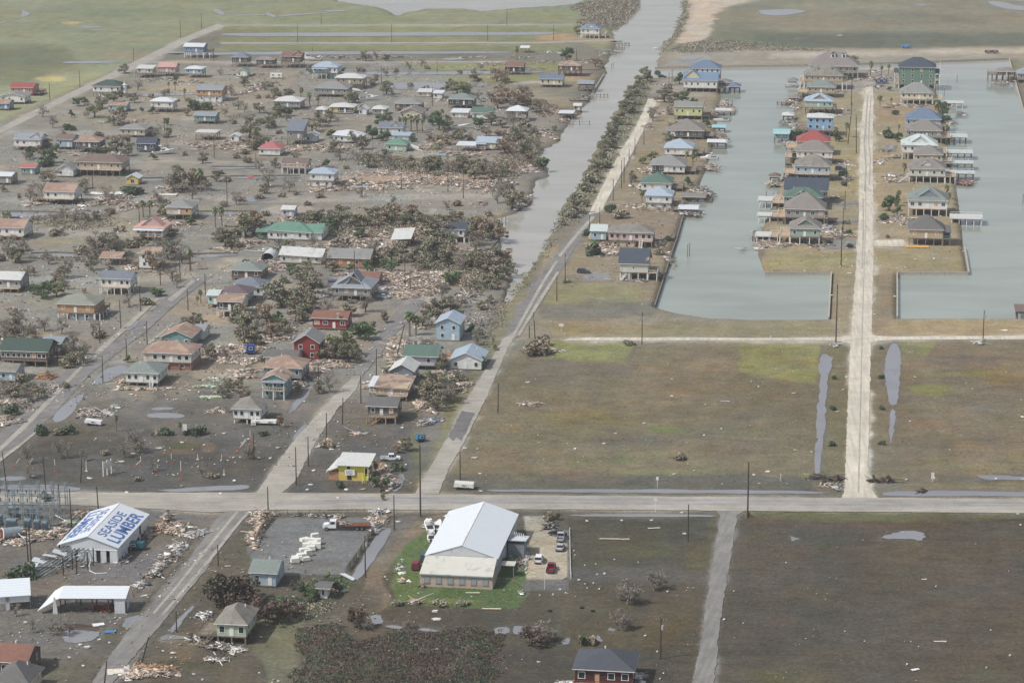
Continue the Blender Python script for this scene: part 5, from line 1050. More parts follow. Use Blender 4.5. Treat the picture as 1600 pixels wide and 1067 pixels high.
def warehouse():
    ez, rz_ = 4.0,6.6
    FR = P(184,856, ez); FL = P(98,852, ez); BR = P(232,804, ez)
    d = (BR - FR).length; yaw = math.atan2(-(BR - FR).x, (BR - FR).y); w = 15.0
    root = thing('warehouse', 'white metal warehouse with blue lettering painted on both roof slopes', 'warehouse', (FR.x, FR.y, 0), yaw)
    LANDMARKS.append((160,876, 'lettered white warehouse'))
    # local: x from -w to 0, y from 0 to d
    wl = -w + 3.2                                    # the west wall stands back under the roof
    mb = MB()
    def wallx(x, y0, y1, z0, z1): mb.box(x, (y0 + y1) / 2,(z0 + z1) / 2,.12, y1 - y0, z1 - z0)
    def wally(y, x0, x1, z0, z1): mb.box((x0 + x1) / 2, y, (z0 + z1) / 2, x1 - x0,.12, z1 - z0)
    for a, b_ in ((wl, -10.9),(-9.1,-5.5),(-4.4,-3.0),(-2.1,-.2)): wally(.2, a, b_, 0 if a > -5 else .25,3.2)
    wally(.2, wl, -.2,3.2, ez)
    mb.hexa([(-w + .2,.14, ez),(-.2,.14, ez),(-.2,.26, ez),(-w + .2,.26, ez)], [(-w / 2 - .02,.14, rz_ - .05),(-w / 2 + .02,.14, rz_ - .05),(-w / 2 + .02,.26, rz_ - .05),(-w / 2 - .02,.26, rz_ - .05)])
    mb.hexa([(-w + .2, d - .26, ez),(-.2, d - .26, ez),(-.2, d - .14, ez),(-w + .2, d - .14, ez)], [(-w / 2 - .02, d - .26, rz_ - .05),(-w / 2 + .02, d - .26, rz_ - .05),(-w / 2 + .02, d - .14, rz_ - .05),(-w / 2 - .02, d - .14, rz_ - .05)])
    wally(d - .2, wl, -.2,0, ez)
    rs = random.Random(3); y = .26                    # east wall: sheets of uneven, torn lower edge
    wallx(-.2,.26, d - .2,1.5, ez)
    while y < d - .5:
        y1 = min(d - .2, y + rs.uniform(.7,1.3)); wallx(-.2, y, y1,0 if rs.random() < .4 else rs.uniform(.3,1.3),1.5); y = y1 + rs.choice((0,0,.25))
    wallx(wl, .26, d - .2,0, ez)
    mb.build('wall', M_WMET, root)
    for a, b_, zz in ((-10.9,-9.1,3.2),(-5.5,-4.4,3.2),(-3.0,-2.1,1.4)):
        q = MB(); q.box((a + b_) / 2,.36, zz / 2, b_ - a, .1, zz); q.build('doorway', M_DARKIN, root)
    q = MB(); q.box((wl - .2) / 2,.1,3.25,-wl - .2,.1,.18); q.build('door_track', M_WHITE, root)
    q = MB(); q.box(-9.3,.05,1.5,1.5,.06,2.9, rot=Matrix.Rotation(R(9),3, 'Y') @ Matrix.Rotation(R(6),3, 'X')); q.build('hanging_door_sheet', M_WMET, root)
    q = MB(); q.box(-.05, d * .72,2.4,.1,.9,2.1); q.build('side_door', M_DARKIN, root)
    for yy in (6,11): q = MB(); q.box(-.12, yy, .7,.1,1.1,1.2, rot=Matrix.Rotation(R(8),3, 'Y')); q.build('bent_wall_sheet', M_TORN, root)
    posts_on(root, [(-w + .3,0.3),(-w + .3, d * .5),(-w + .3, d - .4)], ez - .1, M_POLE, .12)
    rf = MB(); o_ = .25
    for sx in (0,1):
        x0, x1 = (-w - o_, -w / 2) if sx == 0 else (-w / 2, o_)
        z0, z1 = (ez, rz_) if sx == 0 else (rz_, ez)
        lo = [(x0,-o_, z0),(x1,-o_, z1),(x1, d + o_, z1),(x0, d + o_, z0)]; rf.hexa(lo, [(a, b_, c + .12) for a, b_, c in lo])
    r = rf.build('roof', M_WROOF, root)
    n = Vector((rz_ - ez, 0, w / 2)).normalized(); off = .15
    up = Vector((-(w / 2 + o_),0, rz_ - ez)).normalized()        # east slope: up towards the ridge
    n = up.cross(Vector((0,-1,0))).normalized(); n = n if n.z > 0 else -n
    e0 = Vector((o_, 0, ez + .12))
    text_on(r, 'LUMBER', 4.3, e0 + up * .75 + Vector((0,2.0,0)) + n * .03,(0,1,0), up, length=d - 4.6, bold=.025)
    text_on(r, 'SEASIDE', 3.3, e0 + up * 4.5 + Vector((0,3.2,0)) + n * .03,(0,1,0), up, length=d - 8.2, bold=.02)
    up2 = Vector((w / 2 + o_, 0, rz_ - ez)).normalized(); n2 = Vector((-n.x, 0, n.z)); f0 = Vector((-w - o_, 0, ez + .12))
    text_on(r, 'LUMBER', 4.3, f0 + up2 * .75 + Vector((0, d - 2.0,0)) + n2 * .03,(0,-1,0), up2, length=d - 4.6, bold=.025)
    text_on(r, 'SEASIDE', 3.3, f0 + up2 * 4.5 + Vector((0, d - 3.2,0)) + n2 * .03,(0,-1,0), up2, length=d - 8.2, bold=.02)
    q = MB(); q.box(-w / 2, d / 2, rz_ + .13,.35, d + .4,.06); q.build('ridge_cap', M_WHITE, r)
warehouse()
def open_shed(name, label, FL, FR, BR, ezf, ezb, post_px, panels, droop=0.0, lm=None):
    A = P(*FL, ezf); B = P(*FR, ezf); C = P(*BR, ezb); root_p = B.copy(); root_p.z = 0
    xd = (B - A); w = Vector((xd.x, xd.y, 0)).length; yaw = math.atan2(xd.y, xd.x)
    dd = Vector((C.x - B.x, C.y - B.y, 0)); c_, s_ = math.cos(yaw), math.sin(yaw); dl = -dd.x * s_ + dd.y * c_
    root = thing(name, label, 'shed', root_p, yaw); LANDMARKS.append((FR[0] - 40, FR[1] + 24, lm))
    lo = [(-w, -.3, ezf),(.3,-.3, ezf),(.3, dl, ezb),(-w, dl, ezb)]
    mb = MB(); mb.hexa(lo, [(a, b_, c + .12) for a, b_, c in lo])
    r = mb.build('roof', M_WROOF, root)
    if droop:
        k = droop; lo = [(-w - 5.0,-.3,.6),(-w, -.3, ezf),(-w, dl, ezb),(-w - 2.0, dl, ezb - 1.2)]; mb = MB(); mb.hexa(lo, [(a, b_, c + .12) for a, b_, c in lo]); mb.build('collapsed_roof_end', M_WROOF, r)
        mb = MB(); mb.hexa([(-w - 1.5,-.4,0),(-w - .3,-.4,0),(-w - .3,-.3,0),(-w - 1.5,-.3,0)], [(-w - 1.1,-.4, ezf + .4),(-w - .8,-.4, ezf + .4),(-w - .8,-.3, ezf + .4),(-w - 1.1,-.3, ezf + .4)]); mb.build('torn_panel', M_WMET, root)
    n = max(2, int(w / 3.2))
    for j, (yy, ez) in enumerate(((.2, ezf),(dl - .3, ezb))):
        posts_on(root, [(-w + .3 + (w - .5) * i / n, yy) for i in range(n + 1)], ez, M_POLE, .12)
    mb = MB(); mb.box(-w / 2, dl - .25, ezb - .3, w, .1,.3); mb.box(-w / 2,.15, ezf - .2, w, .1,.25); mb.build('beam', M_POLE, root)
    for (a, b_, hh) in panels:
        mb = MB(); mb.box(-w + w * (a + b_) / 2,0, ezf - hh / 2, w * (b_ - a),.08, hh); mb.build('front_sheet', M_WMET, root)
    mb = MB(); mb.box(.15, dl * .55, ezf * .5,.08, dl * .5, ezf); mb.build('side_sheet', M_WMET, root)
    return root, w, dl
open_shed('open_shed', 'long white-roofed open storage shed with its left end collapsed', (92,934.5),(195,934.7),(206,915.5),3.6,4.4,0, [(.84,1.0,3.6)], 1, 'long open storage shed')
open_shed('open_shed', 'white-roofed open shed with torn front sheeting at the left edge', (-8,933),(46,929.5),(72,901),3.4,4.8,0, [(0,1.0,1.5),(.30,.42,3.3),(.0,.06,3.3)], 0, 'open shed at the left edge')
# heap of red-brown stock under the long shed
o = debris_boxes('timber_stack', 120,3.2,1.8,1.6, [(150,84,66),(132,78,62),(110,70,58),(160,110,84)], seed=5, small=.8); o.location = P(165,951); tag(o, 'heap of red-brown boards under the long open storage shed', 'timber stack', kind='stuff')

# ------------------------------------------------------------------ metal hall with brick front
def hall():
    A = P(663,874,5.0); B = P(776,873,5.0); C = P(808,804,5.0); yaw = math.atan2(-(C - B).x, (C - B).y); d = (C - B).length; w = (B - A).length * math.cos(yaw + .0) * 1.0
    root = thing('metal_hall', 'large white metal-roofed hall with cream slope over a pinkish brick front', 'hall', (B.x, B.y, 0), yaw); LANDMARKS.append((720,920, 'large white hall')); LANDMARKS.append((790,860, 'large white hall'))
    ez, rz_, lean, lz = 5.0,7.9,7.6,3.1
    mb = MB(); mb.box(-w / 2, d / 2, ez / 2, w - .3, d - .1, ez)
    mb.hexa([(-w + .15,.05, ez),(-.15,.05, ez),(-.15, d - .05, ez),(-w + .15, d - .05, ez)], [(-w / 2 - .02,.05, rz_ - .05),(-w / 2 + .02,.05, rz_ - .05),(-w / 2 + .02, d - .05, rz_ - .05),(-w / 2 - .02, d - .05, rz_ - .05)])
    mb.build('wall', mat('grey_white_metal_wall', S(196,200,202),.55,.05,.8, kind='vribbed', bump=.2), root)
    rf = MB()
    for x0, x1, z0, z1 in ((-w - .4,-w / 2, ez, rz_),(-w / 2,.4, rz_, ez)):
        lo = [(x0,-.1, z0),(x1,-.1, z1),(x1, d + .3, z1),(x0, d + .3, z0)]; rf.hexa(lo, [(a, b_, c + .14) for a, b_, c in lo])
    r = rf.build('roof', M_WROOF, root)
    q = MB(); q.box(-w / 2, d / 2, rz_ + .15,.4, d + .4,.06); q.build('ridge_cap', M_WHITE, r)
    for x, y, s_ in ((-w + 1.5,1.6,.4),(-.7,9,.5),(-.6,17,.6),(-.7,4,.5),(-w + .5,30,.5)):
        q = MB(); q.box(x, y, ez + .3 + (.1 if x < -5 else 0), s_ * 1.6, s_, .1, rz=.5, rot=None); q.build('loose_flashing', M_TORN, r)
    for i in range(9):       # damaged eave edge on the east side
        q = MB(); q.box(.36,4 + i * 2.7, ez - .12,.12,1.9,.3); q.build('eave_gap', M_DARKIN if i % 3 else M_TORN, root)
    mb = MB(); mb.box(-w / 2,-lean / 2, lz / 2, w + .3, lean, lz); mb.build('brick_front', M_BRICKP, root)
    lo = [(-w - .25,-lean - .2, lz),(.25,-lean - .2, lz),(.1,-.08, ez + .1),(-w - .1,-.08, ez + .1)]
    mb = MB(); mb.hexa(lo, [(a, b_, c + .14) for a, b_, c in lo]); mb.build('cream_slope', M_CREAM, root)
    mb = MB(); mb.box(-w / 2,-lean - .28, lz - .08, w + .6,.2,.22); mb.build('gutter', M_STEEL, root)
    mw = mat('boarded_window_panel', S(150,156,158),.6,.08)
    for i in range(6): 
        x = -w + w * (i + .55) / 6.1; window_parts(root, x, -lean - .05,1.75,1.1,1.5,0, mw, M_STEEL)
        mb = MB(); mb.box(0,0,0,1.5,.12,.16); mb.build('sill', M_BRICKR, root, (x, -lean - .06,.85))
    # entrance porch and canopy on the east side
    q = MB(); q.box(2.4,3.0,3.0,3.4,3.2,.16, rot=None); c = q.build('side_canopy', M_CREAM, root); posts_on(root, [(3.8,1.6),(3.8,4.4)], 2.9, M_STEEL, .08)
    q = MB(); q.box(2.2,20,1.6,4.0,5.5,3.2); q.build('side_annex', wall_mat('greyblue'), root)
    q = roof_mesh(4.4,6.0,.9, 'b', .3); q.build('annex_roof', [ROOFS['white'], M_WHITE], root, (2.2,20,3.2))
    for k in range(6): q = MB(); q.box(0,0,.45,.12,.5,.9, rot=Matrix.Rotation(R(-20),3, 'Y')); q.build('torn_roof_edge', M_WHITE, root, (.6 + k * .6,22.6 - k * .3,3.7))
    railing(root, [(.3,-2.2),(3.8,-2.2),(5.6,-4.8)], 0, M_WOODG)
hall()

# ------------------------------------------------------------------ bright yellow shop with a sign
def yellow_shop():
    base = P(549,751); root = thing('yellow_shop', 'bright yellow corner shop with pale metal roof and white board sign', 'shop', base, GRID_YAW); LANDMARKS.append((550,750, 'bright yellow shop'))
    root.scale = (.8,.8,.8); w, d = 8.6,7.5; yw = mat('yellow_siding', S(226,190,60),.8,.08,1.2, kind='siding', bump=.1, col2=S(214,160,50)); yl = mat('lemon_siding', S(214,216,96),.8,.08,1.2, kind='siding', bump=.1)
    mb = MB(); mb.box(0, d / 2,2.7, w, d, 5.4); mb.build('wall', yw, root)
    mb = MB(); mb.box(0,-.04,4.4, w + .02,.08,1.7); mb.build('upper_front', yl, root)
    lo = [(-w / 2 - 1.0,-1.1,5.4),(w / 2 + 2.2,-1.1,5.4),(w / 2 + 2.6, d + 1.2,7.2),(-w / 2 - .4, d + 1.2,7.2)]; mb = MB(); mb.hexa(lo, [(a, b_, c + .16) for a, b_, c in lo]); r = mb.build('roof', ROOFS['pale'], root)
    lo = [(-w / 2 - 4.2,-.6,3.1),(-w / 2 - .05,-.6,4.6),(-w / 2 - .05, d, 6.0),(-w / 2 - 1.6, d, 5.6)]; mb = MB(); mb.hexa(lo, [(a, b_, c + .14) for a, b_, c in lo]); mb.build('side_roof', ROOFS['pale'], root)
    mb = MB(); mb.box(-w / 2 - 1.8,2.0,1.4,3.4,3.6,2.8); mb.build('side_room', wall_mat('orange'), root)
    window_parts(root, -.9,-.1,4.6,1.2,1.0,0); q = MB(); q.box(-.7,-.12,1.4,1.4,.1,1.8); q.build('doorway', M_DARKIN, root)
    q = MB(); q.box(0,0,0,3.4,.14,1.9); sg = q.build('sign_board', M_WHITE, root, (-.4,-.42,3.0)); sg.rotation_euler = (0, R(-3),0)
    for k, (ww, zz) in enumerate(((2.3,.45),(2.6,.0),(1.8,-.45))):      # writing too small to read: lines of short strokes
        for j in range(int(ww / .3)): q = MB(); q.box(-ww / 2 + j * .3 + .1,-.085, zz, .2 if (j + k) % 3 else .12,.03,.22); q.build('sign_stroke', mat('navy_sign_paint', S(60,72,110),.6,.05), sg)
    posts_on(root, [(w / 2 + 1.6,-.8)], 5.4, M_WHITE, .1); posts_on(root, [(w / 2 + .4,-.8)], 5.3, yl, .1)
    stairs(root, (w / 2 + .6,-.6,1.6),(w / 2 + .8,-3.0,.1),1.6, yl); mb = MB(); mb.box(w / 2 + 1.2,.8,1.6,2.4,2.6,.14); mb.build('porch', yl, root); railing(root, [(w / 2 + .1,-.6),(w / 2 + 2.3,-.6),(w / 2 + 2.3,2.0)], 1.65, yl)
yellow_shop()
def fence(name, label, pts, m, hgt=1.3, cat='fence', step=2.5, boards=True, gap=.4, jit=0.0):
    W_ = [P(*p) for p in pts]; root = thing(name, '', cat, W_[0]); pend(root, label, *pts[len(pts) // 2]) if ',' not in label else root.__setitem__('label', label.replace(',', ''))
    rs = random.Random(int(pts[0][0])); rel = [q - W_[0] for q in W_]
    mb = MB(); n_post = 0
    pme = cached(('fpost', m.name, hgt), lambda: (lambda q: (q.box(0,0, hgt / 2,.14,.14, hgt), q.mesh('post', m))[1])(MB()))
    for a, b_ in zip(rel[:-1], rel[1:]):
        L = (b_ - a).length; n = max(1, round(L / step))
        for i in range(n + 1):
            if i == n and b_ is not rel[-1]: continue
            p = a.lerp(b_, i / n); po = link('post', pme, root, p); po.rotation_euler = (R(rs.gauss(0,3 + jit * 8)), R(rs.gauss(0,3 + jit * 8)),0)
        for zz in (.35, hgt - .2): mb.bar(a + Vector((0,0, zz)), b_ + Vector((0,0, zz)),.06,0,.1)
        if boards:
            k = int(L / gap)
            for i in range(k):
                if rs.random() < .12 + jit * .4: continue
                p = a.lerp(b_, (i + .5) / k); mb.box(p.x, p.y, hgt * .52 + rs.uniform(-.06,.06), gap * .8,.05, hgt * .95, rz=math.atan2((b_ - a).y, (b_ - a).x))
    mb.build('boards' if boards else 'rail', m, root); return root
fence('board_fence', 'low weathered board fence in front of the bright yellow shop,', [(530,757),(560,758),(592,757)], M_WOODG, 1.2)
fence('board_fence', 'battered board fence along the ditch right of the truck yard,', [(590,822),(575,845),(560,868),(540,896)], M_WOODG, 1.6, jit=.5)
fence('board_fence', 'broken board fence buried in planks left of the truck yard,', [(424,812),(408,830),(398,850)], M_WOODG, 1.6, jit=.9)
fence('board_fence', 'ruined fence littered with white scraps beside the lumber yard road,', [(300,842),(278,862),(262,882),(245,898),(228,912),(208,930)], M_WOODG, 1.2, boards=False, jit=.8)
fence('rail_fence', 'line of white stakes along the gravel car park edge,', [(890,828),(890.5,850),(891,880),(892,903)], M_WHITE, .7, boards=False, step=1.6)
fence('wire_fence', 'thin fence around the back of the truck yard by the main road,', [(432,803),(500,803),(570,801),(592,803)], M_WOODG, 1.3, boards=False, jit=.4)

# ------------------------------------------------------------------ bulkheads (seawalls)
M_BULK = mat('seawall_timber', S(120,116,108),.9,.14,1.5); M_BULKC = mat('seawall_concrete', S(176,170,160),.9,.1,1.5)
def bulk(label, pts, m=M_BULKC, cap=.45):
    W_ = [P(*p) for p in pts]; root = thing('seawall', label, 'seawall', W_[0])
    for a, b_ in zip(W_[:-1], W_[1:]):
        a = a - W_[0]; b_ = b_ - W_[0]; L = (b_ - a).length; n = max(1, round(L / 9)); 
        for i in range(n):
            p, q = a.lerp(b_, i / n), a.lerp(b_, (i + 1) / n - .004); mb = MB(); c = (p + q) / 2; rz = math.atan2((q - p).y, (q - p).x)
            mb.box(0,0,-.9,(q - p).length, .3,2.4); mb.box(0,0,.36,(q - p).length, cap, .14)
            o = mb.build('panel', m, root, c); o.rotation_euler[2] = rz
    return root
bulk('long concrete seawall on the far side of the basins', [(1023,106),(1140,104),(1262,102),(1400,98.5),(1577,92)])
bulk('pale seawall edge running down the upper right corner', [(1577,92),(1588,132),(1600,175),(1616,230)])
bulk('dark timber seawall along the near-left side of the basin', [(1068,336),(1058,372),(1049,397),(1036,438),(1023,478)], M_BULK)
bulk('straight seawall at the foot of the west basin lot', [(1195,427),(1299,426)])
bulk('pale seawall beside the left end of the shell road', [(1299,426),(1295,497)])
bulk('straight seawall below the bare lot of the east row', [(1402,426.5),(1514,426.5)])
bulk('seawall on the right side of the east row lot', [(1514,426.5),(1510,400),(1507,387)])
bulk('thin seawall on the left side of the east basin', [(1402,426.5),(1402,496)])
bulk('seawall on the bank below the open boat shed', [(944,116),(934,132),(927,144)])
bulk('seawall facing the channel beside the brown thicket', [(781,372),(768,388),(764,396)], M_BULK)
bulk('timber seawall edge below the far row of wrecks', [(905,110),(935,110),(944,104)], M_BULK)

for lb, q in (('low dark timber seawall of the upper canal below the long rubble row', [(222,279),(350,276),(470,275)]),('dark canal wall behind the two tall palms', [(300,331),(345,330.5),(392,330.5)]),('dark canal wall left of the torn two-storey house', [(48,396),(90,395),(134,397)]),('dark canal wall right of the torn two-storey house', [(299,397.5),(335,396.5),(372,396)]),('dark canal wall at the left edge near the stranded white boat', [(0,331),(60,331),(110,333)]),('thin canal wall left of the beached cruiser rows', [(330,261),(400,261)])): bulk(lb, q, M_BULK)
# ------------------------------------------------------------------ substation of steel frames at the left edge
def substation():
    base = P(40,826); root = thing('substation', 'steel lattice electrical substation with blue-grey transformers at the left edge', 'substation', base, R(-6)); LANDMARKS.append((40,826, 'steel substation'))
    xs = (-9,-5,-.5,3.2,6.8); ys = (0,7,14)
    for x in xs:
        for y in ys:
            h = 8.5 if y > 0 else 7; mb = MB()
            for dx, dy in ((-.3,-.3),(.3,-.3),(-.3,.3),(.3,.3)): mb.box(dx, dy, h / 2,.09,.09, h)
            for k in range(int(h / .9)):
                z = k * .9; s_ = 1 if k % 2 else -1
                mb.bar((-.3 * s_, -.3, z),(.3 * s_, -.3, z + .9),.05); mb.bar((-.3,-.3 * s_, z),(-.3,.3 * s_, z + .9),.05); mb.bar((.3,-.3 * s_, z),(.3,.3 * s_, z + .9),.05)
            mb.build('lattice_column', M_STEEL, root, (x, y, 0))
    for y in ys:
        for z in (4.2,6.6):
            mb = MB(); mb.bar((-9, y, z),(6.8, y, z),.12); mb.bar((-9, y, z + .5),(6.8, y, z + .5),.1)
            for k in range(16): mb.bar((-9 + k, y, z + (.5 if k % 2 else 0)),(-8 + k, y, z + (0 if k % 2 else .5)),.05)
            mb.build('cross_beam', M_STEEL, root)
    for x in xs:
        mb = MB(); mb.bar((x, 0,6.7),(x, 14,8.0),.12); mb.bar((x, 0,6.2),(x, 14,7.5),.08); mb.build('long_beam', M_STEEL, root)
    mi = mat('brown_porcelain', S(96,70,60),.3,.1)
    for k in range(14):
        mb = MB(); mb.tube([(0,0,0),(0,0,.9)], [.1,.1], 8)
        for j in range(4): mb.tube([(0,0,.15 + j * .2),(0,0,.2 + j * .2)], [.2,.2], 8)
        mb.build('insulator', mi, root, (-8.4 + (k % 7) * 2.3,0 if k < 7 else 7,7.1 if k < 7 else 7.2))
    mt = mat('transformer_paint', S(128,146,156),.5,.08)
    for x, y, sx, sz in ((-8,3,2.0,2.2),(-3.2,-1.2,2.6,2.6),(1.0,-1.4,1.6,2.8),(3.4,-1.2,1.4,2.6),(5.4,-1,1.2,2.2),(-1,9,2,2.4),(-6,10,2.4,2.2)):
        mb = MB(); mb.box(0,0, sz / 2 + .3, sx, 1.5, sz)
        for j in range(int(sx / .25)): mb.box(-sx / 2 + .12 + j * .25,-.95, sz * .5 + .3,.06,.4, sz * .8)
        for j in (-.4,0,.4): mb.tube([(j, 0, sz + .3),(j, 0, sz + 1.1)], [.1,.07], 6)
        mb.build('transformer', mt, root, (x, y, 0))
substation()
def coil():
    base = P(12,842); root = thing('culvert_pipe', 'toppled rusty-mouthed corrugated tank lying in front of the substation', 'tank', base, R(20)); mb = MB()
    mb.tube([(-1.2,0,1.5),(3.4,.6,1.4)], [1.5,1.4], 16); mb.build('shell', M_STEEL, root); mb = MB(); mb.tube([(-1.3,-.02,1.5),(-1.15,0,1.5)], [1.55,1.55], 16); mb.build('rim', M_WHITE, root)
    mb = MB(); mb.tube([(-1.36,-.03,1.5),(-1.31,-.02,1.5)], [1.3,1.3], 16); mb.build('inside', mat('rust', S(110,60,50),.9,.2), root)
coil()
# collapsed frame left of the warehouse
o = thing('collapsed_frame', 'collapsed steel roof frame sloping down left of the lettered warehouse', 'wreckage', P(78,893), R(-8))
for k in range(7):
    mb = MB(); x = k * 1.1; mb.bar((x - 7,-5,.4),(x + 1,9,3.6 + .1 * (k % 3)),.22); mb.build('rafter', M_STEEL, o)
for k in range(4):
    mb = MB(); mb.bar((-7 + k * 2,-5 + k * 3.5,.6 + k * .9),(0 + k * 2,-5 + k * 3.5,.8 + k * .9),.14); mb.build('purlin', M_POLE, o)
for k, (x, y, z, a, b_) in enumerate(((-3,1.5,2.2,8,12),(-1,3.5,2.9,-8,6),(-4.5,-.5,1.5,14,-6),(1,5,3.3,4,16))):
    mb = MB(); mb.box(0,0,0,3.4,2.2,.05, rot=Matrix.Rotation(R(a),3, 'X') @ Matrix.Rotation(R(b_),3, 'Y')); mb.build('crumpled_sheet', M_TORN, o, (x, y, z))
mb = MB(); mb.tube([(6.5 + 1.5 * math.cos(t / 12 * 6.28),4.2,1.7 + 1.5 * math.sin(t / 12 * 6.28)) for t in range(13)], [.14] * 13,6); mb.build('bent_hoop', M_STEEL, o)
mb = MB(); mb.tube([(9.5,2.5,2.8),(9.3,1.5,1.4),(9.8,.5,.5),(11.5,-.4,.2),(14,.2,.3)], [.16] * 5,6); mb.build('bent_pipe', M_TORN, o)
posts_on(o, [(5,2),(8.5,3),(4,-2),(9,6),(6.8,-.5)], 4.4, M_POLE, .12)
# white lighthouse-shaped tower far left
o = thing('lighthouse_tower', 'small white lighthouse-shaped tower beside the dark green hip roof', 'tower', P(196,152),0)
mb = MB(); mb.tube([(0,0,0),(0,0,6.5)], [1.6,1.05], 12); mb.build('shaft', wall_mat('white'), o)
mb = MB(); mb.tube([(0,0,6.5),(0,0,6.7)], [1.5,1.5], 12); mb.tube([(0,0,6.7),(0,0,8.0)], [.75,.75], 8); mb.build('lantern_room', M_WHITE, o)
mb = MB(); mb.tube([(0,0,8.0),(0,0,8.9)], [1.0,.08], 10); mb.build('cap', ROOFS['grey'], o)
# arched shed
def arched(cx, yb, w, d, h, label):
    o = thing('arched_shed', label, 'shed', P(cx, yb), GRID_YAW); LANDMARKS.append((cx, yb, 'white arched shed')); n = 12
    mb = MB(); ring = [(math.cos(math.pi * i / n) * w / 2, math.sin(math.pi * i / n) * h * .62 + h * .38 if 0 < i < n else h * .38) for i in range(n + 1)]
    ring = [(w / 2,0)] + ring + [(-w / 2,0)]
    for (xa, za),(xb, zb_) in zip(ring[:-1], ring[1:]): mb.poly([(xa, 0, za),(xa, d, za),(xb, d, zb_),(xb, 0, zb_)]); mb.poly([(xa * .97,0, za * .97),(xb * .97,0, zb_ * .97),(xb * .97, d, zb_ * .97),(xa * .97, d, za * .97)]); mb.poly([(xa, 0, za),(xb, 0, zb_),(xb * .97,0, zb_ * .97),(xa * .97,0, za * .97)])
    mb.poly([(x, d, z) for x, z in ring]); mb.build('shell', ROOFS['white'], o)
    mb = MB(); mb.poly([(x * .9, d * .5, z * .94) for x, z in ring]); mb.build('dark_opening', M_DARKIN, o)
arched(418,409,5.0,9,3.4, 'white arched metal shed open at the front')
# ------------------------------------------------------------------ vehicles
M_TYRE = mat('tyre_rubber', S(38,38,38),.9,.1); M_RIM = mat('wheel_rim', S(150,150,152),.4,.05, metal=.5); M_CARG = mat('car_glass', S(30,36,44),.1,.1, spec=.8)
M_LAMP = mat('headlight_lens', S(220,220,214),.2,.05); M_TAIL = mat('tail_light_lens', S(140,24,24),.3,.05); M_BUMP = mat('bumper_plastic', S(70,70,72),.7,.1)
def paint(k, c): return mat(k, S(*c),.35,.05,2, spec=.5)
def loft(mb, prof, w0, inset=0.0, mi=0):
    """prof: (y, z, half-width) round the side outline"""
    n = len(prof); L = [(-p[2], p[0], p[1]) for p in prof]; Rr = [(p[2], p[0], p[1]) for p in prof]; k = len(mb.v); mb.v += L + Rr
    mb.f.append(tuple(k + i for i in range(n))); mb.f.append(tuple(k + n + i for i in reversed(range(n)))); mb.m += [mi, mi]
    for i in range(n):
        j = (i + 1) % n; mb.f.append((k + j, k + i, k + n + i, k + n + j)); mb.m.append(mi)
def wheel(parent, x, y, r=.36):
    mb = MB(); mb.tube([(-.12,0,0),(.12,0,0)], [r, r], 14); w_ = mb.build('wheel', M_TYRE, parent, (x, y, r)); mb = MB(); mb.tube([(-.13,0,0),(.13,0,0)], [r * .55, r * .55], 10); mb.build('rim', M_RIM, w_)
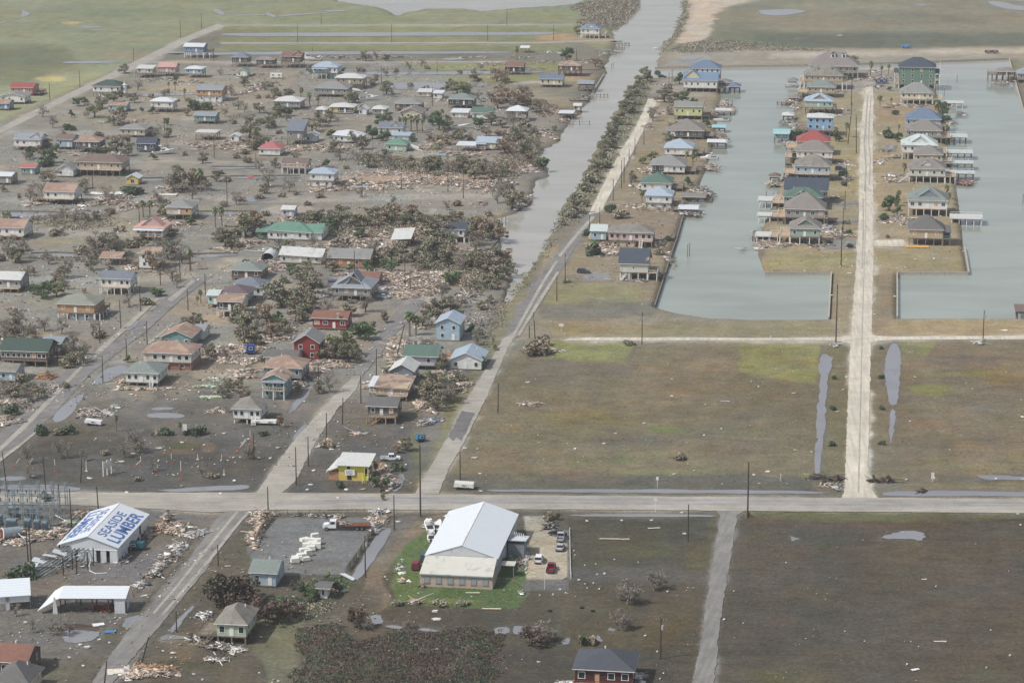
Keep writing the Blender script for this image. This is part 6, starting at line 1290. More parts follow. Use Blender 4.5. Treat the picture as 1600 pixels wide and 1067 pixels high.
def car(kind, cx, cy, rz, color, label, cat='car', z=0.0):
    root = thing('parked_car' if kind != 'pickup' else 'pickup_truck', label, cat, P(cx, cy) + Vector((0,0, z)), R(rz)); pm = paint(*color); W = .92
    # front of the vehicle is +y
    if kind == 'sedan':
        body = [(-2.3,.45, W),(-2.3,.95, W * .96),(-1.5,1.02, W),(1.0,.98, W),(2.2,.78, W * .9),(2.35,.45, W * .88),(1.8,.28, W),(-2.0,.28, W)]; cab = [(-1.7,1.0, W * .9),(-1.0,1.42, W * .72),(.3,1.44, W * .72),(1.15,.97, W * .9)]
    elif kind == 'suv':
        body = [(-2.4,.5, W),(-2.4,1.15, W),(1.1,1.12, W),(2.25,.98, W * .93),(2.42,.5, W * .9),(1.9,.32, W),(-2.1,.32, W)]; cab = [(-2.35,1.12, W * .93),(-2.1,1.78, W * .78),(.3,1.8, W * .78),(1.1,1.1, W * .92)]
    else:
        body = [(-.55,.55, W),(-.55,1.15, W),(1.4,1.12, W),(2.7,1.05, W * .94),(2.85,.55, W * .9),(2.4,.38, W),(-.55,.38, W)]; cab = [(-.5,1.13, W * .93),(-.42,1.82, W * .8),(.9,1.84, W * .8),(1.6,1.1, W * .92)]
    mb = MB(); loft(mb, body, W); b = mb.build('body', pm, root)
    mb = MB(); loft(mb, cab, W); mb.build('cabin_glass', M_CARG, root)
    top = sorted(cab, key=lambda p: -p[1])[:2]; y0, y1 = sorted((top[0][0], top[1][0])); hw = top[0][2]
    mb = MB(); mb.box(0,(y0 + y1) / 2, top[0][1] + .01, hw * 2 + .06, y1 - y0 + .12,.06)
    for y_, zt in ((y0, top[0][1]),(y1, top[0][1]),((y0 + y1) / 2, top[0][1])):
        for s_ in (-1,1): mb.bar((s_ * (hw + .01), y_, zt),(s_ * W * .93, y_ + (.0 if y_ not in (y1,) else .55),1.05),.07)
    mb.build('roof', pm, root)
    if kind == 'pickup':
        mb = MB(); mb.box(0,-1.65,.62,2 * W, 2.2,.12)
        for s_ in (-1,1): mb.box(s_ * (W - .05),-1.65,.85,.1,2.2,.55)
        mb.box(0,-2.72,.85,2 * W, .08,.55); mb.build('cargo_bed', pm, root); mb = MB(); mb.box(0,-1.65,.72,1.6,2.05,.08); mb.build('bed_liner', M_BUMP, root)
        wy = (1.85,-1.75)
    else: wy = (1.45,-1.45)
    for y_ in wy:
        for s_ in (-1,1): wheel(root, s_ * (W - .08), y_, .42 if kind != 'sedan' else .34)
    fy = max(p[0] for p in body); by = -2.76 if kind == 'pickup' else min(p[0] for p in body)
    for s_ in (-1,1):
        q = MB(); q.box(s_ * .62, fy - .03,.82,.34,.12,.18); q.build('headlight', M_LAMP, root); q = MB(); q.box(s_ * .78, by, .85,.2,.08,.3); q.build('tail_light', M_TAIL, root)
    for y_ in (fy, by): q = MB(); q.box(0, y_, .48,1.75,.16,.2); q.build('bumper', M_BUMP, root)
    LANDMARKS.append((cx, cy, 'x')) if 0 else None
    return root
WHT = ('white_car_paint', (226,228,230)); SLV = ('silver_car_paint', (176,182,188)); BLK = ('black_car_paint', (36,38,44)); RED = ('dark_red_car_paint', (128,24,44)); BLU = ('navy_car_paint', (44,62,104)); GRN = ('teal_car_paint', (50,90,96)); CHA = ('charcoal_car_paint', (58,64,70))
car('suv', 842.5,877,-8, WHT, 'white car in the middle of the gravel car park', 'car')
car('pickup', 861,891,-8, RED, 'dark red pickup truck nearest in the gravel car park', 'pickup')
car('sedan', 875.5,858,-8, SLV, 'silver sedan at the right edge of the gravel car park', 'car')
car('pickup', 876,843,-4, SLV, 'silver pickup behind the silver sedan in the gravel car park', 'pickup')
car('sedan', 871,836.5,60, BLK, 'black sedan farthest in the gravel car park', 'car')
car('pickup', 610,719,-88, WHT, 'white pickup truck parked behind the bright yellow shop', 'pickup')
car('suv', 650,887,-4, RED, 'dark red van parked on the lawn left of the large white hall', 'car')
car('suv', 664,874,-8, GRN, 'dark teal car squeezed against the left wall of the large white hall', 'car')
car('suv', 912,427,-100, CHA, 'dark wrecked car near the charcoal-roofed stilt house', 'car')
car('sedan', 115,568,-80, BLK, 'black car half in brush by the long muddy street', 'car')
car('sedan', 600,466,-95, SLV, 'silver car under debris beside the big blue-grey layered roof', 'car')
car('suv', 1313,266,-90, BLU, 'navy car right of the light blue taupe-roofed house', 'car')
car('suv', 1308,282,-88, CHA, 'charcoal car below the navy one beside the row of taupe roofs', 'car')
car('sedan', 1290,379,-100, CHA, 'dark car beside the sea-green house on white posts', 'car')
car('suv', 1035,122,-80, BLU, 'dark blue car parked at the tip of the peninsula', 'car')
car('suv', 497,826,0, WHT, 'x', 'car').hide_render = False
def flat_truck():
    # replaces the last one: long flatbed lorry
    o = [q for q in COL.objects if q.get('label') == 'x'][0]
    for c in list(o.children_recursive) + [o]: bpy.data.objects.remove(c)
    root = thing('flatbed_truck', 'white-cabbed flatbed truck with a rusty bed in the grey yard', 'truck', P(520,827), R(90)); pm = paint(*WHT); rust = mat('rusty_truck_bed', S(122,78,58),.9,.18); LANDMARKS.append((535,826, 'flatbed truck'))
    mb = MB(); loft(mb, [(-.9,.7,1.1),(-.9,2.5,1.0),(.6,2.55,1.0),(1.0,1.7,1.08),(2.3,1.55,1.0),(2.5,.7,1.0)], 1); mb.build('cab', pm, root)
    mb = MB(); mb.box(0,.86,2.1,1.75,.08,.7, rot=Matrix.Rotation(R(-24),3, 'X')); mb.build('windshield', M_CARG, root)
    for s_ in (-1,1): mb = MB(); mb.box(s_ * 1.06,.0,2.05,.06,1.1,.6); mb.build('side_window', M_CARG, root)
    mb = MB(); mb.box(0,-5.3,1.25,2.4,8.4,.25); mb.box(0,-1.25,1.7,2.4,.15,1.1)
    for k in range(8): mb.box(0,-1.9 - k, 1.42,2.4,.8,.08)
    mb.build('flat_bed', rust, root); mb = MB(); mb.box(0,-3.6,.8,.9,11,.3); mb.build('chassis', M_BUMP, root)
    for y_ in (1.5,-6.2,-7.4):
        for s_ in (-1,1): wheel(root, s_ * 1.0, y_, .5)
    for s_ in (-1,1): q = MB(); q.box(s_ * .7,2.5,1.1,.4,.1,.25); q.build('headlight', M_LAMP, root)
    b = debris_boxes('load', 30,1.0,1.2,1.5, PAL_WOOD, root, 9,.7); b.location = (0,-2.4,1.4); b['kind'] = 'stuff'
flat_truck()
def boat(cx, cy, rz, L, label, cabin=True, z=.35, tilt=6, color=(228,228,226)):
    root = thing('boat', label, 'boat', P(cx, cy) + Vector((0,0, z)), R(rz)); root.rotation_euler = (R(tilt),0, R(rz)); hm = paint('boat_gelcoat_%d' % color[0], color); B = L * .16
    mb = MB(); secs = []
    for t_, w_, k, dk in ((-.5,.9,0,.95),(-.1,1,-.05,1.0),(.25,.8,0,1.1),(.45,.3,.3,1.25),(.52,.02,.7,1.3)):
        y = t_ * L; secs.append([(-B * w_, y, dk * L * .1 + .3),(-B * w_ * .8, y, k + .25),(0, y, k),(B * w_ * .8, y, k + .25),(B * w_, y, dk * L * .1 + .3)])
    k0 = len(mb.v); 
    for s_ in secs: mb.v += s_
    for i in range(4):
        for j in range(4): mb.f.append((k0 + i * 5 + j, k0 + i * 5 + j + 1, k0 + i * 5 + j + 6, k0 + i * 5 + j + 5)); mb.m.append(0)
        mb.f.append((k0 + i * 5 + 4, k0 + i * 5, k0 + i * 5 + 5, k0 + i * 5 + 9)); mb.m.append(0)
    mb.f.append(tuple(k0 + j for j in reversed(range(5)))); mb.m.append(0)
    mb.build('hull', hm, root); dz = L * .1 + .35
    mb = MB(); mb.box(0,-L * .28, dz + .02, B * 1.3, L * .3,.08); mb.build('cockpit', M_DARKIN, root)
    if cabin:
        mb = MB(); mb.hexa([(-B * .75,-L * .1, dz),(B * .75,-L * .1, dz),(B * .45, L * .28, dz),(-B * .45, L * .28, dz)], [(-B * .6,-L * .08, dz + L * .11),(B * .6,-L * .08, dz + L * .11),(B * .3, L * .12, dz + L * .11),(-B * .3, L * .12, dz + L * .11)]); mb.build('cabin', hm, root)
        for s_ in (-1,1): mb = MB(); mb.box(s_ * B * .66,0, dz + L * .055,.12, L * .16, L * .04, rz=s_ * .12); mb.build('cabin_window', M_CARG, root)
        mb = MB()
        for s_ in (-1,1): mb.bar((s_ * B * .5,-L * .1, dz + L * .1),(s_ * B * .45,-L * .14, dz + L * .22),.07)
        mb.box(0,-L * .12, dz + L * .22, B * 1.1, L * .14,.07); mb.build('hardtop', hm, root)
    mb = MB(); mb.box(0,-L * .52,.6,.4,.4,1.0); mb.build('outboard_motor', M_BUMP, root)
    return root
boat(256,241,-80,11, 'white cabin cruiser stranded right of the dark slate blue cottage'); boat(488,95,95,10, 'long white boat lying on the bank right of the twin rust-red roofs', False); boat(476,91,80,8, 'smaller white boat touching the twin rust-red roofed house')
boat(577,157,-85,11, 'white cruiser stranded behind the yellow screened house'); boat(560,144,70,7, 'short white boat hull behind the stranded cruiser', False); boat(650,235,70,9, 'broken white boat beside the mint hip-roofed house', False, tilt=18)
boat(128,335,85,9, 'white boat stranded at the canal below the rubble of the white roof'); boat(1127,187,88,8, 'white boat under the grey open dock shelter', False, z=-.9, tilt=0); boat(1108,248,88,8, 'white boat on the lift below the pale blue hip roof', True, z=-.3, tilt=0)
boat(720,201,-80,10, 'long white boat lying before the green-roofed white house', False); boat(753,203,-80,7, 'shorter white boat right of the long lying one', False); boat(1183,1,0,3, 'x', False)
for q in [q for q in COL.objects if q.get('label') == 'x']:
    for c in list(q.children_recursive) + [q]: bpy.data.objects.remove(c)
boat(670,827,10,7.5, 'white centre-console boat beside the left wall of the large white hall', True, tilt=3); boat(684,826,-10,6, 'white boat among gear at the rear left corner of the large white hall', False); boat(674,843,0,6.5, 'white cabin boat nearest along the left wall of the large white hall', True, tilt=2)
boat(18,344,85,7, 'blue boat hull in the canal at the left edge', False, color=(60,100,170)); boat(909,153,80,6, 'dark boat moored below the open boat shed', False, z=-.9, tilt=0, color=(96,84,80)); boat(1027,75,85,5, 'tiny white boat at the sand spit shore', False, z=-.9, tilt=0); boat(1190,388,80,6, 'pale skiff caught under the nearest basin deck', False, z=-.8, tilt=0)
def trailer(cx, cy, rz, L, w, h, label, c=(224,224,220), name='trailer', cat='trailer', tilt=0, stripe=True):
    root = thing(name, label, cat, P(cx, cy) + Vector((0,0,.1)), R(rz)); root.rotation_euler = (0, R(tilt), R(rz)); m = paint('trailer_paint_%d_%d' % (c[0], c[2]), c)
    mb = MB(); mb.hexa([(-L / 2,-w / 2,.6),(L / 2,-w / 2,.6),(L / 2, w / 2,.6),(-L / 2, w / 2,.6)], [(-L / 2 + .15,-w / 2 + .1,.6 + h),(L / 2 - .15,-w / 2 + .1,.6 + h),(L / 2 - .15, w / 2 - .1,.6 + h),(-L / 2 + .15, w / 2 - .1,.6 + h)]); mb.build('body', m, root)
    for i in range(max(1, int(L / 3))): window_parts(root, -L / 2 + L * (i + .5) / max(1, int(L / 3)),-w / 2 - .03,.6 + h * .6,1.0, h * .3,0, M_GLASS)
    for s_ in (-.25,.25): q = MB(); q.tube([(s_ * L, -w / 2 - .02,.38),(s_ * L, w / 2,.38)], [.36,.36], 10); q.build('wheels', M_TYRE, root)
    mb = MB(); mb.box(L / 2 + .6,0,.5,1.2,.15,.15); mb.build('hitch', M_BUMP, root); return root
trailer(432,123,-6,7,2.4,2.3, 'white camper trailer between the far stilt houses', name='camper_trailer'); trailer(422,456,-8,9,2.6,2.4, 'long cream trailer right of the clustered houses', (206,200,180)); trailer(413,663,-6,7.5,2.4,.7, 'low white flat trailer right of the stilt cottage on the mudflat')
trailer(725,763,-4,5.4,3.0,1.0, 'white box lying beside the diagonal street near the main road', (214,214,206), 'storage_box', 'box', 3); trailer(146,664,-6,5,2.2,.9, 'crushed white camper shell in the mud', (222,222,226), 'camper_shell', 'camper shell', 6)
trailer(1377,131,-4,6.5,2.5,1.6, 'dark blue canopy trailer at the end of the shell road', (52,66,110), 'canopy_trailer', 'trailer'); trailer(1415,76,0,5,2.5,1.6, 'bright blue tank standing on the far sand strip', (70,130,184), 'tank', 'tank'); trailer(1549,84,0,8,2.4,1.2, 'dark low trailer on the far sand strip', (66,54,52))
trailer(656,690,30,2.6,1.8,1.5, 'blue bin tipped over near the diagonal street', (56,112,146), 'bin', 'bin', 8); trailer(391,553,10,2.8,2.6,2.4, 'deep blue box standing in the rubble right of the brick-based house', (40,74,150), 'storage_box', 'box', 4)
trailer(210,858,-8,5.2,2.2,1.3, 'dark teal dumpster beside the lettered warehouse wall', (34,92,98), 'dumpster', 'dumpster')
# ------------------------------------------------------------------ vegetation
M_BARK = mat('bark', S(92,84,74),.9,.15); M_BARKG = mat('grey_bark', S(120,114,104),.9,.15); LEAFM = vcol_mat('leaves', .8, objvar=.14); M_PALMT = mat('palm_trunk', S(128,114,96),.9,.15)
LC = {'nolive': [(98,95,82),(86,85,72),(110,104,90),(82,80,68)], 'nbrown': [(114,99,90),(102,89,80),(126,110,98),(94,84,74)], 'dusk': [(116,106,100),(104,96,88),(130,118,106),(98,92,82)], 'bare': [(150,144,134),(136,130,120),(164,156,144),(144,136,124)], 'brown': [(154,143,126),(140,130,115),(168,155,136),(134,127,114),(148,144,124)], 'rust': [(162,142,122),(146,129,112),(174,155,132),(138,126,112)],
      'olive': [(138,140,118),(126,130,109),(152,150,128),(144,141,122),(152,146,129)], 'green': [(100,122,88),(90,114,82),(116,136,96),(108,122,92)], 'lime': [(150,154,112),(136,142,104),(162,162,124),(128,132,98)], 'dkgreen': [(90,104,82),(80,94,76),(102,114,90)]}
def tree_proto(kind, seed, twig=False):
    rs = random.Random(seed); H_ = 6.0; mb = MB(); ns = 7 if kind != 'shrub' else 5
    lean = (rs.uniform(-.4,.4), rs.uniform(-.4,.4)); th = H_ * (.32 if not twig else .3)
    mb.tube([(0,0,-.3),(lean[0] * .4, lean[1] * .4, th * .6),(lean[0], lean[1], th)], [.24,.17,.13], 7)
    cl = []
    for i in range(ns * 2):
        a = i * 2.4 + rs.uniform(-.5,.5); rr = rs.uniform(.5,2.1) * (1.1 if i % 2 else .8); z = th * .55 + rs.uniform(.3, H_ - th * .55 - .4) * (1 - rr * .12); p = Vector((lean[0] + math.cos(a) * rr, lean[1] + math.sin(a) * rr, z)); cl.append(p)
        mid = Vector((lean[0] * .8 + math.cos(a) * rr * .4, lean[1] * .8 + math.sin(a) * rr * .4, th + (z - th) * .45)); mb.tube([(lean[0] * .8, lean[1] * .8, th * rs.uniform(.6,1)), mid, p], [.09,.06,.025], 4)
        if twig or kind in ('brown', 'rust'):
            for k in range(5 if twig else 4):
                q = p + Vector((rs.uniform(-.9,.9), rs.uniform(-.9,.9), rs.uniform(-.2,.9))); mb.tube([mid.lerp(p, rs.uniform(.3,1)), q], [.035,.015], 3)
    trunk = mb.mesh('trunk', M_BARKG if twig else M_BARK)
    n_ = (2600 if kind in ('green', 'lime', 'olive') else 1250) if not twig else 900; pos = np.empty((n_, 3)); rn = np.random.RandomState(seed); c = rn.randint(0, len(cl), n_); C_ = np.array([tuple(p) for p in cl]); R_ = rn.uniform(.55,1.05, len(cl))
    v = rn.normal(0,1,(n_, 3)); v /= np.linalg.norm(v, axis=1)[:, None]; v[:, 2] *= .7; pos = C_[c] + v * (R_[c] * rn.uniform(.3,1.15, n_) ** .7)[:, None]
    pal = np.array([S(*k) for k in LC[kind]]); tone = rn.uniform(.78,1.2, len(cl)); cols = pal[rn.choice(len(pal), n_)] * (tone[c] * rn.uniform(.8,1.2, n_))[:, None]
    if not twig and kind in ('brown', 'olive'): g_ = rn.rand(len(cl)) < .25; k = g_[c]; cols[k] = np.array(S(*((124,132,100) if kind == 'brown' else (154,138,118)))) * rn.uniform(.8,1.2,(k.sum(),1))
    size = rn.uniform(.16,.36, n_) * (1 if not twig else .62)
    return trunk, leaves_mesh('crown', pos, size, cols, LEAFM)
def shrub_proto(kind, seed, twig=False):
    rn = np.random.RandomState(seed); n_ = 520; m = 7; C_ = np.stack((rn.uniform(-.9,.9, m), rn.uniform(-.9,.9, m), rn.uniform(.4,1.2, m)),1); c = rn.randint(0, m, n_)
    v = rn.normal(0,1,(n_, 3)); v /= np.linalg.norm(v, axis=1)[:, None]; pos = C_[c] + v * rn.uniform(.3,.75,(n_, 1)); pos[:, 2] = np.abs(pos[:, 2])
    pal = np.array([S(*k) for k in LC[kind]]); tone = rn.uniform(.78,1.2, m); cols = pal[rn.choice(len(pal), n_)] * (tone[c] * rn.uniform(.8,1.2, n_))[:, None]
    mb = MB()
    for k in range(6): mb.tube([(0,0,-.2), tuple(C_[k % m] * .9)], [.05,.02], 4)
    return mb.mesh('stem', M_BARK), leaves_mesh('foliage', pos, rn.uniform(.22,.4, n_) * (.7 if twig else 1), cols, LEAFM)
def palm_proto(seed, dead=False, fan=True):
    rs = random.Random(seed); mb = MB(); H_ = 6.0; mb.tube([(0,0,-.3),(.1,0,2.5),(.25,.1, H_ - .6)], [.26,.2,.18], 8); trunk = mb.mesh('trunk', M_PALMT); pos = []; V_ = []; F_ = []; c_ = []
    top = Vector((.25,.1, H_ - .6)); k = 0; cg = [(100,120,84),(120,136,96),(88,108,78)]; cb = [(132,112,84),(116,98,76),(146,128,98)]
    for i in range(30):
        a = i * 2.4; el = 1.2 - i * .075; L = rs.uniform(1.3,1.9); br = el < -.15 or dead; col = S(*rs.choice(cb if br else cg)); d = Vector((math.cos(a), math.sin(a),0)); side = Vector((-d.y, d.x, 0)); prev = top; w0 = .12
        for s_ in range(3):
            t_ = (s_ + 1) / 3; p = top + d * L * t_ * math.cos(el) * (1 - .12 * t_) + Vector((0,0, L * (math.sin(el) * t_ - .5 * t_ * t_))); w1 = (.34,.42,.06)[s_]
            V_ += [prev - side * w0, prev + side * w0, p + side * w1 + Vector((0,0,-.08)), p - side * w1 + Vector((0,0,-.08))]; F_.append((k, k + 1, k + 2, k + 3)); c_.append(col); k += 4; prev = p; w0 = w1
    return trunk, np_mesh('fronds', np.array([tuple(v) for v in V_]), np.array(F_), np.array(c_), LEAFM)
PROTO = {}
for kd in ('brown', 'olive', 'green', 'rust', 'lime', 'nolive', 'nbrown'): PROTO[kd] = [tree_proto(kd, hash_) for hash_ in ((11,12,13) if kd in ('brown', 'olive') else (21,22))]
PROTO['bare'] = [tree_proto('bare', s_, True) for s_ in (31,32,33)]
PROTO['palm'] = [palm_proto(41), palm_proto(42)]; PROTO['deadpalm'] = [palm_proto(43, True)]
for kd, k2 in (('sgreen', 'dkgreen'),('sbrown', 'brown'),('solive', 'olive'),('sbare', 'bare')): PROTO[kd] = [shrub_proto(k2, s_) for s_ in (51,52)]
TDESC = {'nolive': ('dark grey-green tree', 'tree'), 'nbrown': ('dark purplish brown tree', 'tree'), 'brown': ('browned leafy tree', 'tree'), 'olive': ('grey-green bushy tree', 'tree'), 'green': ('green leafy tree', 'tree'), 'rust': ('rust-brown dead-leaved tree', 'tree'), 'lime': ('yellow-green tree', 'tree'), 'bare': ('bare grey storm-stripped tree', 'tree'), 'palm': ('palm tree with green fronds', 'palm'), 'deadpalm': ('palm with dead brown fronds', 'palm'),
         'sgreen': ('dark green shrub', 'shrub'), 'sbrown': ('brown shrub', 'shrub'), 'solive': ('grey-green shrub', 'shrub'), 'sbare': ('bare grey shrub', 'shrub')}
GRP = {'tree': 'trees scattered through the settlement', 'palm': 'palms scattered through the settlement', 'shrub': 'shrubs scattered through the settlement'}
_trs = random.Random(77)
def tree(kind, cx, yb, hpx, wf=1.0, desc=None, lab=None):
    s = sc(yb); h = hpx / s / .97; pr = _trs.choice(PROTO[kind]); d_, cat = TDESC[kind]; nm = 'bare_tree' if kind == 'bare' else {'tree': 'tree', 'palm': 'palm_tree', 'shrub': 'shrub'}[cat]
    root = thing(nm, lab, cat, P(cx, yb), _trs.uniform(0,6.28), GRP[cat]); k = h / (6.0 if cat != 'shrub' else 1.8) * .95
    root.scale = (k * wf, k * wf, k)
    for me, n in zip(pr, ('trunk', 'fronds' if cat == 'palm' else 'crown') if cat != 'shrub' else ('stem', 'foliage')): link(n, me, root)
    if not lab: pend(root, desc or d_, cx, yb)
    return root
# along the levee road
for (x, y, h, w_, k) in ((1012,128,26,1.1,'olive'),(1006,118,14,1,'brown'),(1000,140,24,1.2,'olive'),(992,152,24,1.3,'olive'),(985,165,26,1.3,'olive'),(976,178,26,1.4,'olive'),(988,176,20,1.2,'olive'),(968,197,26,1.4,'olive'),(960,208,20,1.3,'olive'),(952,218,22,1.4,'olive'),(956,232,24,1.5,'olive'),(944,238,20,1.4,'olive'),(938,252,22,1.4,'olive'),(928,266,20,1.4,'olive'),(942,262,16,1.3,'solive'),(930,280,18,1.3,'olive'),(918,286,16,1.3,'solive'),(912,300,18,1.4,'olive'),(922,300,14,1.2,'solive'),(902,314,16,1.4,'solive'),(898,334,28,1.3,'olive'),(888,340,16,1.3,'solive'),(908,322,14,1.2,'sbrown'),(880,352,10,1.2,'solive'),(1026,118,8,1,'sgreen')): tree(k, x, y, h, w_ * .95)
# peninsula
for t_ in (('dkp',0),):
    for (k,x,y,h,w_) in (('green',1062,132,22,1.0),('olive',1038,160,26,1.3),('olive',1052,166,24,1.3),('green',1066,160,20,1.2),('olive',1046,150,20,1.2),('bare',1020,190,28,1),('rust',1018,184,18,1),('bare',1045,180,20,.9),('olive',1055,214,28,1.2),('olive',1043,224,20,1.2),('lime',1018,250,16,1.4),('lime',1005,256,14,1.4),('palm',1082,262,24,1),('palm',1072,254,18,1),('palm',1088,252,16,1),('brown',988,284,20,1),('green',1075,290,16,1.2),('palm',1003,320,24,1),('palm',1052,316,18,1),('sgreen',958,332,14,1),('sbrown',970,342,14,1.3),('palm',927,400,26,1.1),('sgreen',925,398,20,1.1),('bare',1030,392,18,1.1),('sgreen',917,368,12,1),('sbrown',1030,398,10,1.2),('sgreen',1044,376,8,1.2),('solive',885,442,5,2),('bare',986,290,20,.8),('sbrown',838,552,22,1.2),('sbrown',828,554,18,1.2),('sbrown',846,540,18,1.0),('solive',985,538,7,2),('green',1104,200,16,1),('green',1085,165,14,1.2)): tree(k, x, y, h, w_)
# basin rows
for (k,x,y,h,w_) in (('palm',1360,119,24,.8),('palm',1377,118,16,1),('palm',1388,116,16,1),('palm',1375,168,18,.9),('palm',1392,166,14,.9),('green',1375,158,10,1.2),('palm',1466,190,34,1),('palm',1462,205,26,1),('green',1471,185,30,.9),('palm',1478,214,20,1),('green',1474,200,24,1),('sgreen',1390,216,14,1),('palm',1388,216,18,1),('palm',1404,208,14,.9),('green',1403,222,18,1),('sgreen',1247,220,18,1.1),('palm',1306,222,24,1.1),('palm',1322,215,24,1),('green',1310,222,14,1.2),('sgreen',1317,276,10,1),('sgreen',1316,290,7,1.2),('green',1388,330,28,1.0),('palm',1390,330,26,1.1),('green',1399,322,20,1),('palm',1404,318,22,1),('green',1402,336,18,1.1),('sgreen',1382,343,10,1.3),('palm',1478,312,24,1),('palm',1482,320,20,1),('palm',1412,278,24,1),('sgreen',1478,278,10,1),('sgreen',1328,387,8,1),('sgreen',1326,365,7,1),('solive',1322,350,7,1.2),('sgreen',1260,153,8,1.5),('solive',1335,92,6,1.5),('sgreen',1398,180,8,1),('sgreen',1304,126,10,2),('sgreen',1320,124,8,2),('sgreen',1232,262,8,1),('sbrown',1386,372,6,.8),('green',1390,142,8,1.5),('sgreen',1305,592,6,1),('sgreen',1302,640,7,1.1),('sgreen',1299,696,9,1.1),('sgreen',1377,592,7,1),('sgreen',1376,640,7,1),('sgreen',1378,695,8,1),('sgreen',1376,545,6,1)): tree(k, x, y, h, w_)
# upper left and middle settlement
UP = (('green',122,166,16,1.2),('green',132,164,14,1.2),('brown',148,184,34,1.2),('brown',160,170,28,1.2),('olive',178,160,20,1.4),('olive',190,152,22,1.4),('brown',186,196,36,1.3),('green',112,184,14,1),('sgreen',108,203,10,1.2),('sgreen',116,204,8,1.2),('bare',82,200,22,1),('green',238,178,14,1.2),('green',222,176,10,1),('sgreen',301,172,15,1),('sgreen',322,172,13,1),('green',276,128,12,1),('palm',274,142,16,1),('palm',264,140,12,1),('palm',288,154,16,.9),('rust',292,182,16,1.2),('green',262,196,14,1),('bare',345,118,14,1.2),('bare',362,150,20,1.2),('brown',382,135,20,1.3),('brown',60,240,16,1.2),('green',46,248,22,1),('green',78,256,28,1),('sgreen',66,260,16,1.2),('olive',74,232,18,1.3),('green',88,238,16,1.2),('green',152,246,18,1.3),('green',164,244,14,1.2),('brown',182,236,30,1.4),('brown',200,244,24,1.2),('green',240,250,12,1.5),('bare',262,240,16,1.2),('rust',200,226,20,1.3),
 ('rust',330,190,16,1),('bare',372,172,22,1.3),('brown',390,215,36,1.3),('brown',400,234,34,1.2),('brown',418,200,28,1.3),('brown',432,184,22,1.3),('palm',428,162,22,.9),('palm',470,158,22,1),('palm',484,166,22,1.1),('palm',497,168,18,1),('green',438,182,24,1.2),('green',452,182,18,1.2),('brown',500,198,26,1.5),('brown',488,206,26,1.4),('brown',516,190,20,1.4),('green',518,216,16,1.3),('olive',545,162,22,1.3),('olive',556,160,18,1.2),('brown',604,148,26,1.2),('bare',612,152,20,1.1),('brown',572,96,20,1.2),('bare',588,94,18,1),('green',603,96,12,1.3),('palm',600,150,20,1),('olive',530,118,16,1.3),('brown',584,132,16,1.4),('olive',486,116,16,1.2),('rust',742,128,18,1.4),('rust',776,128,26,1.4),('rust',790,130,24,1.3),('lime',714,146,22,1.4),('lime',726,148,22,1.4),('lime',706,138,18,1.2),('brown',700,142,16,1.2),('bare',742,124,20,1),('rust',790,160,30,1.5),('rust',778,170,26,1.5),('rust',806,168,32,1.4),('rust',826,166,26,1.3),('brown',838,176,24,1.2),('rust',768,160,22,1.2),('bare',802,200,30,1.2),('brown',820,206,26,1.3),('brown',806,226,34,1.3),('brown',818,242,30,1.3),('rust',832,212,18,1.2),
 ('green',686,204,34,1.3),('brown',698,200,24,1.3),('palm',690,188,18,1),('olive',676,196,18,1.2),('green',750,200,20,1.3),('olive',768,196,24,1.3),('olive',785,200,20,1.3),('palm',642,206,26,1.1),('palm',652,208,28,1.1),('palm',632,206,24,1),('palm',660,204,20,1),('palm',624,200,18,1),('green',582,218,26,1.2),('green',598,220,18,1.5),('green',592,198,22,1.3),('olive',608,192,18,1.2),('green',645,222,12,1.2),('rust',670,222,16,1.3),('rust',696,226,22,1.4),('brown',720,222,26,1.4),('green',712,218,14,1.2),('brown',760,214,20,1.3),('rust',780,222,26,1.4),('rust',790,240,30,1.4),('brown',550,224,22,1.3),('brown',566,234,26,1.2),('olive',520,238,22,1.2),('bare',532,250,28,1.2),('bare',560,258,26,1.3),('bare',588,262,28,1.4),('bare',610,262,24,1.3),('olive',576,262,26,1.3),('brown',600,254,24,1.3),('brown',640,262,22,1.3),('olive',672,268,26,1.4),('lime',680,258,18,1.2),('green',686,266,16,1.2),('brown',718,270,30,1.4),('brown',734,264,26,1.4),('brown',752,272,30,1.4),('olive',742,280,26,1.2),('brown',770,278,26,1.4),('brown',786,272,24,1.2),('bare',700,270,26,1),('green',510,262,16,1.2),('brown',430,262,18,1.2),('olive',442,268,16,1.2),('bare',420,292,34,1.2),('bare',404,268,22,1),('rust',498,270,14,1),
 ('green',850,266,24,1.1),('green',843,262,14,1),('brown',836,262,20,1.1),('rust',828,256,24,1.2),('brown',800,326,34,1.3),('brown',812,318,24,1.2),('brown',796,300,20,1.2),('rust',866,128,2,1),('rust',930,105,20,1.3),('green',886,96,26,.9),('palm',878,94,18,.8),('palm',808,94,22,.8),('brown',904,110,10,1),('olive',902,54,16,1),('brown',950,60,6,1),('lime',866,205,10,1.3))
for t_ in UP:
    if t_[3] > 3: tree(*t_)
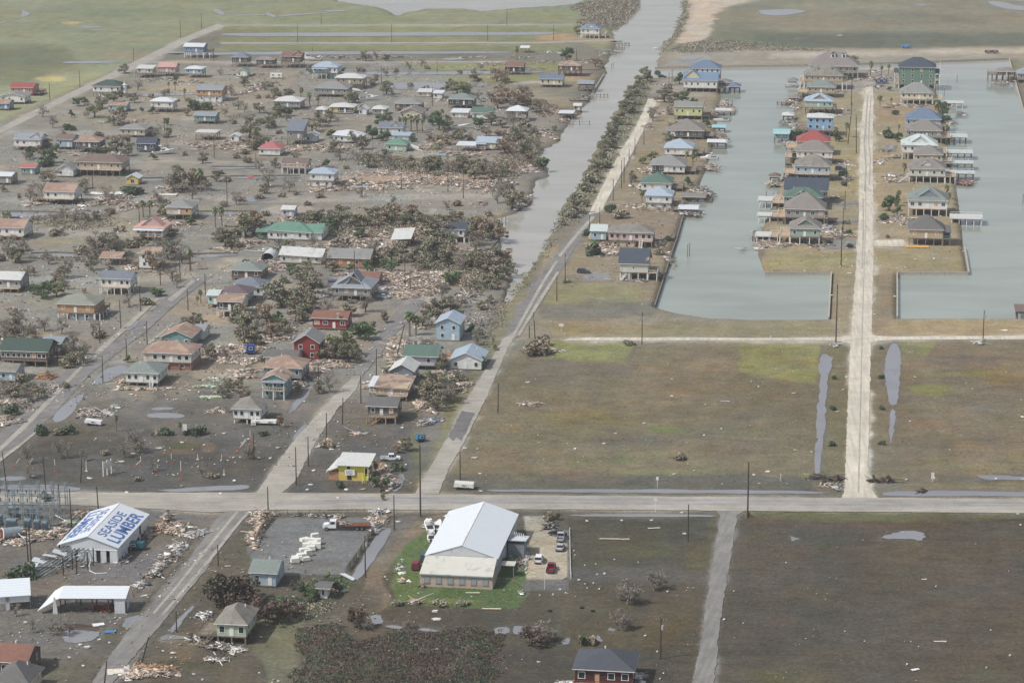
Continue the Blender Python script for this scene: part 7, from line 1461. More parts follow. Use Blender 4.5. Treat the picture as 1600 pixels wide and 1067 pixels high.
# left middle
LM = (('brown',284,298,46,1.5),('bare',272,300,40,1.3),('bare',300,296,36,1.3),('brown',338,284,22,1.2),('palm',314,300,38,.8),('rust',80,284,22,1.4),('brown',68,284,18,1.3),('brown',132,295,20,1.3),('sgreen',210,302,12,2),('green',204,306,14,1.5),('brown',42,310,10,1),('brown',30,312,12,1),('brown',6,300,14,1.2),('bare',100,340,22,1.4),('bare',118,344,24,1.4),('bare',134,346,22,1.4),('brown',150,344,18,1.3),('bare',86,350,20,1.3),('lime',10,345,18,1.2),('palm',224,340,28,1),('palm',234,338,26,1),('olive',262,340,28,1.2),('green',298,352,16,1.2),('green',270,370,14,1.5),('palm',337,356,34,.8),('palm',347,356,34,.8),('bare',150,400,44,1.3),('bare',168,402,46,1.3),('olive',160,398,38,1.4),('olive',182,398,36,1.3),('bare',140,412,30,1.1),('brown',142,422,26,1.0),('rust',238,424,40,.9),('rust',250,425,24,1.2),('brown',222,386,26,1.2),('brown',262,406,34,1.2),('bare',276,402,40,1.3),('bare',284,412,34,1),('palm',298,422,34,.8),('brown',172,423,12,1.5),('olive',352,386,34,1.3),('olive',366,384,30,1.3),('olive',342,378,20,1.2),('green',384,418,16,1.2),('rust',396,366,50,1.3),('brown',384,370,44,1.3),('brown',100,434,30,1.2),('rust',86,444,22,1.1),('green',66,466,28,1.4),('green',54,460,20,1.3),('lime',88,462,24,1.2),('olive',96,448,16,1.2),('green',76,456,20,1.2),('bare',30,404,36,1.2),('bare',12,400,40,1.2),('olive',24,410,30,1.3),('bare',40,392,24,1.1),('rust',132,458,10,1),('green',248,463,16,1.9),('bare',276,450,22,1),('palm',314,474,22,1),('deadpalm',308,478,16,1),('brown',300,512,28,1.3),('olive',290,518,26,1.3),('brown',312,514,22,1.2),('bare',70,518,26,1.1),('bare',96,522,30,1),('bare',146,518,24,.9),('brown',20,520,30,1.2),('bare',30,516,40,1.1),('rust',22,500,24,1.0),('bare',42,530,36,1.2),('bare',8,528,38,1.1),('brown',116,570,34,1.2),('brown',104,560,30,1.1),('bare',130,566,30,1.0),('green',200,566,14,1.1),('green',93,520,2,1),('brown',2,380,10,1),
 ('brown',36,610,34,1.3),('bare',44,628,34,1.2),('brown',60,622,30,1.2),('brown',20,622,30,1.3),('bare',10,614,28,1.2),('sgreen',18,648,18,.9),('sgreen',66,678,16,1.1),('sbrown',89,679,12,1.1),('sgreen',106,678,15,1.2),('palm',182,674,28,.8),('sgreen',262,679,13,1.1),('palm',281,680,22,.8),('sgreen',312,680,14,1.3),('sbrown',243,680,10,1),('sgreen',293,680,10,1),('bare',212,706,42,1.0),('brown',216,708,24,.9),('bare',94,716,34,.9),('bare',106,716,32,.8),('bare',132,720,24,1),('bare',44,724,34,1.0),('bare',46,746,30,1.0),('bare',240,736,28,.9),('bare',316,744,28,.9),('sbrown',332,746,9,1.5),('sbrown',165,711,8,1.2),('bare',195,714,28,1.1),('bare',388,718,34,.9),('bare',394,716,26,.9),('sbare',215,750,8,1.5),('bare',348,622,30,1.2),('brown',356,612,26,1.2),('brown',346,618,20,1.2),('brown',498,614,24,1.1),('rust',466,612,14,1.4),('rust',437,668,28,.6),('sgreen',413,681,9,1.2),('sbrown',516,698,12,1.5),('brown',634,704,26,1.3),('rust',620,708,16,1.3),('rust',72,768,2,1),('green',73,784,18,1.4),('sbrown',100,606,10,1))
for t_ in LM:
    if t_[3] > 3: tree(*t_)
# centre of the settlement
CM = (('brown',470,356,28,1.4),('brown',486,358,32,1.4),('brown',500,354,34,1.4),('green',512,362,26,1.4),('olive',524,360,28,1.3),('brown',532,348,34,1.2),('olive',548,356,30,1.3),('brown',574,354,34,1.3),('rust',590,344,30,1.2),('brown',604,350,30,1.3),('rust',616,342,30,1.2),('olive',630,354,28,1.3),('rust',644,340,28,1.2),('brown',654,352,26,1.3),('brown',672,362,30,1.3),('brown',690,356,26,1.3),('olive',704,352,22,1.3),('rust',716,346,20,1.4),('green',424,362,16,1.5),('green',440,360,14,1.5),('brown',410,362,22,1.3),('olive',456,364,24,1.3),('green',560,372,20,1.3),('brown',680,382,46,1.4),('brown',690,402,48,1.3),('olive',672,406,40,1.4),('brown',700,416,42,1.3),('rust',755,372,40,1.3),('brown',770,374,38,1.3),('rust',748,384,34,1.2),('brown',742,366,34,1.1),('rust',780,378,32,1.0),('brown',664,420,30,1.4),('olive',648,410,26,1.3),('olive',630,400,24,1.4),('brown',612,406,26,1.3),('green',612,424,22,1.3),('green',600,418,18,1.2),('green',574,424,20,1.3),('olive',590,412,20,1.2),('bare',575,398,26,.9),('bare',440,400,40,1.3),('brown',452,402,34,1.3),('bare',488,388,22,1.1),('brown',480,430,28,1.2),('brown',472,446,38,1.4),('olive',484,462,40,1.2),('brown',490,450,34,1.2),('green',452,426,16,1.5),('green',546,424,14,1.2),('brown',520,424,22,1.4),('bare',720,424,34,1.4),('brown',736,420,36,1.4),('brown',756,426,36,1.4),('brown',772,416,34,1.3),('rust',788,414,34,1.2),('brown',790,430,30,1.3),('brown',776,438,30,1.4),('olive',760,446,22,1.4),('green',706,446,24,1.2),('green',712,440,18,1.2),('brown',740,452,20,1.3),('brown',774,452,22,1.3),
 ('olive',440,480,46,1.3),('olive',468,486,40,1.3),('brown',478,490,42,1.2),('olive',485,476,32,1.2),('brown',462,502,36,1.2),('bare',510,494,34,.9),('olive',548,494,30,1.2),('rust',418,506,36,1.2),('rust',410,496,30,1.2),('green',434,506,22,1.2),('rust',424,528,34,1.2),('brown',444,520,26,1.2),('palm',404,420,2,1),('olive',390,524,40,1.3),('olive',376,512,40,1.2),('brown',382,540,40,1.3),('brown',398,538,30,1.2),('green',570,532,32,1.3),('green',560,530,26,1.2),('olive',582,520,20,1),('olive',602,504,20,1),('brown',510,560,44,1.2),('lime',536,558,46,1.2),('brown',546,566,38,1.2),('brown',524,562,40,1.1),('brown',556,558,26,1.1),('palm',640,525,40,1.1),('palm',650,524,32,1),('brown',660,510,30,1.2),('brown',676,494,32,1.3),('olive',690,492,32,1.3),('brown',704,488,30,1.3),('bare',720,480,26,1.2),('olive',752,484,16,1.4),('brown',766,474,16,1.2),('green',736,524,24,.9),('olive',750,528,20,1.1),('bare',744,540,28,1),('palm',770,545,18,.8),('brown',690,510,20,1.2),('lime',773,548,12,1.2),('green',752,576,22,1.0),('olive',692,580,30,1.1),('brown',614,592,22,1.3),('brown',604,586,16,1.3),('brown',674,622,50,1.3),('brown',688,626,48,1.3),('bare',700,630,40,1.2),('brown',662,618,30,1.1),('olive',706,612,28,1.1),('brown',682,640,34,1.2),('rust',714,590,16,1.1),('brown',718,596,20,1),('bare',604,602,16,1),('brown',330,560,30,1),('bare',352,560,24,1),('brown',372,606,20,1.1),('green',370,500,2,1))
for t_ in CM:
    if t_[3] > 3: tree(*t_)
# near
NR = (('olive',350,950,66,1.25),('brown',366,952,60,1.2),('olive',338,940,52,1.2),('brown',378,948,52,1.2),('olive',384,934,44,1.2),('rust',415,968,44,1.4),('rust',432,974,46,1.3),('rust',400,976,36,1.2),('brown',446,962,34,1.2),('rust',462,966,30,1.2),('green',478,930,24,1.2),('green',492,934,22,1.3),('green',514,916,22,1.1),('green',524,920,20,1.0),('olive',532,926,18,1.1),('olive',458,920,18,1.3),('palm',514,912,22,.7),('green',486,940,16,1.2),('brown',562,980,42,1.0),('rust',556,976,30,1.0),('bare',570,982,36,1.0),('bare',638,982,24,1),('bare',82,992,30,1.0),('bare',96,994,34,1.1),('bare',108,990,26,1),('bare',25,962,24,1.0),('bare',52,988,28,.8),('sgreen',34,903,24,1.3),('sgreen',26,906,16,1.2),('brown',830,1006,36,1.3),('bare',846,1004,42,1.3),('bare',858,1002,36,1.2),('brown',840,1010,28,1.3),('bare',980,944,46,1.1),('bare',990,942,42,1.0),('bare',970,938,34,1.0),('bare',1022,922,38,1.1),('bare',1030,920,34,1),('bare',972,984,40,1.0),('bare',982,982,32,1.0),('bare',962,976,30,.9),('palm',908,1010,22,.9),('sgreen',912,1008,14,.8),('sbrown',928,1006,12,1.2),('deadpalm',918,1008,14,.8),('green',800,886,22,1.0),('green',794,884,16,1.2),('sgreen',805,864,8,1.2),('sgreen',813,848,9,1.2),('palm',855,812,2,1),('olive',872,812,14,1.0),('sbrown',858,812,14,1),('green',588,760,20,1.0),('green',604,764,22,.8),('olive',596,772,18,.8),('palm',577,752,26,1),('palm',588,744,22,1),('green',570,748,20,1.1),('lime',598,782,14,.8),('sgreen',620,734,14,1.0),('sbrown',1062,718,12,1.1),('sbrown',1066,716,10,1.1),('sbrown',658,918,8,1),('bare',330,1010,2,1),('solive',620,944,10,1.6),('solive',683,946,9,2.0),('solive',722,944,9,2.0),('lime',516,740,14,.7),('sgreen',528,762,12,.8),('sgreen',1290,752,5,1.2),('sbare',1380,754,2,1),('sbrown',1168,806,10,.6),('rust',300,1000,2,1),('bare',870,985,2,1))
for t_ in NR:
    if t_[3] > 3: tree({'olive': 'nolive', 'brown': 'nbrown', 'rust': 'nbrown'}.get(t_[0], t_[0]), *t_[1:])

# the ragged growth that fills the gaps between the houses
_hs = [(l[0], l[1]) for l in LANDMARKS]
def filler(n, x0, x1, y0, y1, kinds, hr, ok):
    k = 0
    while k < n:
        x, y = _trs.uniform(x0, x1), _trs.uniform(y0, y1)
        if not ok(x, y) or vnoise(np.array([x]), np.array([y * 2.0]),60,81)[0] + _trs.uniform(-.5,.5) < -.1: continue
        if any(abs(x - a) < 30 and -4 < y - b < 16 or abs(x - a) < 20 and -9 < y - b <= -4 for a, b in _hs): continue
        kd = _trs.choice(kinds); h = _trs.uniform(*hr) * (.55 + y / 700) * (.45 if kd[0] == 's' else 1); tree(kd, x, y, h, _trs.uniform(.9,1.4)); k += 1
filler(150,20,900,104,350,('bare', 'sbrown', 'sbare', 'solive', 'bare', 'sbrown', 'brown'),(16,26), inb)
filler(60,0,760,355,620,('bare', 'sbrown', 'sbare', 'solive', 'bare', 'sbrown'),(18,30), lambda x, y: inb(x, y) and abs(x - (800 - y) * 1.0 + 0) > 40 and not (x > 540 and abs(x - (1010 - y * .79)) < 40) and abs(x - np.interp(y, [430,700], [320,10])) > 35)
def leaf_mass(name, polys, per_m2, hfun, kinds, label, size=(.3,.6), seed=0):
    """ground-covering thicket: leaf-sized faces over an outline"""
    rn = np.random.RandomState(seed); allp, allc = [], []
    for poly in polys:
        wp = [tuple(P(x, y).xy) for x, y in poly]; q = np.array(wp); x0, y0 = q.min(0); x1, y1 = q.max(0); n = int((x1 - x0) * (y1 - y0) * per_m2)
        x = rn.uniform(x0, x1, n); y = rn.uniform(y0, y1, n); d = sdf(x, y, wp) + vnoise(x, y, 5,61) * 2.2 + vnoise(x, y, 1.3,67) * 1.2; k = d < 0; x, y, d = x[k], y[k], d[k]
        hm = (.55 + .45 * vnoise(x, y, 4.5,62) + .35 * vnoise(x, y, 1.8,63)) * hfun * np.clip(-d / 5.0,.15,1); hm = np.maximum(hm, .15); z = hm * rn.uniform(.25,1, len(x)) ** .6
        kk = vnoise(x, y, 9,64) + .5 * vnoise(x, y, 3,65); pal = np.array([[S(*c) for c in (LC[kd] * 2)[:4]] for kd in kinds]); idx = np.clip(((kk + 1.1) / 2.2 * len(kinds)).astype(int),0, len(kinds) - 1)
        c = pal[idx, rn.randint(0,4, len(x))] * (rn.uniform(.75,1.2, len(x)) * (1 + .2 * vnoise(x, y, 2.5,66)))[:, None]; allp.append(np.stack((x, y, z),1)); allc.append(c)
    pos = np.concatenate(allp); cols = np.concatenate(allc); o = link(name, leaves_mesh(name, pos, rn.uniform(size[0], size[1], len(pos)), cols, LEAFM)); tag(o, label, kind='stuff'); return o
leaf_mass('brush_thicket', [[(470,985),(520,975),(545,982),(560,1000),(600,985),(660,985),(700,985),(780,982),(790,998),(786,1020),(770,1067),(765,1110),(440,1110),(445,1060),(462,1030),(465,1000)]], 17,3.4,('nbrown', 'dusk', 'nolive', 'nbrown', 'dkgreen', 'dusk', 'nbrown'), 'dense brown and dark green brush in the foreground', (.14,.32),1)
leaf_mass('scrub', [[(400,940),(450,930),(500,940),(530,938),(520,958),(450,975),(415,968)],[(470,905),(540,900),(545,925),(520,938),(470,930)]], 7,1.2,('brown', 'green', 'olive'), 'low scrub behind the narrow white kiosk', (.2,.42),2)
leaf_mass('thicket', [[(890,14),(905,6),(940,0),(1000,0),(998,12),(975,36),(958,46),(925,46),(900,36),(912,28),(905,20)]], 1.6,2.2,('brown', 'bare', 'brown'), 'brown thicket at the far channel mouth', (.5,1.0),3)
leaf_mass('bank_scrub', [[(1068,-5),(1064,25),(1054,50),(1036,74),(1032,82),(1042,78),(1060,56),(1072,30),(1076,5)],[(1110,62),(1180,66),(1300,80),(1160,80),(1070,84),(1040,80),(1060,70)]], 1.6,1.0,('olive', 'bare', 'brown'), 'grey-green scrub along the far sand strip', (.4,.8),4)
leaf_mass('bank_scrub', [[(1000,140),(1013,122),(1020,122),(1012,150),(985,200),(955,255),(935,290),(925,300),(905,345),(885,350),(880,335),(900,305),(920,268),(940,232),(955,200),(975,165)]], 4,1.1,('olive', 'solive' if 0 else 'olive', 'bare'), 'low scrub between channel and levee road', (.3,.6),5)
leaf_mass('bank_scrub', [[(878,330),(884,338),(872,368),(852,400),(822,440),(806,462),(795,470),(800,456),(820,432),(850,388)]], 3,.6,('lime', 'olive', 'bare'), 'yellowish weeds on the channel bank', (.25,.5),6)
leaf_mass('thicket', [[(400,362),(470,352),(540,342),(600,336),(700,338),(770,345),(778,360),(740,372),(680,380),(600,372),(540,372),(470,366)],[(650,400),(700,396),(790,400),(800,430),(780,450),(740,460),(690,440),(640,420)]], 2.6,1.8,('brown', 'rust', 'olive', 'brown'), 'tangled brown thicket through the middle of the settlement', (.35,.7),7)
leaf_mass('shore_scrub', [[(770,100),(800,150),(860,160),(880,172),(850,185),(790,160)],[(800,205),(850,210),(845,236),(830,256),(790,300),(760,290),(770,250),(790,225)],[(560,240),(690,250),(780,255),(780,275),(690,275),(600,268)]], 1.8,1.3,('rust', 'brown', 'olive'), 'brown scrub near the channel shore', (.4,.8),8)
leaf_mass('canal_scrub', [[(60,338),(170,334),(180,352),(120,360),(70,356)],[(60,398),(130,404),(200,402),(280,396),(280,404),(130,410),(60,406)],[(360,180),(400,178),(400,186),(360,186)],[(-10,595),(80,600),(86,622),(50,640),(-10,645)],[(-10,505),(60,510),(60,535),(-10,545)],[(400,500),(470,505),(460,530),(410,535)]], 2.4,1.0,('bare', 'brown', 'olive'), 'dead scrub along the small canals', (.3,.6),9)
leaf_mass('bank_weeds', [[(745,470),(800,465),(795,490),(770,530),(745,570),(728,600),(715,590),(740,550),(760,510)]], 2.5,.7,('olive', 'bare', 'brown'), 'weeds beside the diagonal street', (.25,.5),10)
def grass_mass(name, poly, per, hgt, cols, label, seed):
    rn = np.random.RandomState(seed); wp = [tuple(P(x, y).xy) for x, y in poly]; q = np.array(wp); x0, y0 = q.min(0); x1, y1 = q.max(0); n = int((x1 - x0) * (y1 - y0) * per); x = rn.uniform(x0, x1, n); y = rn.uniform(y0, y1, n)
    k = (sdf(x, y, wp) < 0) & (vnoise(x, y, 7,71) + .6 * vnoise(x, y, 2,72) > .15); x, y = x[k], y[k]; c = np.array([S(*c) for c in cols])[rn.choice(len(cols), len(x))] * rn.uniform(.85,1.15,(len(x),1))
    o = link(name, leaves_mesh(name, np.stack((x, y, np.full(len(x), hgt * .5)),1), rn.uniform(.1,.34, len(x)), c, LEAFM, flat=.9)); tag(o, label, kind='stuff')
grass_mass('grass_tufts', [(860,540),(1325,540),(1318,765),(700,765),(740,640),(830,545)], 1.1,.16, [(116,108,84),(128,118,92),(104,98,78),(120,118,82)], 'dry tufts across the wide middle field', 1)
grass_mass('grass_tufts', [(1405,540),(1640,540),(1640,762),(1400,762)], 1.1,.16, [(120,110,90),(132,118,94),(106,98,80)], 'dry tufts in the right-hand field', 2)
grass_mass('grass_tufts', [(1165,812),(1640,816),(1640,1100),(1125,1100)], 1.1,.16, [(104,97,84),(112,100,84),(96,92,80)], 'dark tufts in the lower right field', 3)
grass_mass('grass_tufts', [(560,905),(1120,905),(1090,1100),(790,1100),(800,980),(560,960)], 1.1,.16, [(104,98,80),(114,104,80),(94,90,76)], 'tufts on the plots behind the maroon house', 4)
grass_mass('grass_tufts', [(624,862),(668,828),(700,808),(720,812),(820,870),(825,930),(808,948),(622,946)], 2.0,.15, [(98,114,78),(88,108,70),(110,124,84)], 'green lawn tufts around the large white hall', 5)
LANDMARKS.extend([(1342,620,'pale shell road between the fields'),(1284,660,'left flooded ditch'),(1393,610,'right flooded ditch'),(1112,920,'gravel lane'),(1000,850,'small fenced field'),(1415,838,'shallow field pond'),(1060,600,'middle of the wide field'),(900,690,'greener patches in the wide field'),(1500,1000,'lower right field centre'),(1500,650,'right field centre'),(110,1000,'wet lumber yard pond'),(478,860,'white wrapped pallets'),(280,700,'grassy mound on the mudflat'),(120,690,'mudflat left of the mound'),(1000,790,'main road centre'),(860,860,'gravel car park'),(1250,510,'lawn below the west basin'),(1440,410,'bare lot of the east row'),(620,1020,'foreground brush'),(940,920,'plot below the fenced field'),(1180,740,'ditch along the main road')])
# ------------------------------------------------------------------ utility poles
M_CERAM = mat('transformer_can', S(170,174,176),.5,.06)
POLES = [(12,777,706,1,4),(72,773,713,1,2),(126,754,708,0,-5),(161,598,557,0,0),(198,563,529,0,0),(230,538,502,0,0),(156,536,489,0,0),(189,513,469,0,1),(220,487,451,1,1),(294,485,452,0,1),(321,461,428,0,0),(282,437,402,1,2),(297,424,387,1,0),(251,446,422,0,0),(154,800,759,1,2),(94,803,755,0,1),(112,823,762,0,1),(44,877,818,0,1),(49,877,820,0,2),(341,884,850,1,0),(276,987,955,0,0),(221,1037,991,0,-16),(163,1070,1031,0,-8),(419,800,760,1,0),(463,758,698,1,0),(482,728,682,1,0),(510,692,645,0,-1),(535,663,621,0,-2),(564,630,587,0,0),(588,596,545,1,-1),(621,552,505,0,-14),(657,807,695,1,0),(719,750,707,1,0),(778,645,598,0,-1),(616,828,773,1,0),(571,902,836,2,0),(1075,845,787,0,0),(1168,809,722,1,0),(1032,1029,964,2,0),(1003,539,488,2,0),(836,530,488,2,3),(827,528,509,1,0),(870,471,432,0,0),(883,443,397,2,0),(921,374,337,0,0),(937,355,325,0,0),(958,314,281,0,0),(971,295,252,1,0),(975,285,247,0,0),(1006,226,200,0,0),(992,243,217,0,0),(983,250,233,0,0),(1050,129,109,0,0),(1045,137,114,0,0),(865,63,40,0,0),(901,96,78,0,0),(465,67,38,0,0),(612,66,39,0,0),(762,65,40,0,0),(596,129,104,0,0),(676,167,137,0,0),(792,40,15,0,0),(502,38,20,0,0),(315,46,23,0,0),(282,59,33,0,0),(209,95,76,0,0),(125,137,111,0,0),(78,157,130,0,0),(334,96,78,0,0),(335,247,215,0,0),(257,210,186,0,0),(1536,530,485,2,0),(1306,535,445,1,0),(1314,416,356,0,0),(1317,360,325,0,0),(1320,328,298,1,0),(1322,292,255,0,0),(1325,225,162,0,-4),(1338,240,182,0,2),(1330,165,124,0,0),(355,316,278,1,0),(218,350,325,0,0),(145,298,270,0,0),(50,356,336,0,-10),(566,309,278,0,0),(554,422,392,0,0),(641,455,422,1,0),(633,448,412,0,0),(702,440,412,0,0),(724,310,275,0,0),(627,296,262,0,0),(488,80,74,0,0),(683,112,96,0,0),(400,260,240,0,0),(498,606,570,0,0),(397,718,676,0,0),(700,300,266,0,0)]
def pole(x, yb, yt, kind, lean):
    s = sc(yb); h = (yb - yt) / s / .965; root = thing('utility_pole', None, 'utility pole', P(x, yb), R(-8), 'wooden utility poles'); root.rotation_euler = (0, R(-lean * -1) if lean else 0, R(-8)); root.rotation_euler[1] = R(-lean) * (-1) * -1
    r = .16 if h < 14 else .2; me = cached(('pole', round(h)), lambda: (lambda q: (q.tube([(0,0,-.5),(0,0, round(h))], [r * 1.15, r * .75], 7), q.mesh('shaft', M_POLE))[1])(MB())); sh = link('shaft', me, root); sh.scale = (1,1, h / round(h))
    if kind >= 0 and (kind or yb > 250):
        me = cached(('arm',), lambda: (lambda q: (q.box(0,.12,0,2.3,.1,.14), q.bar((-.8,.12,-.05),(0,.12,-.8),.05), q.bar((.8,.12,-.05),(0,.12,-.8),.05), q.mesh('crossarm', M_POLE))[1])(MB()))
        if kind: 
            link('crossarm', me, root, (0,0, h - .5)); im = cached(('ins',), lambda: (lambda q: ([q.tube([(x_, .12,.05),(x_, .12,.3)], [.07,.05], 6) for x_ in (-1.05,-.5,.5,1.05)], q.mesh('insulators', M_CERAM))[1])(MB())); link('insulators', im, root, (0,0, h - .5))
    if kind == 2:
        me = cached(('can',), lambda: (lambda q: (q.tube([(.35,0,0),(.35,0,1.0)], [.28,.28], 10), q.mesh('transformer', M_CERAM))[1])(MB())); link('transformer', me, root, (0,0, h - 2.6))
    pend(root, {0: 'plain wooden pole', 1: 'wooden pole with a crossarm', 2: 'wooden pole with a grey transformer'}[kind] if abs(lean) < 8 else 'sharply leaning wooden pole', x, yb)
for p_ in POLES: pole(*p_)
o = thing('flagpole', 'tall white flagpole right of the green three-storey house', 'flagpole', P(1467,152)); mb = MB(); mb.tube([(0,0,0),(0,0,20)], [.14,.07], 7); mb.build('shaft', M_WHITE, o); mb = MB(); mb.tube([(0,0,20),(0,0,20.3)], [.2,.1], 7); mb.build('finial', M_WHITE, o); mb = MB(); mb.bar((-1.2,0,12),(1.2,0,12),.1); mb.build('yard', M_WHITE, o)

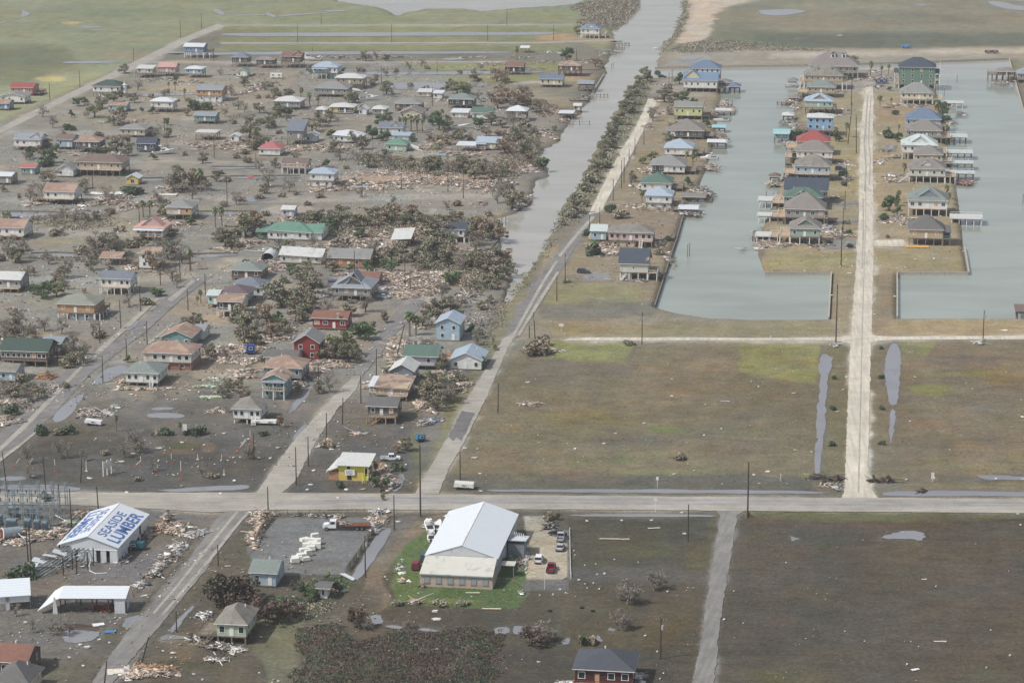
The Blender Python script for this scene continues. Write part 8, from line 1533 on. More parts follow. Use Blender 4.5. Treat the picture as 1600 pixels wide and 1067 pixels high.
# ------------------------------------------------------------------ wreckage
def pile(cx, cy, rxp, ryp, n, pal=PAL_WOOD, h=1.5, small=1.0, desc='heap of splintered boards', seed=None):
    c = P(cx, cy); rx = rxp / sc(cy); ry = (P(cx, cy - ryp) - P(cx, cy + ryp)).length / 2
    o = debris_boxes('debris_pile', int(n), rx, ry, h, pal, None, int(cx * 3 + cy) if seed is None else seed, small); o.location = c; o.rotation_euler[2] = 0; tag(o, kind='stuff'); pend(o, desc, cx, cy); return o
DP = [ # cx cy rx ry n pal h
 (170,316,44,9,900,'w',2.4),(205,322,34,8,600,'w',2.2),(250,318,24,5,240,'g',1.4),(270,296,26,6,260,'w',1.0),(300,294,30,3,160,'w',.6),(246,312,14,4,120,'w',1.2),(190,308,30,5,300,'g',1.6),
 (560,288,70,8,1300,'k',1.6),(520,296,44,5,620,'k',1.4),(600,294,50,5,600,'k',1.4),(650,284,60,7,900,'k',1.6),(700,286,60,8,1000,'k',1.5),(750,292,40,8,600,'k',1.4),(785,286,22,8,320,'g',1.3),(610,272,60,6,500,'k',1.3),(680,270,50,5,400,'w',1.2),
 (320,228,30,6,500,'k',1.4),(350,230,34,6,600,'k',1.5),(385,234,34,6,560,'k',1.4),(370,222,26,4,220,'w',1.2),(420,226,30,5,260,'k',1.2),(500,232,42,7,800,'k',1.6),(530,236,28,5,340,'k',1.4),(460,236,22,5,260,'w',1.2),(470,228,20,4,160,'w',1.0),(560,228,18,4,140,'w',1.0),
 (680,232,30,6,400,'w',1.4),(690,222,24,5,260,'w',1.3),(712,240,34,5,360,'w',1.2),(664,232,16,6,260,'k',1.8),(740,243,24,4,160,'w',1.0),(690,158,20,4,160,'w',1.2),(752,157,14,5,260,'h',2.2),(770,100,34,4,260,'w',1.0),(740,90,30,2,90,'w',.6),(620,90,30,3,140,'g',1.0),(600,88,12,4,120,'w',1.6),(525,90,26,3,160,'g',1.0),(560,92,20,2,90,'g',.8),
 (400,140,30,6,360,'w',1.4),(370,146,30,4,220,'w',1.2),(420,132,24,4,160,'g',1.2),(398,118,40,3,200,'g',1.0),(340,164,22,4,220,'k',1.3),(300,128,24,3,120,'w',.9),(262,124,20,3,160,'g',1.1),(232,126,20,2.4,120,'w',.9),(180,192,34,4,160,'g',.9),(210,190,24,3,120,'w',.8),(160,234,12,4,120,'k',1.2),(75,240,16,5,220,'k',1.4),(170,242,12,3,90,'w',1.0),(190,240,12,5,160,'g',1.4),(118,242,18,3,120,'k',1.0),
 (870,176,26,6,420,'k',1.4),(852,212,22,7,500,'k',1.8),(845,205,20,4,180,'g',1.6),(880,188,16,3,90,'w',.8),(816,268,26,6,300,'k',1.4),(836,262,16,6,200,'w',1.4),(815,312,20,8,360,'w',1.5),(808,322,12,5,160,'h',1.2),(770,300,22,5,180,'k',1.0),(750,318,14,3,100,'k',1.0),(954,82,18,4,160,'g',1.2),(940,84,12,4,100,'g',1.2),(905,98,30,3,140,'w',.9),(850,98,24,3,120,'w',.9),(862,82,26,3,100,'h',.9),(820,90,30,3,120,'w',.8),(925,96,20,4,140,'g',1.2),(830,108,30,3,120,'w',1.0),
 (915,152,12,4,90,'g',1.0),(990,155,3,8,20,'w',.4),(1040,176,16,5,180,'k',1.2),(1012,198,10,5,120,'k',1.0),(1048,178,22,3,120,'w',.9),(980,200,12,4,60,'w',.5),(1136,165,12,10,300,'w',1.4),(1112,176,20,5,240,'k',1.2),(1126,214,14,8,300,'w',1.4),(1110,262,20,6,260,'w',1.3),(1095,300,22,8,400,'g',1.4),(1000,292,16,10,360,'k',1.1),(990,322,26,4,140,'k',.7),(1030,328,34,3,260,'k',1.0),(1010,268,16,8,160,'k',1.0),(1080,334,24,4,160,'g',1.1),(1034,134,20,3,90,'g',.8),
 (958,396,30,6,600,'k',1.2),(945,384,14,8,240,'w',1.0),(925,386,12,8,160,'w',.9),(1030,378,14,8,260,'w',1.3),(1022,430,12,5,200,'g',1.0),(995,438,34,3,160,'g',.7),(1046,404,8,10,120,'w',.9),
 (1340,122,34,5,420,'k',1.3),(1300,126,24,3,140,'g',1.0),(1380,124,24,4,200,'g',1.1),(1340,118,24,3,140,'h',1.2),(1370,112,18,3,120,'k',1.0),(1430,165,46,3,520,'k',1.0),(1390,168,14,2.4,100,'k',.9),(1475,166,16,4,160,'w',1.2),(1310,144,18,3,120,'w',.9),(1236,160,16,5,260,'k',1.2),(1245,168,12,4,120,'k',1.1),(1232,192,14,6,200,'g',1.2),(1248,205,14,8,260,'g',1.2),(1240,196,10,8,160,'h',1.0),(1290,212,28,4,180,'g',1.0),(1235,224,20,4,160,'k',1.0),(1240,250,10,8,160,'w',1.1),(1312,254,16,4,160,'w',1.0),(1320,258,24,2.5,90,'h',.6),(1310,182,24,2,90,'h',.6),(1325,280,14,4,100,'g',.9),(1210,288,16,4,260,'k',1.3),(1244,276,16,5,160,'k',1.1),(1244,288,14,4,120,'g',1.0),(1325,172,14,2,60,'h',.5),
 (1217,383,34,4,560,'k',1.0),(1205,378,22,5,260,'k',1.4),(1190,384,12,4,160,'w',1.0),(1160,388,8,1.2,14,'w',.2),(1302,366,26,7,520,'w',1.5),(1315,368,22,4,260,'k',1.2),(1295,360,18,8,260,'h',1.6),(1300,348,14,5,90,'g',.9),(1280,384,30,3,140,'g',.7),(1186,370,8,10,200,'g',1.2),
 (1410,344,24,5,520,'k',1.2),(1404,340,18,3,60,'b',1.0),(1400,348,26,3,160,'k',.7),(1400,282,24,4,260,'k',1.0),(1418,276,16,4,160,'w',1.2),(1390,276,12,3,80,'w',.8),(1505,285,22,3,360,'r',.8),(1380,250,16,3,60,'w',.5),(1375,254,12,4,60,'h',.9),(1398,246,20,3,90,'g',.9),(1385,210,16,2,20,'h',.3),(1500,178,10,3,90,'g',.9),(1448,282,30,3,120,'g',1.0),(1384,236,20,3,60,'g',.8),(1580,118,16,8,360,'k',1.2),(1565,130,16,3,160,'w',1.0),(1486,190,10,5,90,'g',.9),(1480,212,12,5,140,'g',1.1),(1395,396,3,2,3,'w',.2),(1368,136,18,4,100,'g',.9),(1300,310,14,4,90,'g',.8),(1500,100,3,1,2,'w',.2),
 (430,392,26,5,340,'h',1.4),(410,412,24,4,300,'w',1.3),(432,416,20,5,300,'w',1.4),(480,392,30,6,360,'w',1.3),(520,386,36,7,600,'k',1.4),(560,380,40,9,800,'k',1.5),(600,386,40,8,700,'k',1.5),(640,376,24,8,400,'k',1.6),(652,352,34,14,1100,'k',2.0),(570,366,40,8,600,'k',1.5),(600,366,30,7,400,'w',1.4),(540,396,44,6,500,'k',1.3),(600,430,60,7,700,'k',1.3),(650,436,56,9,1200,'k',1.5),(660,450,50,8,1000,'k',1.3),(620,442,40,8,640,'k',1.4),(690,430,34,8,500,'k',1.3),(560,430,36,4,300,'w',1.2),(730,462,24,5,340,'g',1.3),(720,470,30,4,260,'g',1.2),(700,402,24,8,360,'w',1.3),(712,392,14,5,160,'w',1.2),(745,392,24,4,220,'w',1.1),(735,376,18,4,160,'k',1.1),(760,424,30,5,500,'k',1.2),(780,400,10,4,60,'h',.9),(700,442,30,6,460,'k',1.3),(640,462,40,5,500,'k',1.1),(595,452,18,5,160,'h',1.6),
 (500,462,20,8,400,'h',1.8),(488,478,18,10,360,'w',1.5),(500,480,16,6,240,'w',1.3),(520,480,24,2,90,'w',.8),(470,500,20,6,200,'g',1.2),(430,516,30,8,500,'w',1.4),(410,528,22,8,400,'k',1.3),(440,530,26,5,300,'w',1.2),(395,545,30,9,800,'k',1.4),(360,546,30,8,600,'k',1.4),(335,552,26,9,600,'k',1.4),(320,548,18,6,200,'w',1.1),(345,560,36,6,600,'k',1.2),(385,566,24,6,400,'k',1.3),(440,558,34,4,340,'w',1.2),(380,582,24,6,400,'k',1.3),(340,594,26,3,120,'n',.7),(330,604,30,3,120,'n',.8),(360,612,36,2,140,'k',.5),(325,621,20,2,60,'n',.6),(385,588,16,6,200,'k',1.2),(366,564,14,5,160,'w',1.1),(410,472,3,3,5,'g',.3),
 (418,424,26,3,160,'w',1.2),(382,420,14,4,160,'w',1.2),(430,408,14,6,160,'h',1.4),(490,406,16,5,200,'h',1.6),(395,380,20,6,240,'w',1.1),(360,390,30,4,240,'k',.9),(215,418,30,4,360,'k',1.1),(252,426,20,3,200,'k',1.0),(200,412,14,3,100,'w',1.0),(270,352,26,6,360,'w',1.4),(255,344,14,5,160,'g',1.3),(445,342,14,5,200,'w',1.2),(395,340,10,3,60,'w',.7),(120,318,20,4,90,'g',1.0),(60,318,26,5,260,'k',1.6),(60,290,14,5,40,'g',1.6),(50,290,8,4,14,'w',1.4),
 (622,536,20,10,600,'k',1.2),(640,540,18,6,300,'w',1.2),(612,558,18,5,400,'k',1.2),(634,566,22,6,400,'k',1.4),(618,574,18,7,260,'k',1.3),(690,556,22,8,360,'w',1.3),(665,540,24,6,260,'w',1.2),(705,558,8,7,60,'o',2.0),(690,586,40,8,900,'k',1.5),(720,604,20,8,300,'k',1.2),(660,634,14,8,360,'k',1.5),(672,640,16,6,260,'k',1.3),(700,600,20,8,260,'w',1.2),(585,604,20,4,260,'k',1.6),(600,600,30,5,360,'k',2.0),(712,498,22,5,160,'h',1.2),(690,494,22,4,160,'h',1.2),(660,512,14,4,120,'k',1.0),(740,505,24,8,200,'g',1.2),(675,658,16,4,240,'b',1.0),(660,662,10,5,160,'g',1.2),(630,692,10,2,40,'w',.6),(560,678,14,3,60,'w',.6),(520,568,30,5,500,'w',1.2),(505,560,16,7,240,'w',1.3),(535,572,18,3,200,'k',1.0),(485,590,16,7,260,'w',1.2),(500,578,22,5,200,'w',1.1),(470,598,14,8,200,'g',1.2),(505,546,10,2,10,'y',.8),(700,466,3,2,4,'g',.3),
 (606,748,20,6,400,'w',1.4),(600,736,12,8,260,'w',1.6),(592,752,16,6,240,'k',1.2),(612,760,10,6,160,'g',1.1),(596,730,10,5,60,'o',1.6),(575,724,14,4,60,'y',1.4),(548,642,3,2,3,'w',.3),(530,662,3,2,3,'w',.3),(545,670,3,2,3,'w',.3),(145,648,30,6,240,'g',.7),(135,642,16,4,90,'w',.9),(165,645,12,4,60,'h',.9),(180,636,10,3,40,'n',.9),(215,608,38,2.4,260,'k',.5),(190,598,8,8,120,'k',1.0),(268,607,30,1.2,30,'k',.2),(340,642,22,4,160,'g',1.1),(20,628,26,4,360,'k',1.2),(35,626,20,3,160,'h',1.0),(15,660,20,6,400,'w',1.3),(10,652,14,3,100,'k',1.0),(20,575,10,3,60,'g',.9),(130,562,12,5,90,'w',1.2),(112,566,10,5,60,'w',1.2),(90,604,12,5,60,'w',1.0),(73,590,14,4,160,'o',2.4),
 (270,828,30,9,1300,'k',2.2),(300,834,26,5,500,'h',1.0),(255,826,16,8,500,'o',1.8),(282,822,20,5,340,'k',1.8),(262,812,6,6,120,'k',3.2),(232,836,12,5,160,'w',1.2),(50,834,44,8,1200,'k',1.8),(90,834,24,6,500,'k',1.4),(30,846,34,5,500,'w',1.2),(132,804,12,5,160,'k',1.8),(92,822,16,4,120,'g',1.0),(108,816,16,3,60,'n',.9),(140,870,16,5,120,'g',1.4),(120,876,26,8,400,'g',1.6),(100,882,20,6,220,'h',1.6),(160,876,26,3,60,'h',.5),(190,878,10,3,60,'h',1.0),(150,896,3,2,3,'b',.5),(140,912,3,2,3,'b',.4),
 (412,806,20,6,500,'k',1.8),(406,816,14,10,400,'k',1.8),(398,840,12,16,360,'k',1.6),(590,812,14,8,300,'w',1.2),(585,826,8,8,200,'h',1.3),(592,800,14,3,160,'h',1.2),(596,816,10,4,120,'k',1.2),(530,808,6,3,60,'w',.9),(500,806,40,2.5,120,'g',.6),(425,890,16,8,260,'o',1.6),(228,1052,44,9,900,'k',1.2),(196,1050,18,7,140,'h',1.2),(240,1045,34,5,300,'o',1.2),(320,962,10,8,80,'h',1.0),(345,1012,16,5,240,'g',1.3),(372,1016,14,4,120,'h',1.0),(310,997,14,8,140,'g',1.2),(340,1030,20,4,90,'g',.6),(250,884,8,4,60,'h',1.2),(240,898,16,8,140,'g',.9),(262,874,16,12,200,'g',.9),(280,856,14,10,180,'h',1.0),(222,914,10,5,90,'h',1.1),(900,1070,30,6,300,'h',1.2),(990,1062,14,6,200,'h',1.6),(1000,1056,8,3,60,'w',1.0),(650,941,10,3,45,'w',.8),(632,908,10,4,40,'w',.7),(626,885,8,12,16,'h',.4),(808,880,14,8,120,'g',.9),(822,870,4,26,40,'h',.5),(816,926,8,4,14,'h',.6),(678,822,14,5,200,'h',1.6),(705,806,8,3,60,'h',1.4),(860,822,10,6,100,'g',1.6),
 (832,632,18,3,260,'k',.6),(1062,717,10,1.6,40,'d',.5),(1275,746,14,4,240,'d',1.0),(1300,749,24,3,160,'d',.7),(1380,752,22,3,160,'d',.7),(1440,768,6,3,50,'d',1.0),(1310,763,8,3,50,'h',.8),(1296,758,20,3,90,'g',.5),(1305,540,6,3,60,'h',1.2),(1530,536,8,3,50,'h',.8),(865,548,16,4,200,'k',.8),(836,551,14,4,240,'d',1.2)]
PALS = {'w': PAL_WOOD, 'g': PAL_GREY, 'k': PAL_PINK + PAL_WOOD, 'h': PAL_WHITE + PAL_GREY[:4], 'b': [(106,122,148),(129,142,165),(200,200,200),(86,92,112),(156,150,144)], 'r': [(155,95,95),(191,154,141),(203,180,161),(147,115,108)], 'n': [(171,192,166),(211,209,200),(144,163,144),(183,170,157)], 'o': [(186,150,118),(171,134,105),(198,170,140),(145,112,93)], 'y': [(202,193,111),(187,181,122),(116,116,97)], 'd': [(67,61,58),(50,46,45),(92,84,79),(115,104,97)]}
DD = {'w': 'heap of splintered lumber', 'g': 'grey scatter of broken boards', 'k': 'pinkish tan field of shattered boards', 'h': 'heap of white and grey wreckage', 'b': 'heap of bluish wreckage', 'r': 'reddish wreckage', 'n': 'pale green strewn siding', 'o': 'orange-brown roof decking wreck', 'y': 'yellow splintered siding', 'd': 'dark tangle of wet debris'}
for (x, y, rx, ry, n, pk, h_) in DP:
    if n < 8: continue
    pile(x, y, rx, ry, n * (.9 if y < 300 else 1.35), PALS[pk], h_ * .8,.66 if y > 500 else .95, DD[pk])
# large slabs and single pieces that lie apart
def slab(name, cat, label, x, y, L, w, t, rz, col, tilt=(0,0), z=.25, ribs=True):
    root = thing(name, label, cat, P(x, y) + Vector((0,0, z)), R(rz)); m = mat('slab_%d_%d_%d' % col, S(*col),.7,.1,1.5); root.rotation_euler = (R(tilt[0]), R(tilt[1]), R(rz))
    mb = MB(); n = max(2, int(L / 1.2))
    for i in range(n): mb.box(-L / 2 + L * (i + .5) / n, .06 * ((i * 7) % 3 - 1),(i % 2) * .04, L / n - .03, w * (1 - .08 * ((i * 5) % 3)), t)
    mb.build('sheathing', m, root)
    if ribs:
        for yy in (-w * .4, w * .4): mb = MB(); mb.box(0, yy, -t, L, .1,.14); mb.build('rafter', M_WOODT, root)
    return root
SL = [('roof_panel','roof panel','bright orange-yellow roof panel lying before the tan grey-roofed house',1433,386,9,4,.12,-6,(214,166,92)),('roof_panel','roof panel','white collapsed roof lying on rubble at the left canal',165,303,13,6,.15,2,(226,226,222)),('roof_panel','roof panel','white flat roof remnant right of the collapsed white roof',262,305,8,4.5,.15,-4,(216,210,200)),('roof_panel','roof panel','grey-blue roof section lying in the pinkish rubble row',563,293,9,5,.12,-6,(160,172,186)),('roof_panel','roof panel','pale blue roof pieces on the heap left of the basin-side palms',1405,342,5,3,.12,10,(136,156,190)),
 ('roof_panel','roof panel','cream roof piece at the bottom road wreck heap',186,1050,5,3.4,.14,12,(216,208,190)),('roof_panel','roof panel','brown shingled roof wreck beside the bottom road',232,1047,9,4,.14,6,(140,100,78)),('metal_sheet','metal sheet','long pale metal sheet by the end of the ditch fence',544,902,1.2,6,.08,35,(196,204,208)),('roof_panel','roof panel','mint green fallen siding strips near the brown dead tree',333,621,8,1.6,.3,0,(176,206,168)),('roof_panel','roof panel','smaller mint green fallen siding near the dead tree',326,604,5,1.4,.2,-20,(176,206,168)),
 ('metal_sheet','metal sheet','crumpled white metal on the canal-side lumber heap',90,828,7,2.6,.1,-24,(214,220,222)),('metal_sheet','metal sheet','bright blue plastic sheet near the wet lumber yard pond',172,988,2.4,1.4,.15,0,(64,130,190)),('roof_panel','roof panel','white panel beside the wet lumber yard pond',154,977,2.6,1.8,.15,20,(222,222,218)),('metal_sheet','metal sheet','orange roof wedge collapsed under the dead brown trees',72,590,6,5,.15,-20,(178,124,92)),('roof_panel','roof panel','red tilted roof piece standing by the far canal',391,277,3,5,.15,20,(184,84,84)),('metal_sheet','metal sheet','dark blue tarp on the bank debris near the trees',521,440,4,3,.3,0,(58,66,120)),('roof_panel','roof panel','pale blue fallen roof in the rubble of the near channel',690,243,4,2.6,.15,10,(140,170,200)),
 ('roof_panel','roof panel','long thin white board lying in the fenced field',960,843,7.5,.35,.1,-4,(214,212,204)),('roof_panel','roof panel','short white board left of the gravel lane field',1022,826,3.2,.3,.1,6,(222,222,216)),('roof_panel','roof panel','white board in front of the large white hall',739,927,3.4,.3,.1,-2,(218,214,204)),('roof_panel','roof panel','white board below the lawn at lower right',768,952,4.4,.35,.1,-3,(222,220,210)),('roof_panel','roof panel','white plank in the lower right field',1469,1003,2.8,.3,.1,-4,(222,222,220)),('roof_panel','roof panel','white scrap farther up the lower right field',1444,906,1.3,.3,.1,0,(222,222,220)),('roof_panel','roof panel','pale scrap low in the lower right field',1430,1047,1.8,.9,.1,20,(222,224,226)),('roof_panel','roof panel','pale strip in the middle field under the far lane',1133,628,2.8,.3,.1,-2,(216,214,206)),('roof_panel','roof panel','upright white marker post in the middle field edge',1220,752,.3,.3,3.6,0,(222,222,220))]
for s_ in SL: slab(*s_)
def scraps(x, y, wpx, rz, c, desc, h=.12, name='scrap', cat='scrap'):
    L = wpx / sc(y); root = thing(name, None, cat, P(x, y) + Vector((0,0, h / 2 + .12)), R(rz), 'pale scraps strewn over the ground'); m = mat('scrap_%d_%d' % c[:2], S(*c),.75,.1,2)
    k = random.Random(int(x * 3 + y)); mb = MB(); w = L * k.uniform(.25,.7)
    ring = [(L / 2 * math.cos(a) * k.uniform(.7,1.1), w / 2 * math.sin(a) * k.uniform(.7,1.1),0) for a in [i * 1.047 for i in range(6)]]; mb.hexa([(a, b_, -h / 2) for a, b_, _ in ring], [(a * .92, b_ * .92, h / 2 + k.uniform(0,.25)) for a, b_, _ in ring]); mb.build('piece', m, root); mb = MB(); mb.bar((-L * .4,-w * .3, h * .6),(L * .3, w * .45, h * .7),.1); mb.build('batten', M_WOODT, root); pend(root, desc, x, y)
W1 = (224,224,220); W2 = (206,202,192); T1 = (196,170,140)
for (x, y, w_, rz, c) in ((898,702,6,0,W1),(903,723,4,20,W1),(1006,662,6,15,W1),(962,678,6,20,W2),(943,694,7,-5,W2),(1050,620,5,-20,W2),(1100,681,5,0,W1),(1127,671,5,0,W2),(1102,633,3,0,W1),(1185,605,3,0,W1),(1043,569,3,0,W1),(1050,593,7,0,W2),(1128,757,3,0,W1),(1053,742,5,0,W2),(824,598,9,0,W2),(1178,743,8,-10,W2),(1186,756,4,0,W1),(1200,738,9,0,W1),(1075,726,3,0,W2),(1460,748,3,0,W1),(1598,652,8,-4,W1),(1556,749,6,0,W1),(1598,749,6,0,W1),(1422,659,4,0,W1),(1430,590,6,0,W2),(1242,704,5,0,W2),(1268,707,4,0,W1),(1240,615,8,0,W2),(1322,590,5,0,W1),(1317,610,5,20,W2),(1308,644,6,0,W2),(1572,582,3,0,W1),(1484,704,4,0,W2),(1416,750,5,0,W2),(1570,517,14,-8,W1),(1450,514,4,0,W2),(1322,407,4,0,W1),(1328,428,10,0,W2),(1312,418,3,80,W1),(1322,466,3,80,W1),(1299,462,6,0,W1),(1398,464,6,0,W1),(1332,492,8,0,W2),(1366,492,7,0,W2),(1312,500,4,0,W1),
  (1462,917,3,0,W1),(1417,1039,5,60,W1),(1548,985,3,0,W1),(1578,1025,4,0,W1),(1541,1044,4,0,W1),(1594,821,4,0,W1),(1591,804,6,0,W2),(1576,893,3,60,W1),(1228,880,2.5,0,W1),(1131,969,5,30,W1),(1008,994,5,10,W1),(933,898,5,0,W1),(945,897,6,0,W1),(972,814,7,0,W2),(917,815,5,0,W1),(1018,814,6,0,W1),(1070,835,7,0,W2),(997,879,3,0,W1),(960,875,3,0,W1),(931,882,3,0,W1),(914,884,3,0,W1),(1066,802,8,0,W2),(864,930,4,0,W1),(875,922,4,0,W1),(884,927,4,0,W1),(914,913,3,0,W1),(927,912,4,0,W1),(936,921,4,0,W1),(843,931,4,0,W1),(905,907,6,0,W2),(1043,925,4,-70,W1),(842,1035,6,0,W1),(1027,1019,4,0,W1),(897,861,3,0,W1),(898,868,3,0,W1),
  (541,766,9,-8,W1),(480,766,7,0,W1),(568,765,14,20,T1),(528,779,9,0,W2),(490,736,8,0,W1),(485,758,10,0,W1),(497,699,10,15,W1),(518,703,10,-12,W1),(529,698,9,20,W2),(500,649,8,10,W2),(475,628,4,0,W1),(434,700,10,-8,W2),(405,716,9,0,W2),(422,717,6,0,W2),(528,660,4,0,W1),(628,669,6,0,W1),(727,701,9,0,W1),(747,702,6,0,W2),(742,716,12,0,W2),(750,741,8,0,W2),(752,768,8,0,W1),(642,756,5,30,W1),(634,727,4,0,W1),(184,638,12,-8,(190,214,190)),(182,643,4,0,W1),(112,629,5,0,W1),(247,701,14,-10,W2),(285,692,9,0,W2),(350,678,8,0,W1),(190,722,12,0,W2),(208,710,10,0,W2),(198,770,8,0,W1),(105,772,10,0,W2),(52,745,6,0,W1),(140,748,12,-8,W1),(285,760,8,40,W2),(366,752,6,0,W1),(395,750,5,80,W1),(380,682,6,0,W1),(388,687,6,0,W2),(205,617,8,0,W2),(278,598,4,0,W1),(306,555,4,0,W2),
  (126,1008,8,10,W1),(110,1014,5,0,W1),(155,1000,6,0,W1),(171,1005,6,0,W1),(40,973,7,0,W1),(24,1010,7,0,W2),(90,1030,12,0,(110,116,122)),(137,1012,12,0,W2),(108,1028,6,0,W1),(130,1041,6,0,W1),(120,1022,3,0,W1),(85,1040,4,0,W2),(188,966,6,0,W1),(38,975,5,30,W1),(226,932,12,20,W1),(250,933,6,0,W1),(278,941,5,-20,W1),(268,874,7,0,W1),(290,882,5,0,W1),(315,866,9,20,W2),(220,920,10,20,W1),(270,1021,12,0,W1),(268,1028,4,0,W1),(303,1054,8,0,W2),(320,1030,6,0,W2),(255,1018,5,0,W2),(316,1063,4,0,W1),(8,852,8,0,W1),(355,885,12,0,W2),(270,844,3,0,W1),(345,772,7,0,W1),(450,948,5,0,W1),(489,948,9,0,W2),(519,951,5,50,W1),(495,926,6,0,W1),(536,925,10,20,(190,194,192)),(630,1041,10,10,W1),(684,1015,9,10,W1),(585,1014,6,0,W1),(608,1018,6,0,W1),(534,1039,6,0,W1),(508,1058,9,0,T1),(408,996,6,0,W2),(405,1052,4,0,W1),(602,902,5,0,W1),(680,956,14,0,W2),(683,968,20,-6,W2),(620,890,6,0,W1),(582,818,9,0,W2),(622,816,9,0,W1)): scraps(x, y, w_, rz, c, {W1: 'small white scrap', W2: 'small greyish scrap', T1: 'tan board'}.get(c, 'odd-coloured scrap'))
# fine litter nobody could count
def litter(name, poly, n, label, seed, size=(.15,.7)):
    rn = np.random.RandomState(seed); wp = [tuple(P(x, y).xy) for x, y in poly]; q = np.array(wp); x = rn.uniform(q[:, 0].min(), q[:, 0].max(), n * 4); y = rn.uniform(q[:, 1].min(), q[:, 1].max(), n * 4); k = (sdf(x, y, wp) < 0) & (vnoise(x, y, 25,90) + vnoise(x, y, 8,91) * .6 > .0); x, y = x[k][:n], y[k][:n]; n = len(x)
    rot = np.stack((rn.normal(0,.2, n), rn.normal(0,.2, n), rn.uniform(0,6.28, n)),1); sz = rn.uniform(size[0], size[1], (n, 1)) * np.stack((np.ones(n), rn.uniform(.2,.8, n), rn.uniform(.1,.3, n)),1); pal = np.array([S(*c) for c in PAL_WHITE + PAL_WOOD + PAL_GREY])
    o = link(name, boxes_mesh(name, np.stack((x, y, np.full(n, .2)),1), sz, rot, pal[rn.choice(len(pal), n)], vcol_mat('broken_boards'))); tag(o, label, kind='stuff')
litter('litter', [(-40,225),(300,100),(760,100),(860,200),(790,300),(800,440),(680,640),(-40,620)], 10500, 'fine litter strewn through the flooded settlement', 1,(.12,.95))
litter('litter', [(-40,620),(680,640),(640,745),(-40,760)], 450, 'fine litter on the mudflat by the main road', 9,(.12,.7))
litter('litter', [(-40,800),(390,805),(600,960),(420,1090),(-40,1090)], 900, 'fine litter around the lumber yard', 2,(.12,.6))
litter('litter', [(850,540),(1320,540),(1315,765),(690,765)], 160, 'fine litter in the middle field', 3,(.15,.5))
litter('litter', [(1370,540),(1640,540),(1640,765),(1370,765)], 90, 'fine litter in the right field', 4,(.15,.5))
litter('litter', [(1160,810),(1640,815),(1640,1090),(1120,1090)], 120, 'fine litter in the lower right field', 5,(.1,.4))
litter('litter', [(560,905),(1115,905),(1090,1090),(560,1090)], 300, 'fine litter on the near plots', 6,(.1,.45))
litter('litter', [(830,540),(1000,280),(1060,125),(1110,140),(1100,260),(1040,420),(1020,520)], 700, 'fine litter on the peninsula', 7,(.2,.9))
litter('litter', [(1205,425),(1300,110),(1480,110),(1510,420)], 900, 'fine litter between the basin rows', 8,(.2,.8))
# pallets of white blocks in the grey yard
bm = mat('wrapped_white_block', S(220,220,212),.6,.06)
for i, (x, y, s_, t_) in enumerate(((476,846,1.5,.6),(484,848,1.6,0),(492,842,1.3,.4),(480,854,1.6,0),(489,853,1.6,.2),(495,850,1.5,0),(476,862,1.7,.3),(486,860,1.4,.1),(494,857,1.6,0),(472,870,1.6,.2),(464,876,1.8,.2),(470,874,1.4,.5),(478,876,1.3,.4),(461,879,1.4,.3),(482,868,1.2,.5))):
    o = thing('wrapped_pallet', None, 'wrapped pallet', P(x, y) + Vector((0,0,.1)), t_, 'white wrapped pallets in the grey yard'); mb = MB(); h_ = .9 + .25 * (i % 3)
    mb.hexa([(-s_ * .75,-s_ * .5,.15),(s_ * .75,-s_ * .5,.15),(s_ * .75, s_ * .5,.15),(-s_ * .75, s_ * .5,.15)], [(-s_ * .7,-s_ * .46, h_),(s_ * .7,-s_ * .46, h_ + .05),(s_ * .7, s_ * .46, h_),(-s_ * .7, s_ * .46, h_ - .05)]); mb.build('load', bm, o); mb = MB(); mb.box(0,0,.07, s_ * 1.4, s_ * .95,.14); mb.build('pallet', M_WOODT, o); pend(o, 'white wrapped block stack', x, y)
LANDMARKS.append((478,864, 'flatbed truck')) if 0 else None
# goal-like board posts, orange and white marker stakes on the mudflat
mo = mat('orange_marker_paint', S(176,96,76),.7,.08); mbk = mat('blue_marker_paint', S(70,110,170),.7,.08)
for (x, y, h_, l_, m) in ((20,730,3.2,38,mo),(42,732,3.4,30,M_WOODG),(87,736,3.4,-4,mo),(135,736,3.0,0,M_WHITE),(205,732,3.6,50,mo),(220,728,2.8,0,mo),(268,724,2.8,0,mo),(283,750,5.4,0,mo),(345,728,3.2,6,mbk),(366,708,5.0,42,mo),(371,702,4.0,38,mo),(391,690,3.4,0,mo),(350,742,1.6,0,M_WHITE),(309,718,1.6,0,M_WHITE),(245,736,1.8,10,mo)):
    o = thing('marker_stake', None, 'marker stake', P(x, y),0, 'marker stakes on the mudflat'); o.rotation_euler = (0, R(l_),0); mb = MB(); mb.box(0,0, h_ * .5,.14,.14, h_); mb.build('stake', M_WHITE, o); mb = MB(); mb.box(0,0, h_ * .25,.2,.2, h_ * .45); mb.build('painted_base', m, o); mb = MB(); mb.box(0,0,.08,.7,.4,.16); mb.build('foot', m, o); pend(o, {mo: 'orange and white stake', M_WHITE: 'white stake', mbk: 'blue-footed stake'}.get(m, 'grey stake'), x, y)
for (x, y) in ((165,743),(171,741)):
    o = thing('roadside_board', None, 'sign', P(x, y), R(60)); posts_on(o, [(-.9,0),(.9,0)], 4.2, M_WHITE, .1); mb = MB(); mb.box(0,0,3.0,2.0,.08,1.6); mb.build('board', M_WHITE, o); pend(o, 'tilted white roadside board', x, y)
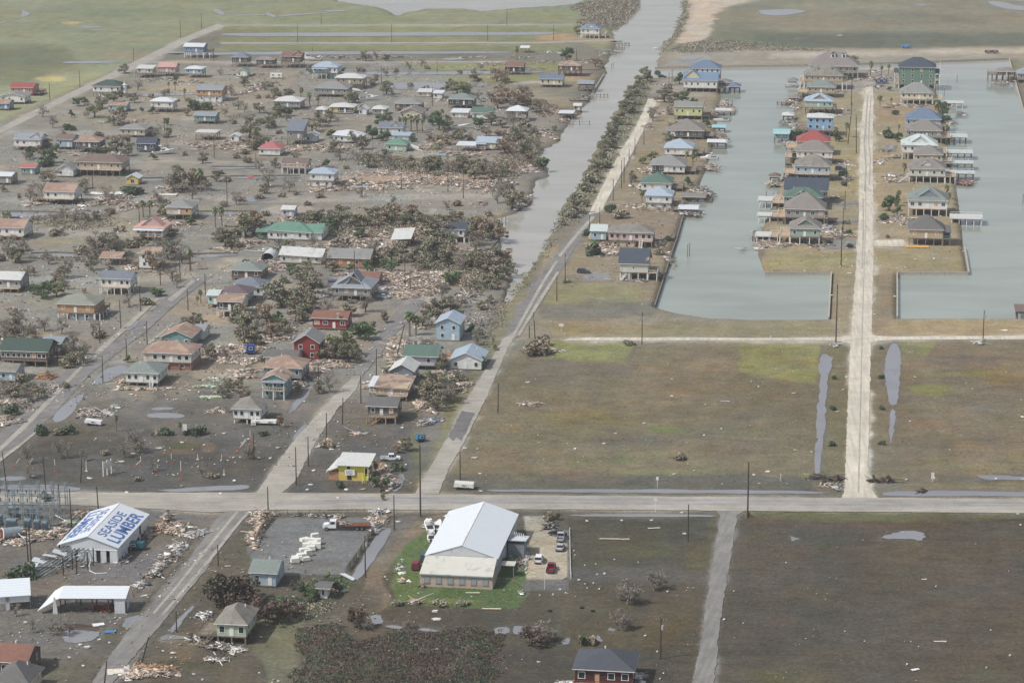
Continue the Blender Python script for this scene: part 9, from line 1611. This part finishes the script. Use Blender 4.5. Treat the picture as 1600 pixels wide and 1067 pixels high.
for (x, y, h_, w_, hd, d_) in ((289,680,3.2,1.3,2.0,'white square sign on the mudflat'),(1024,800,3.6,.8,.8,'small white road sign'),(1027,762,3.0,.7,.9,'small white ditch-side sign'),(877,518,2.6,1.6,.9,'small white field sign'),(1457,753,2.6,.8,1.8,'white leaning ditch sign'),(1204,532,1.6,.3,1.2,'white lane marker'),(851,920,6.0,.1,.1,'white forked post by the gravel lot')):
    o = thing('sign_post', None, 'sign', P(x, y),0); mb = MB(); mb.box(0,0, h_ / 2,.12,.12, h_); mb.build('post', M_WHITE, o); 
    mb = MB(); mb.box(0,-.08, h_ - hd / 2 + .1, w_, .06, hd); mb.build('board', M_WHITE, o)
    if hd < .2:
        mb = MB(); mb.bar((0,0, h_ - .8),(.6,0, h_ + .4),.12); mb.bar((0,0, h_ - .8),(-.6,0, h_ + .4),.12); mb.build('fork', M_WHITE, o)
    pend(o, d_, x, y)
# pilings standing in the water
for (x, y, h_) in ((1074,402,5),(1077,400,5),(1197,314,4),(1208,316,4),(1211,320,3),(1598,318,4),(955,108,3),(958,106,3),(1475,150,4),(1495,128,4),(1565,128,3),(790,352,4),(784,350,4),(1142,174,4),(1144,168,4),(1134,232,4)):
    o = thing('mooring_pile', None, 'mooring pile', P(x, y, WATER_Z),0, 'mooring piles in the water'); mb = MB(); mb.tube([(0,0,-1.5),(.1,0, h_)], [.17,.13], 7); mb.build('timber', M_LATT, o); mb = MB(); mb.tube([(.1,0, h_),(.1,0, h_ + .12)], [.18,.18], 7); mb.build('cap', M_STEEL, o); pend(o, 'thin wooden piling in the water', x, y)
# piers along the far channel
for (x, y, L, w_, rz, d_) in ((972,70,9,2,20,'narrow broken pier'),(965,76,8,2,-30,'short broken pier'),(890,192,20,1.2,-4,'long thin footbridge pier'),(905,158,10,3,10,'low wooden dock'),(938,150,8,2,0,'small bank dock'),(1052,372,6,1.6,80,'wooden walkway on the dark seawall'),(1228,162,9,3,0,'wooden dock beside the gazebos'),(1190,374,7,2,0,'half-sunk dock section'),(770,398,12,2,0,'plank dock with white posts')):
    o = thing('dock', None, 'dock', P(x, y), R(rz)); mb = MB()
    for k in range(int(L / .6)): mb.box(-L / 2 + k * .6 + .3,0,.55 + .03 * (k % 2),.54, w_, .08)
    mb.build('planking', M_WOODG, o); posts_on(o, [(-L / 2 + L * k / 4, s_ * w_ / 2) for k in range(5) for s_ in (-1,1)], 2.8, M_LATT, .12, z0=-1.6); pend(o, d_, x, y)
# small lumps beside the road: tyres, tanks
for (x, y) in ((859,955),(909,950),(926,955)):
    o = thing('tyre', None, 'tyre', P(x, y),0); mb = MB(); mb.tube([(.4 * math.cos(t * .524),.4 * math.sin(t * .524),.22) for t in range(13)], [.13] * 13,6); mb.build('ring', M_TYRE, o); mb = MB(); mb.tube([(0,0,.12),(0,0,.2)], [.3,.3], 10); mb.build('hub', M_BUMP, o); pend(o, 'old tyre on the grass', x, y)
for i in range(4):
    x = (1288,1310,1366,1388)[i]; o = thing('upturned_stump', None, 'stump', P(x, 752), i); mb = MB()
    for k in range(12): a = k * .53; mb.tube([(0,0,.5),(math.cos(a) * .9,.3 * math.sin(a),.9 + math.sin(a) * 1.1)], [.22,.08], 5)
    mb.build('root_plate', M_WOODD, o); mb = MB(); mb.tube([(0,.1,.6),(.4,2.2,.5)], [.35,.25], 8); mb.build('trunk', M_BARK, o); pend(o, 'dark upturned tree stump', x, 752)


finish_labels()
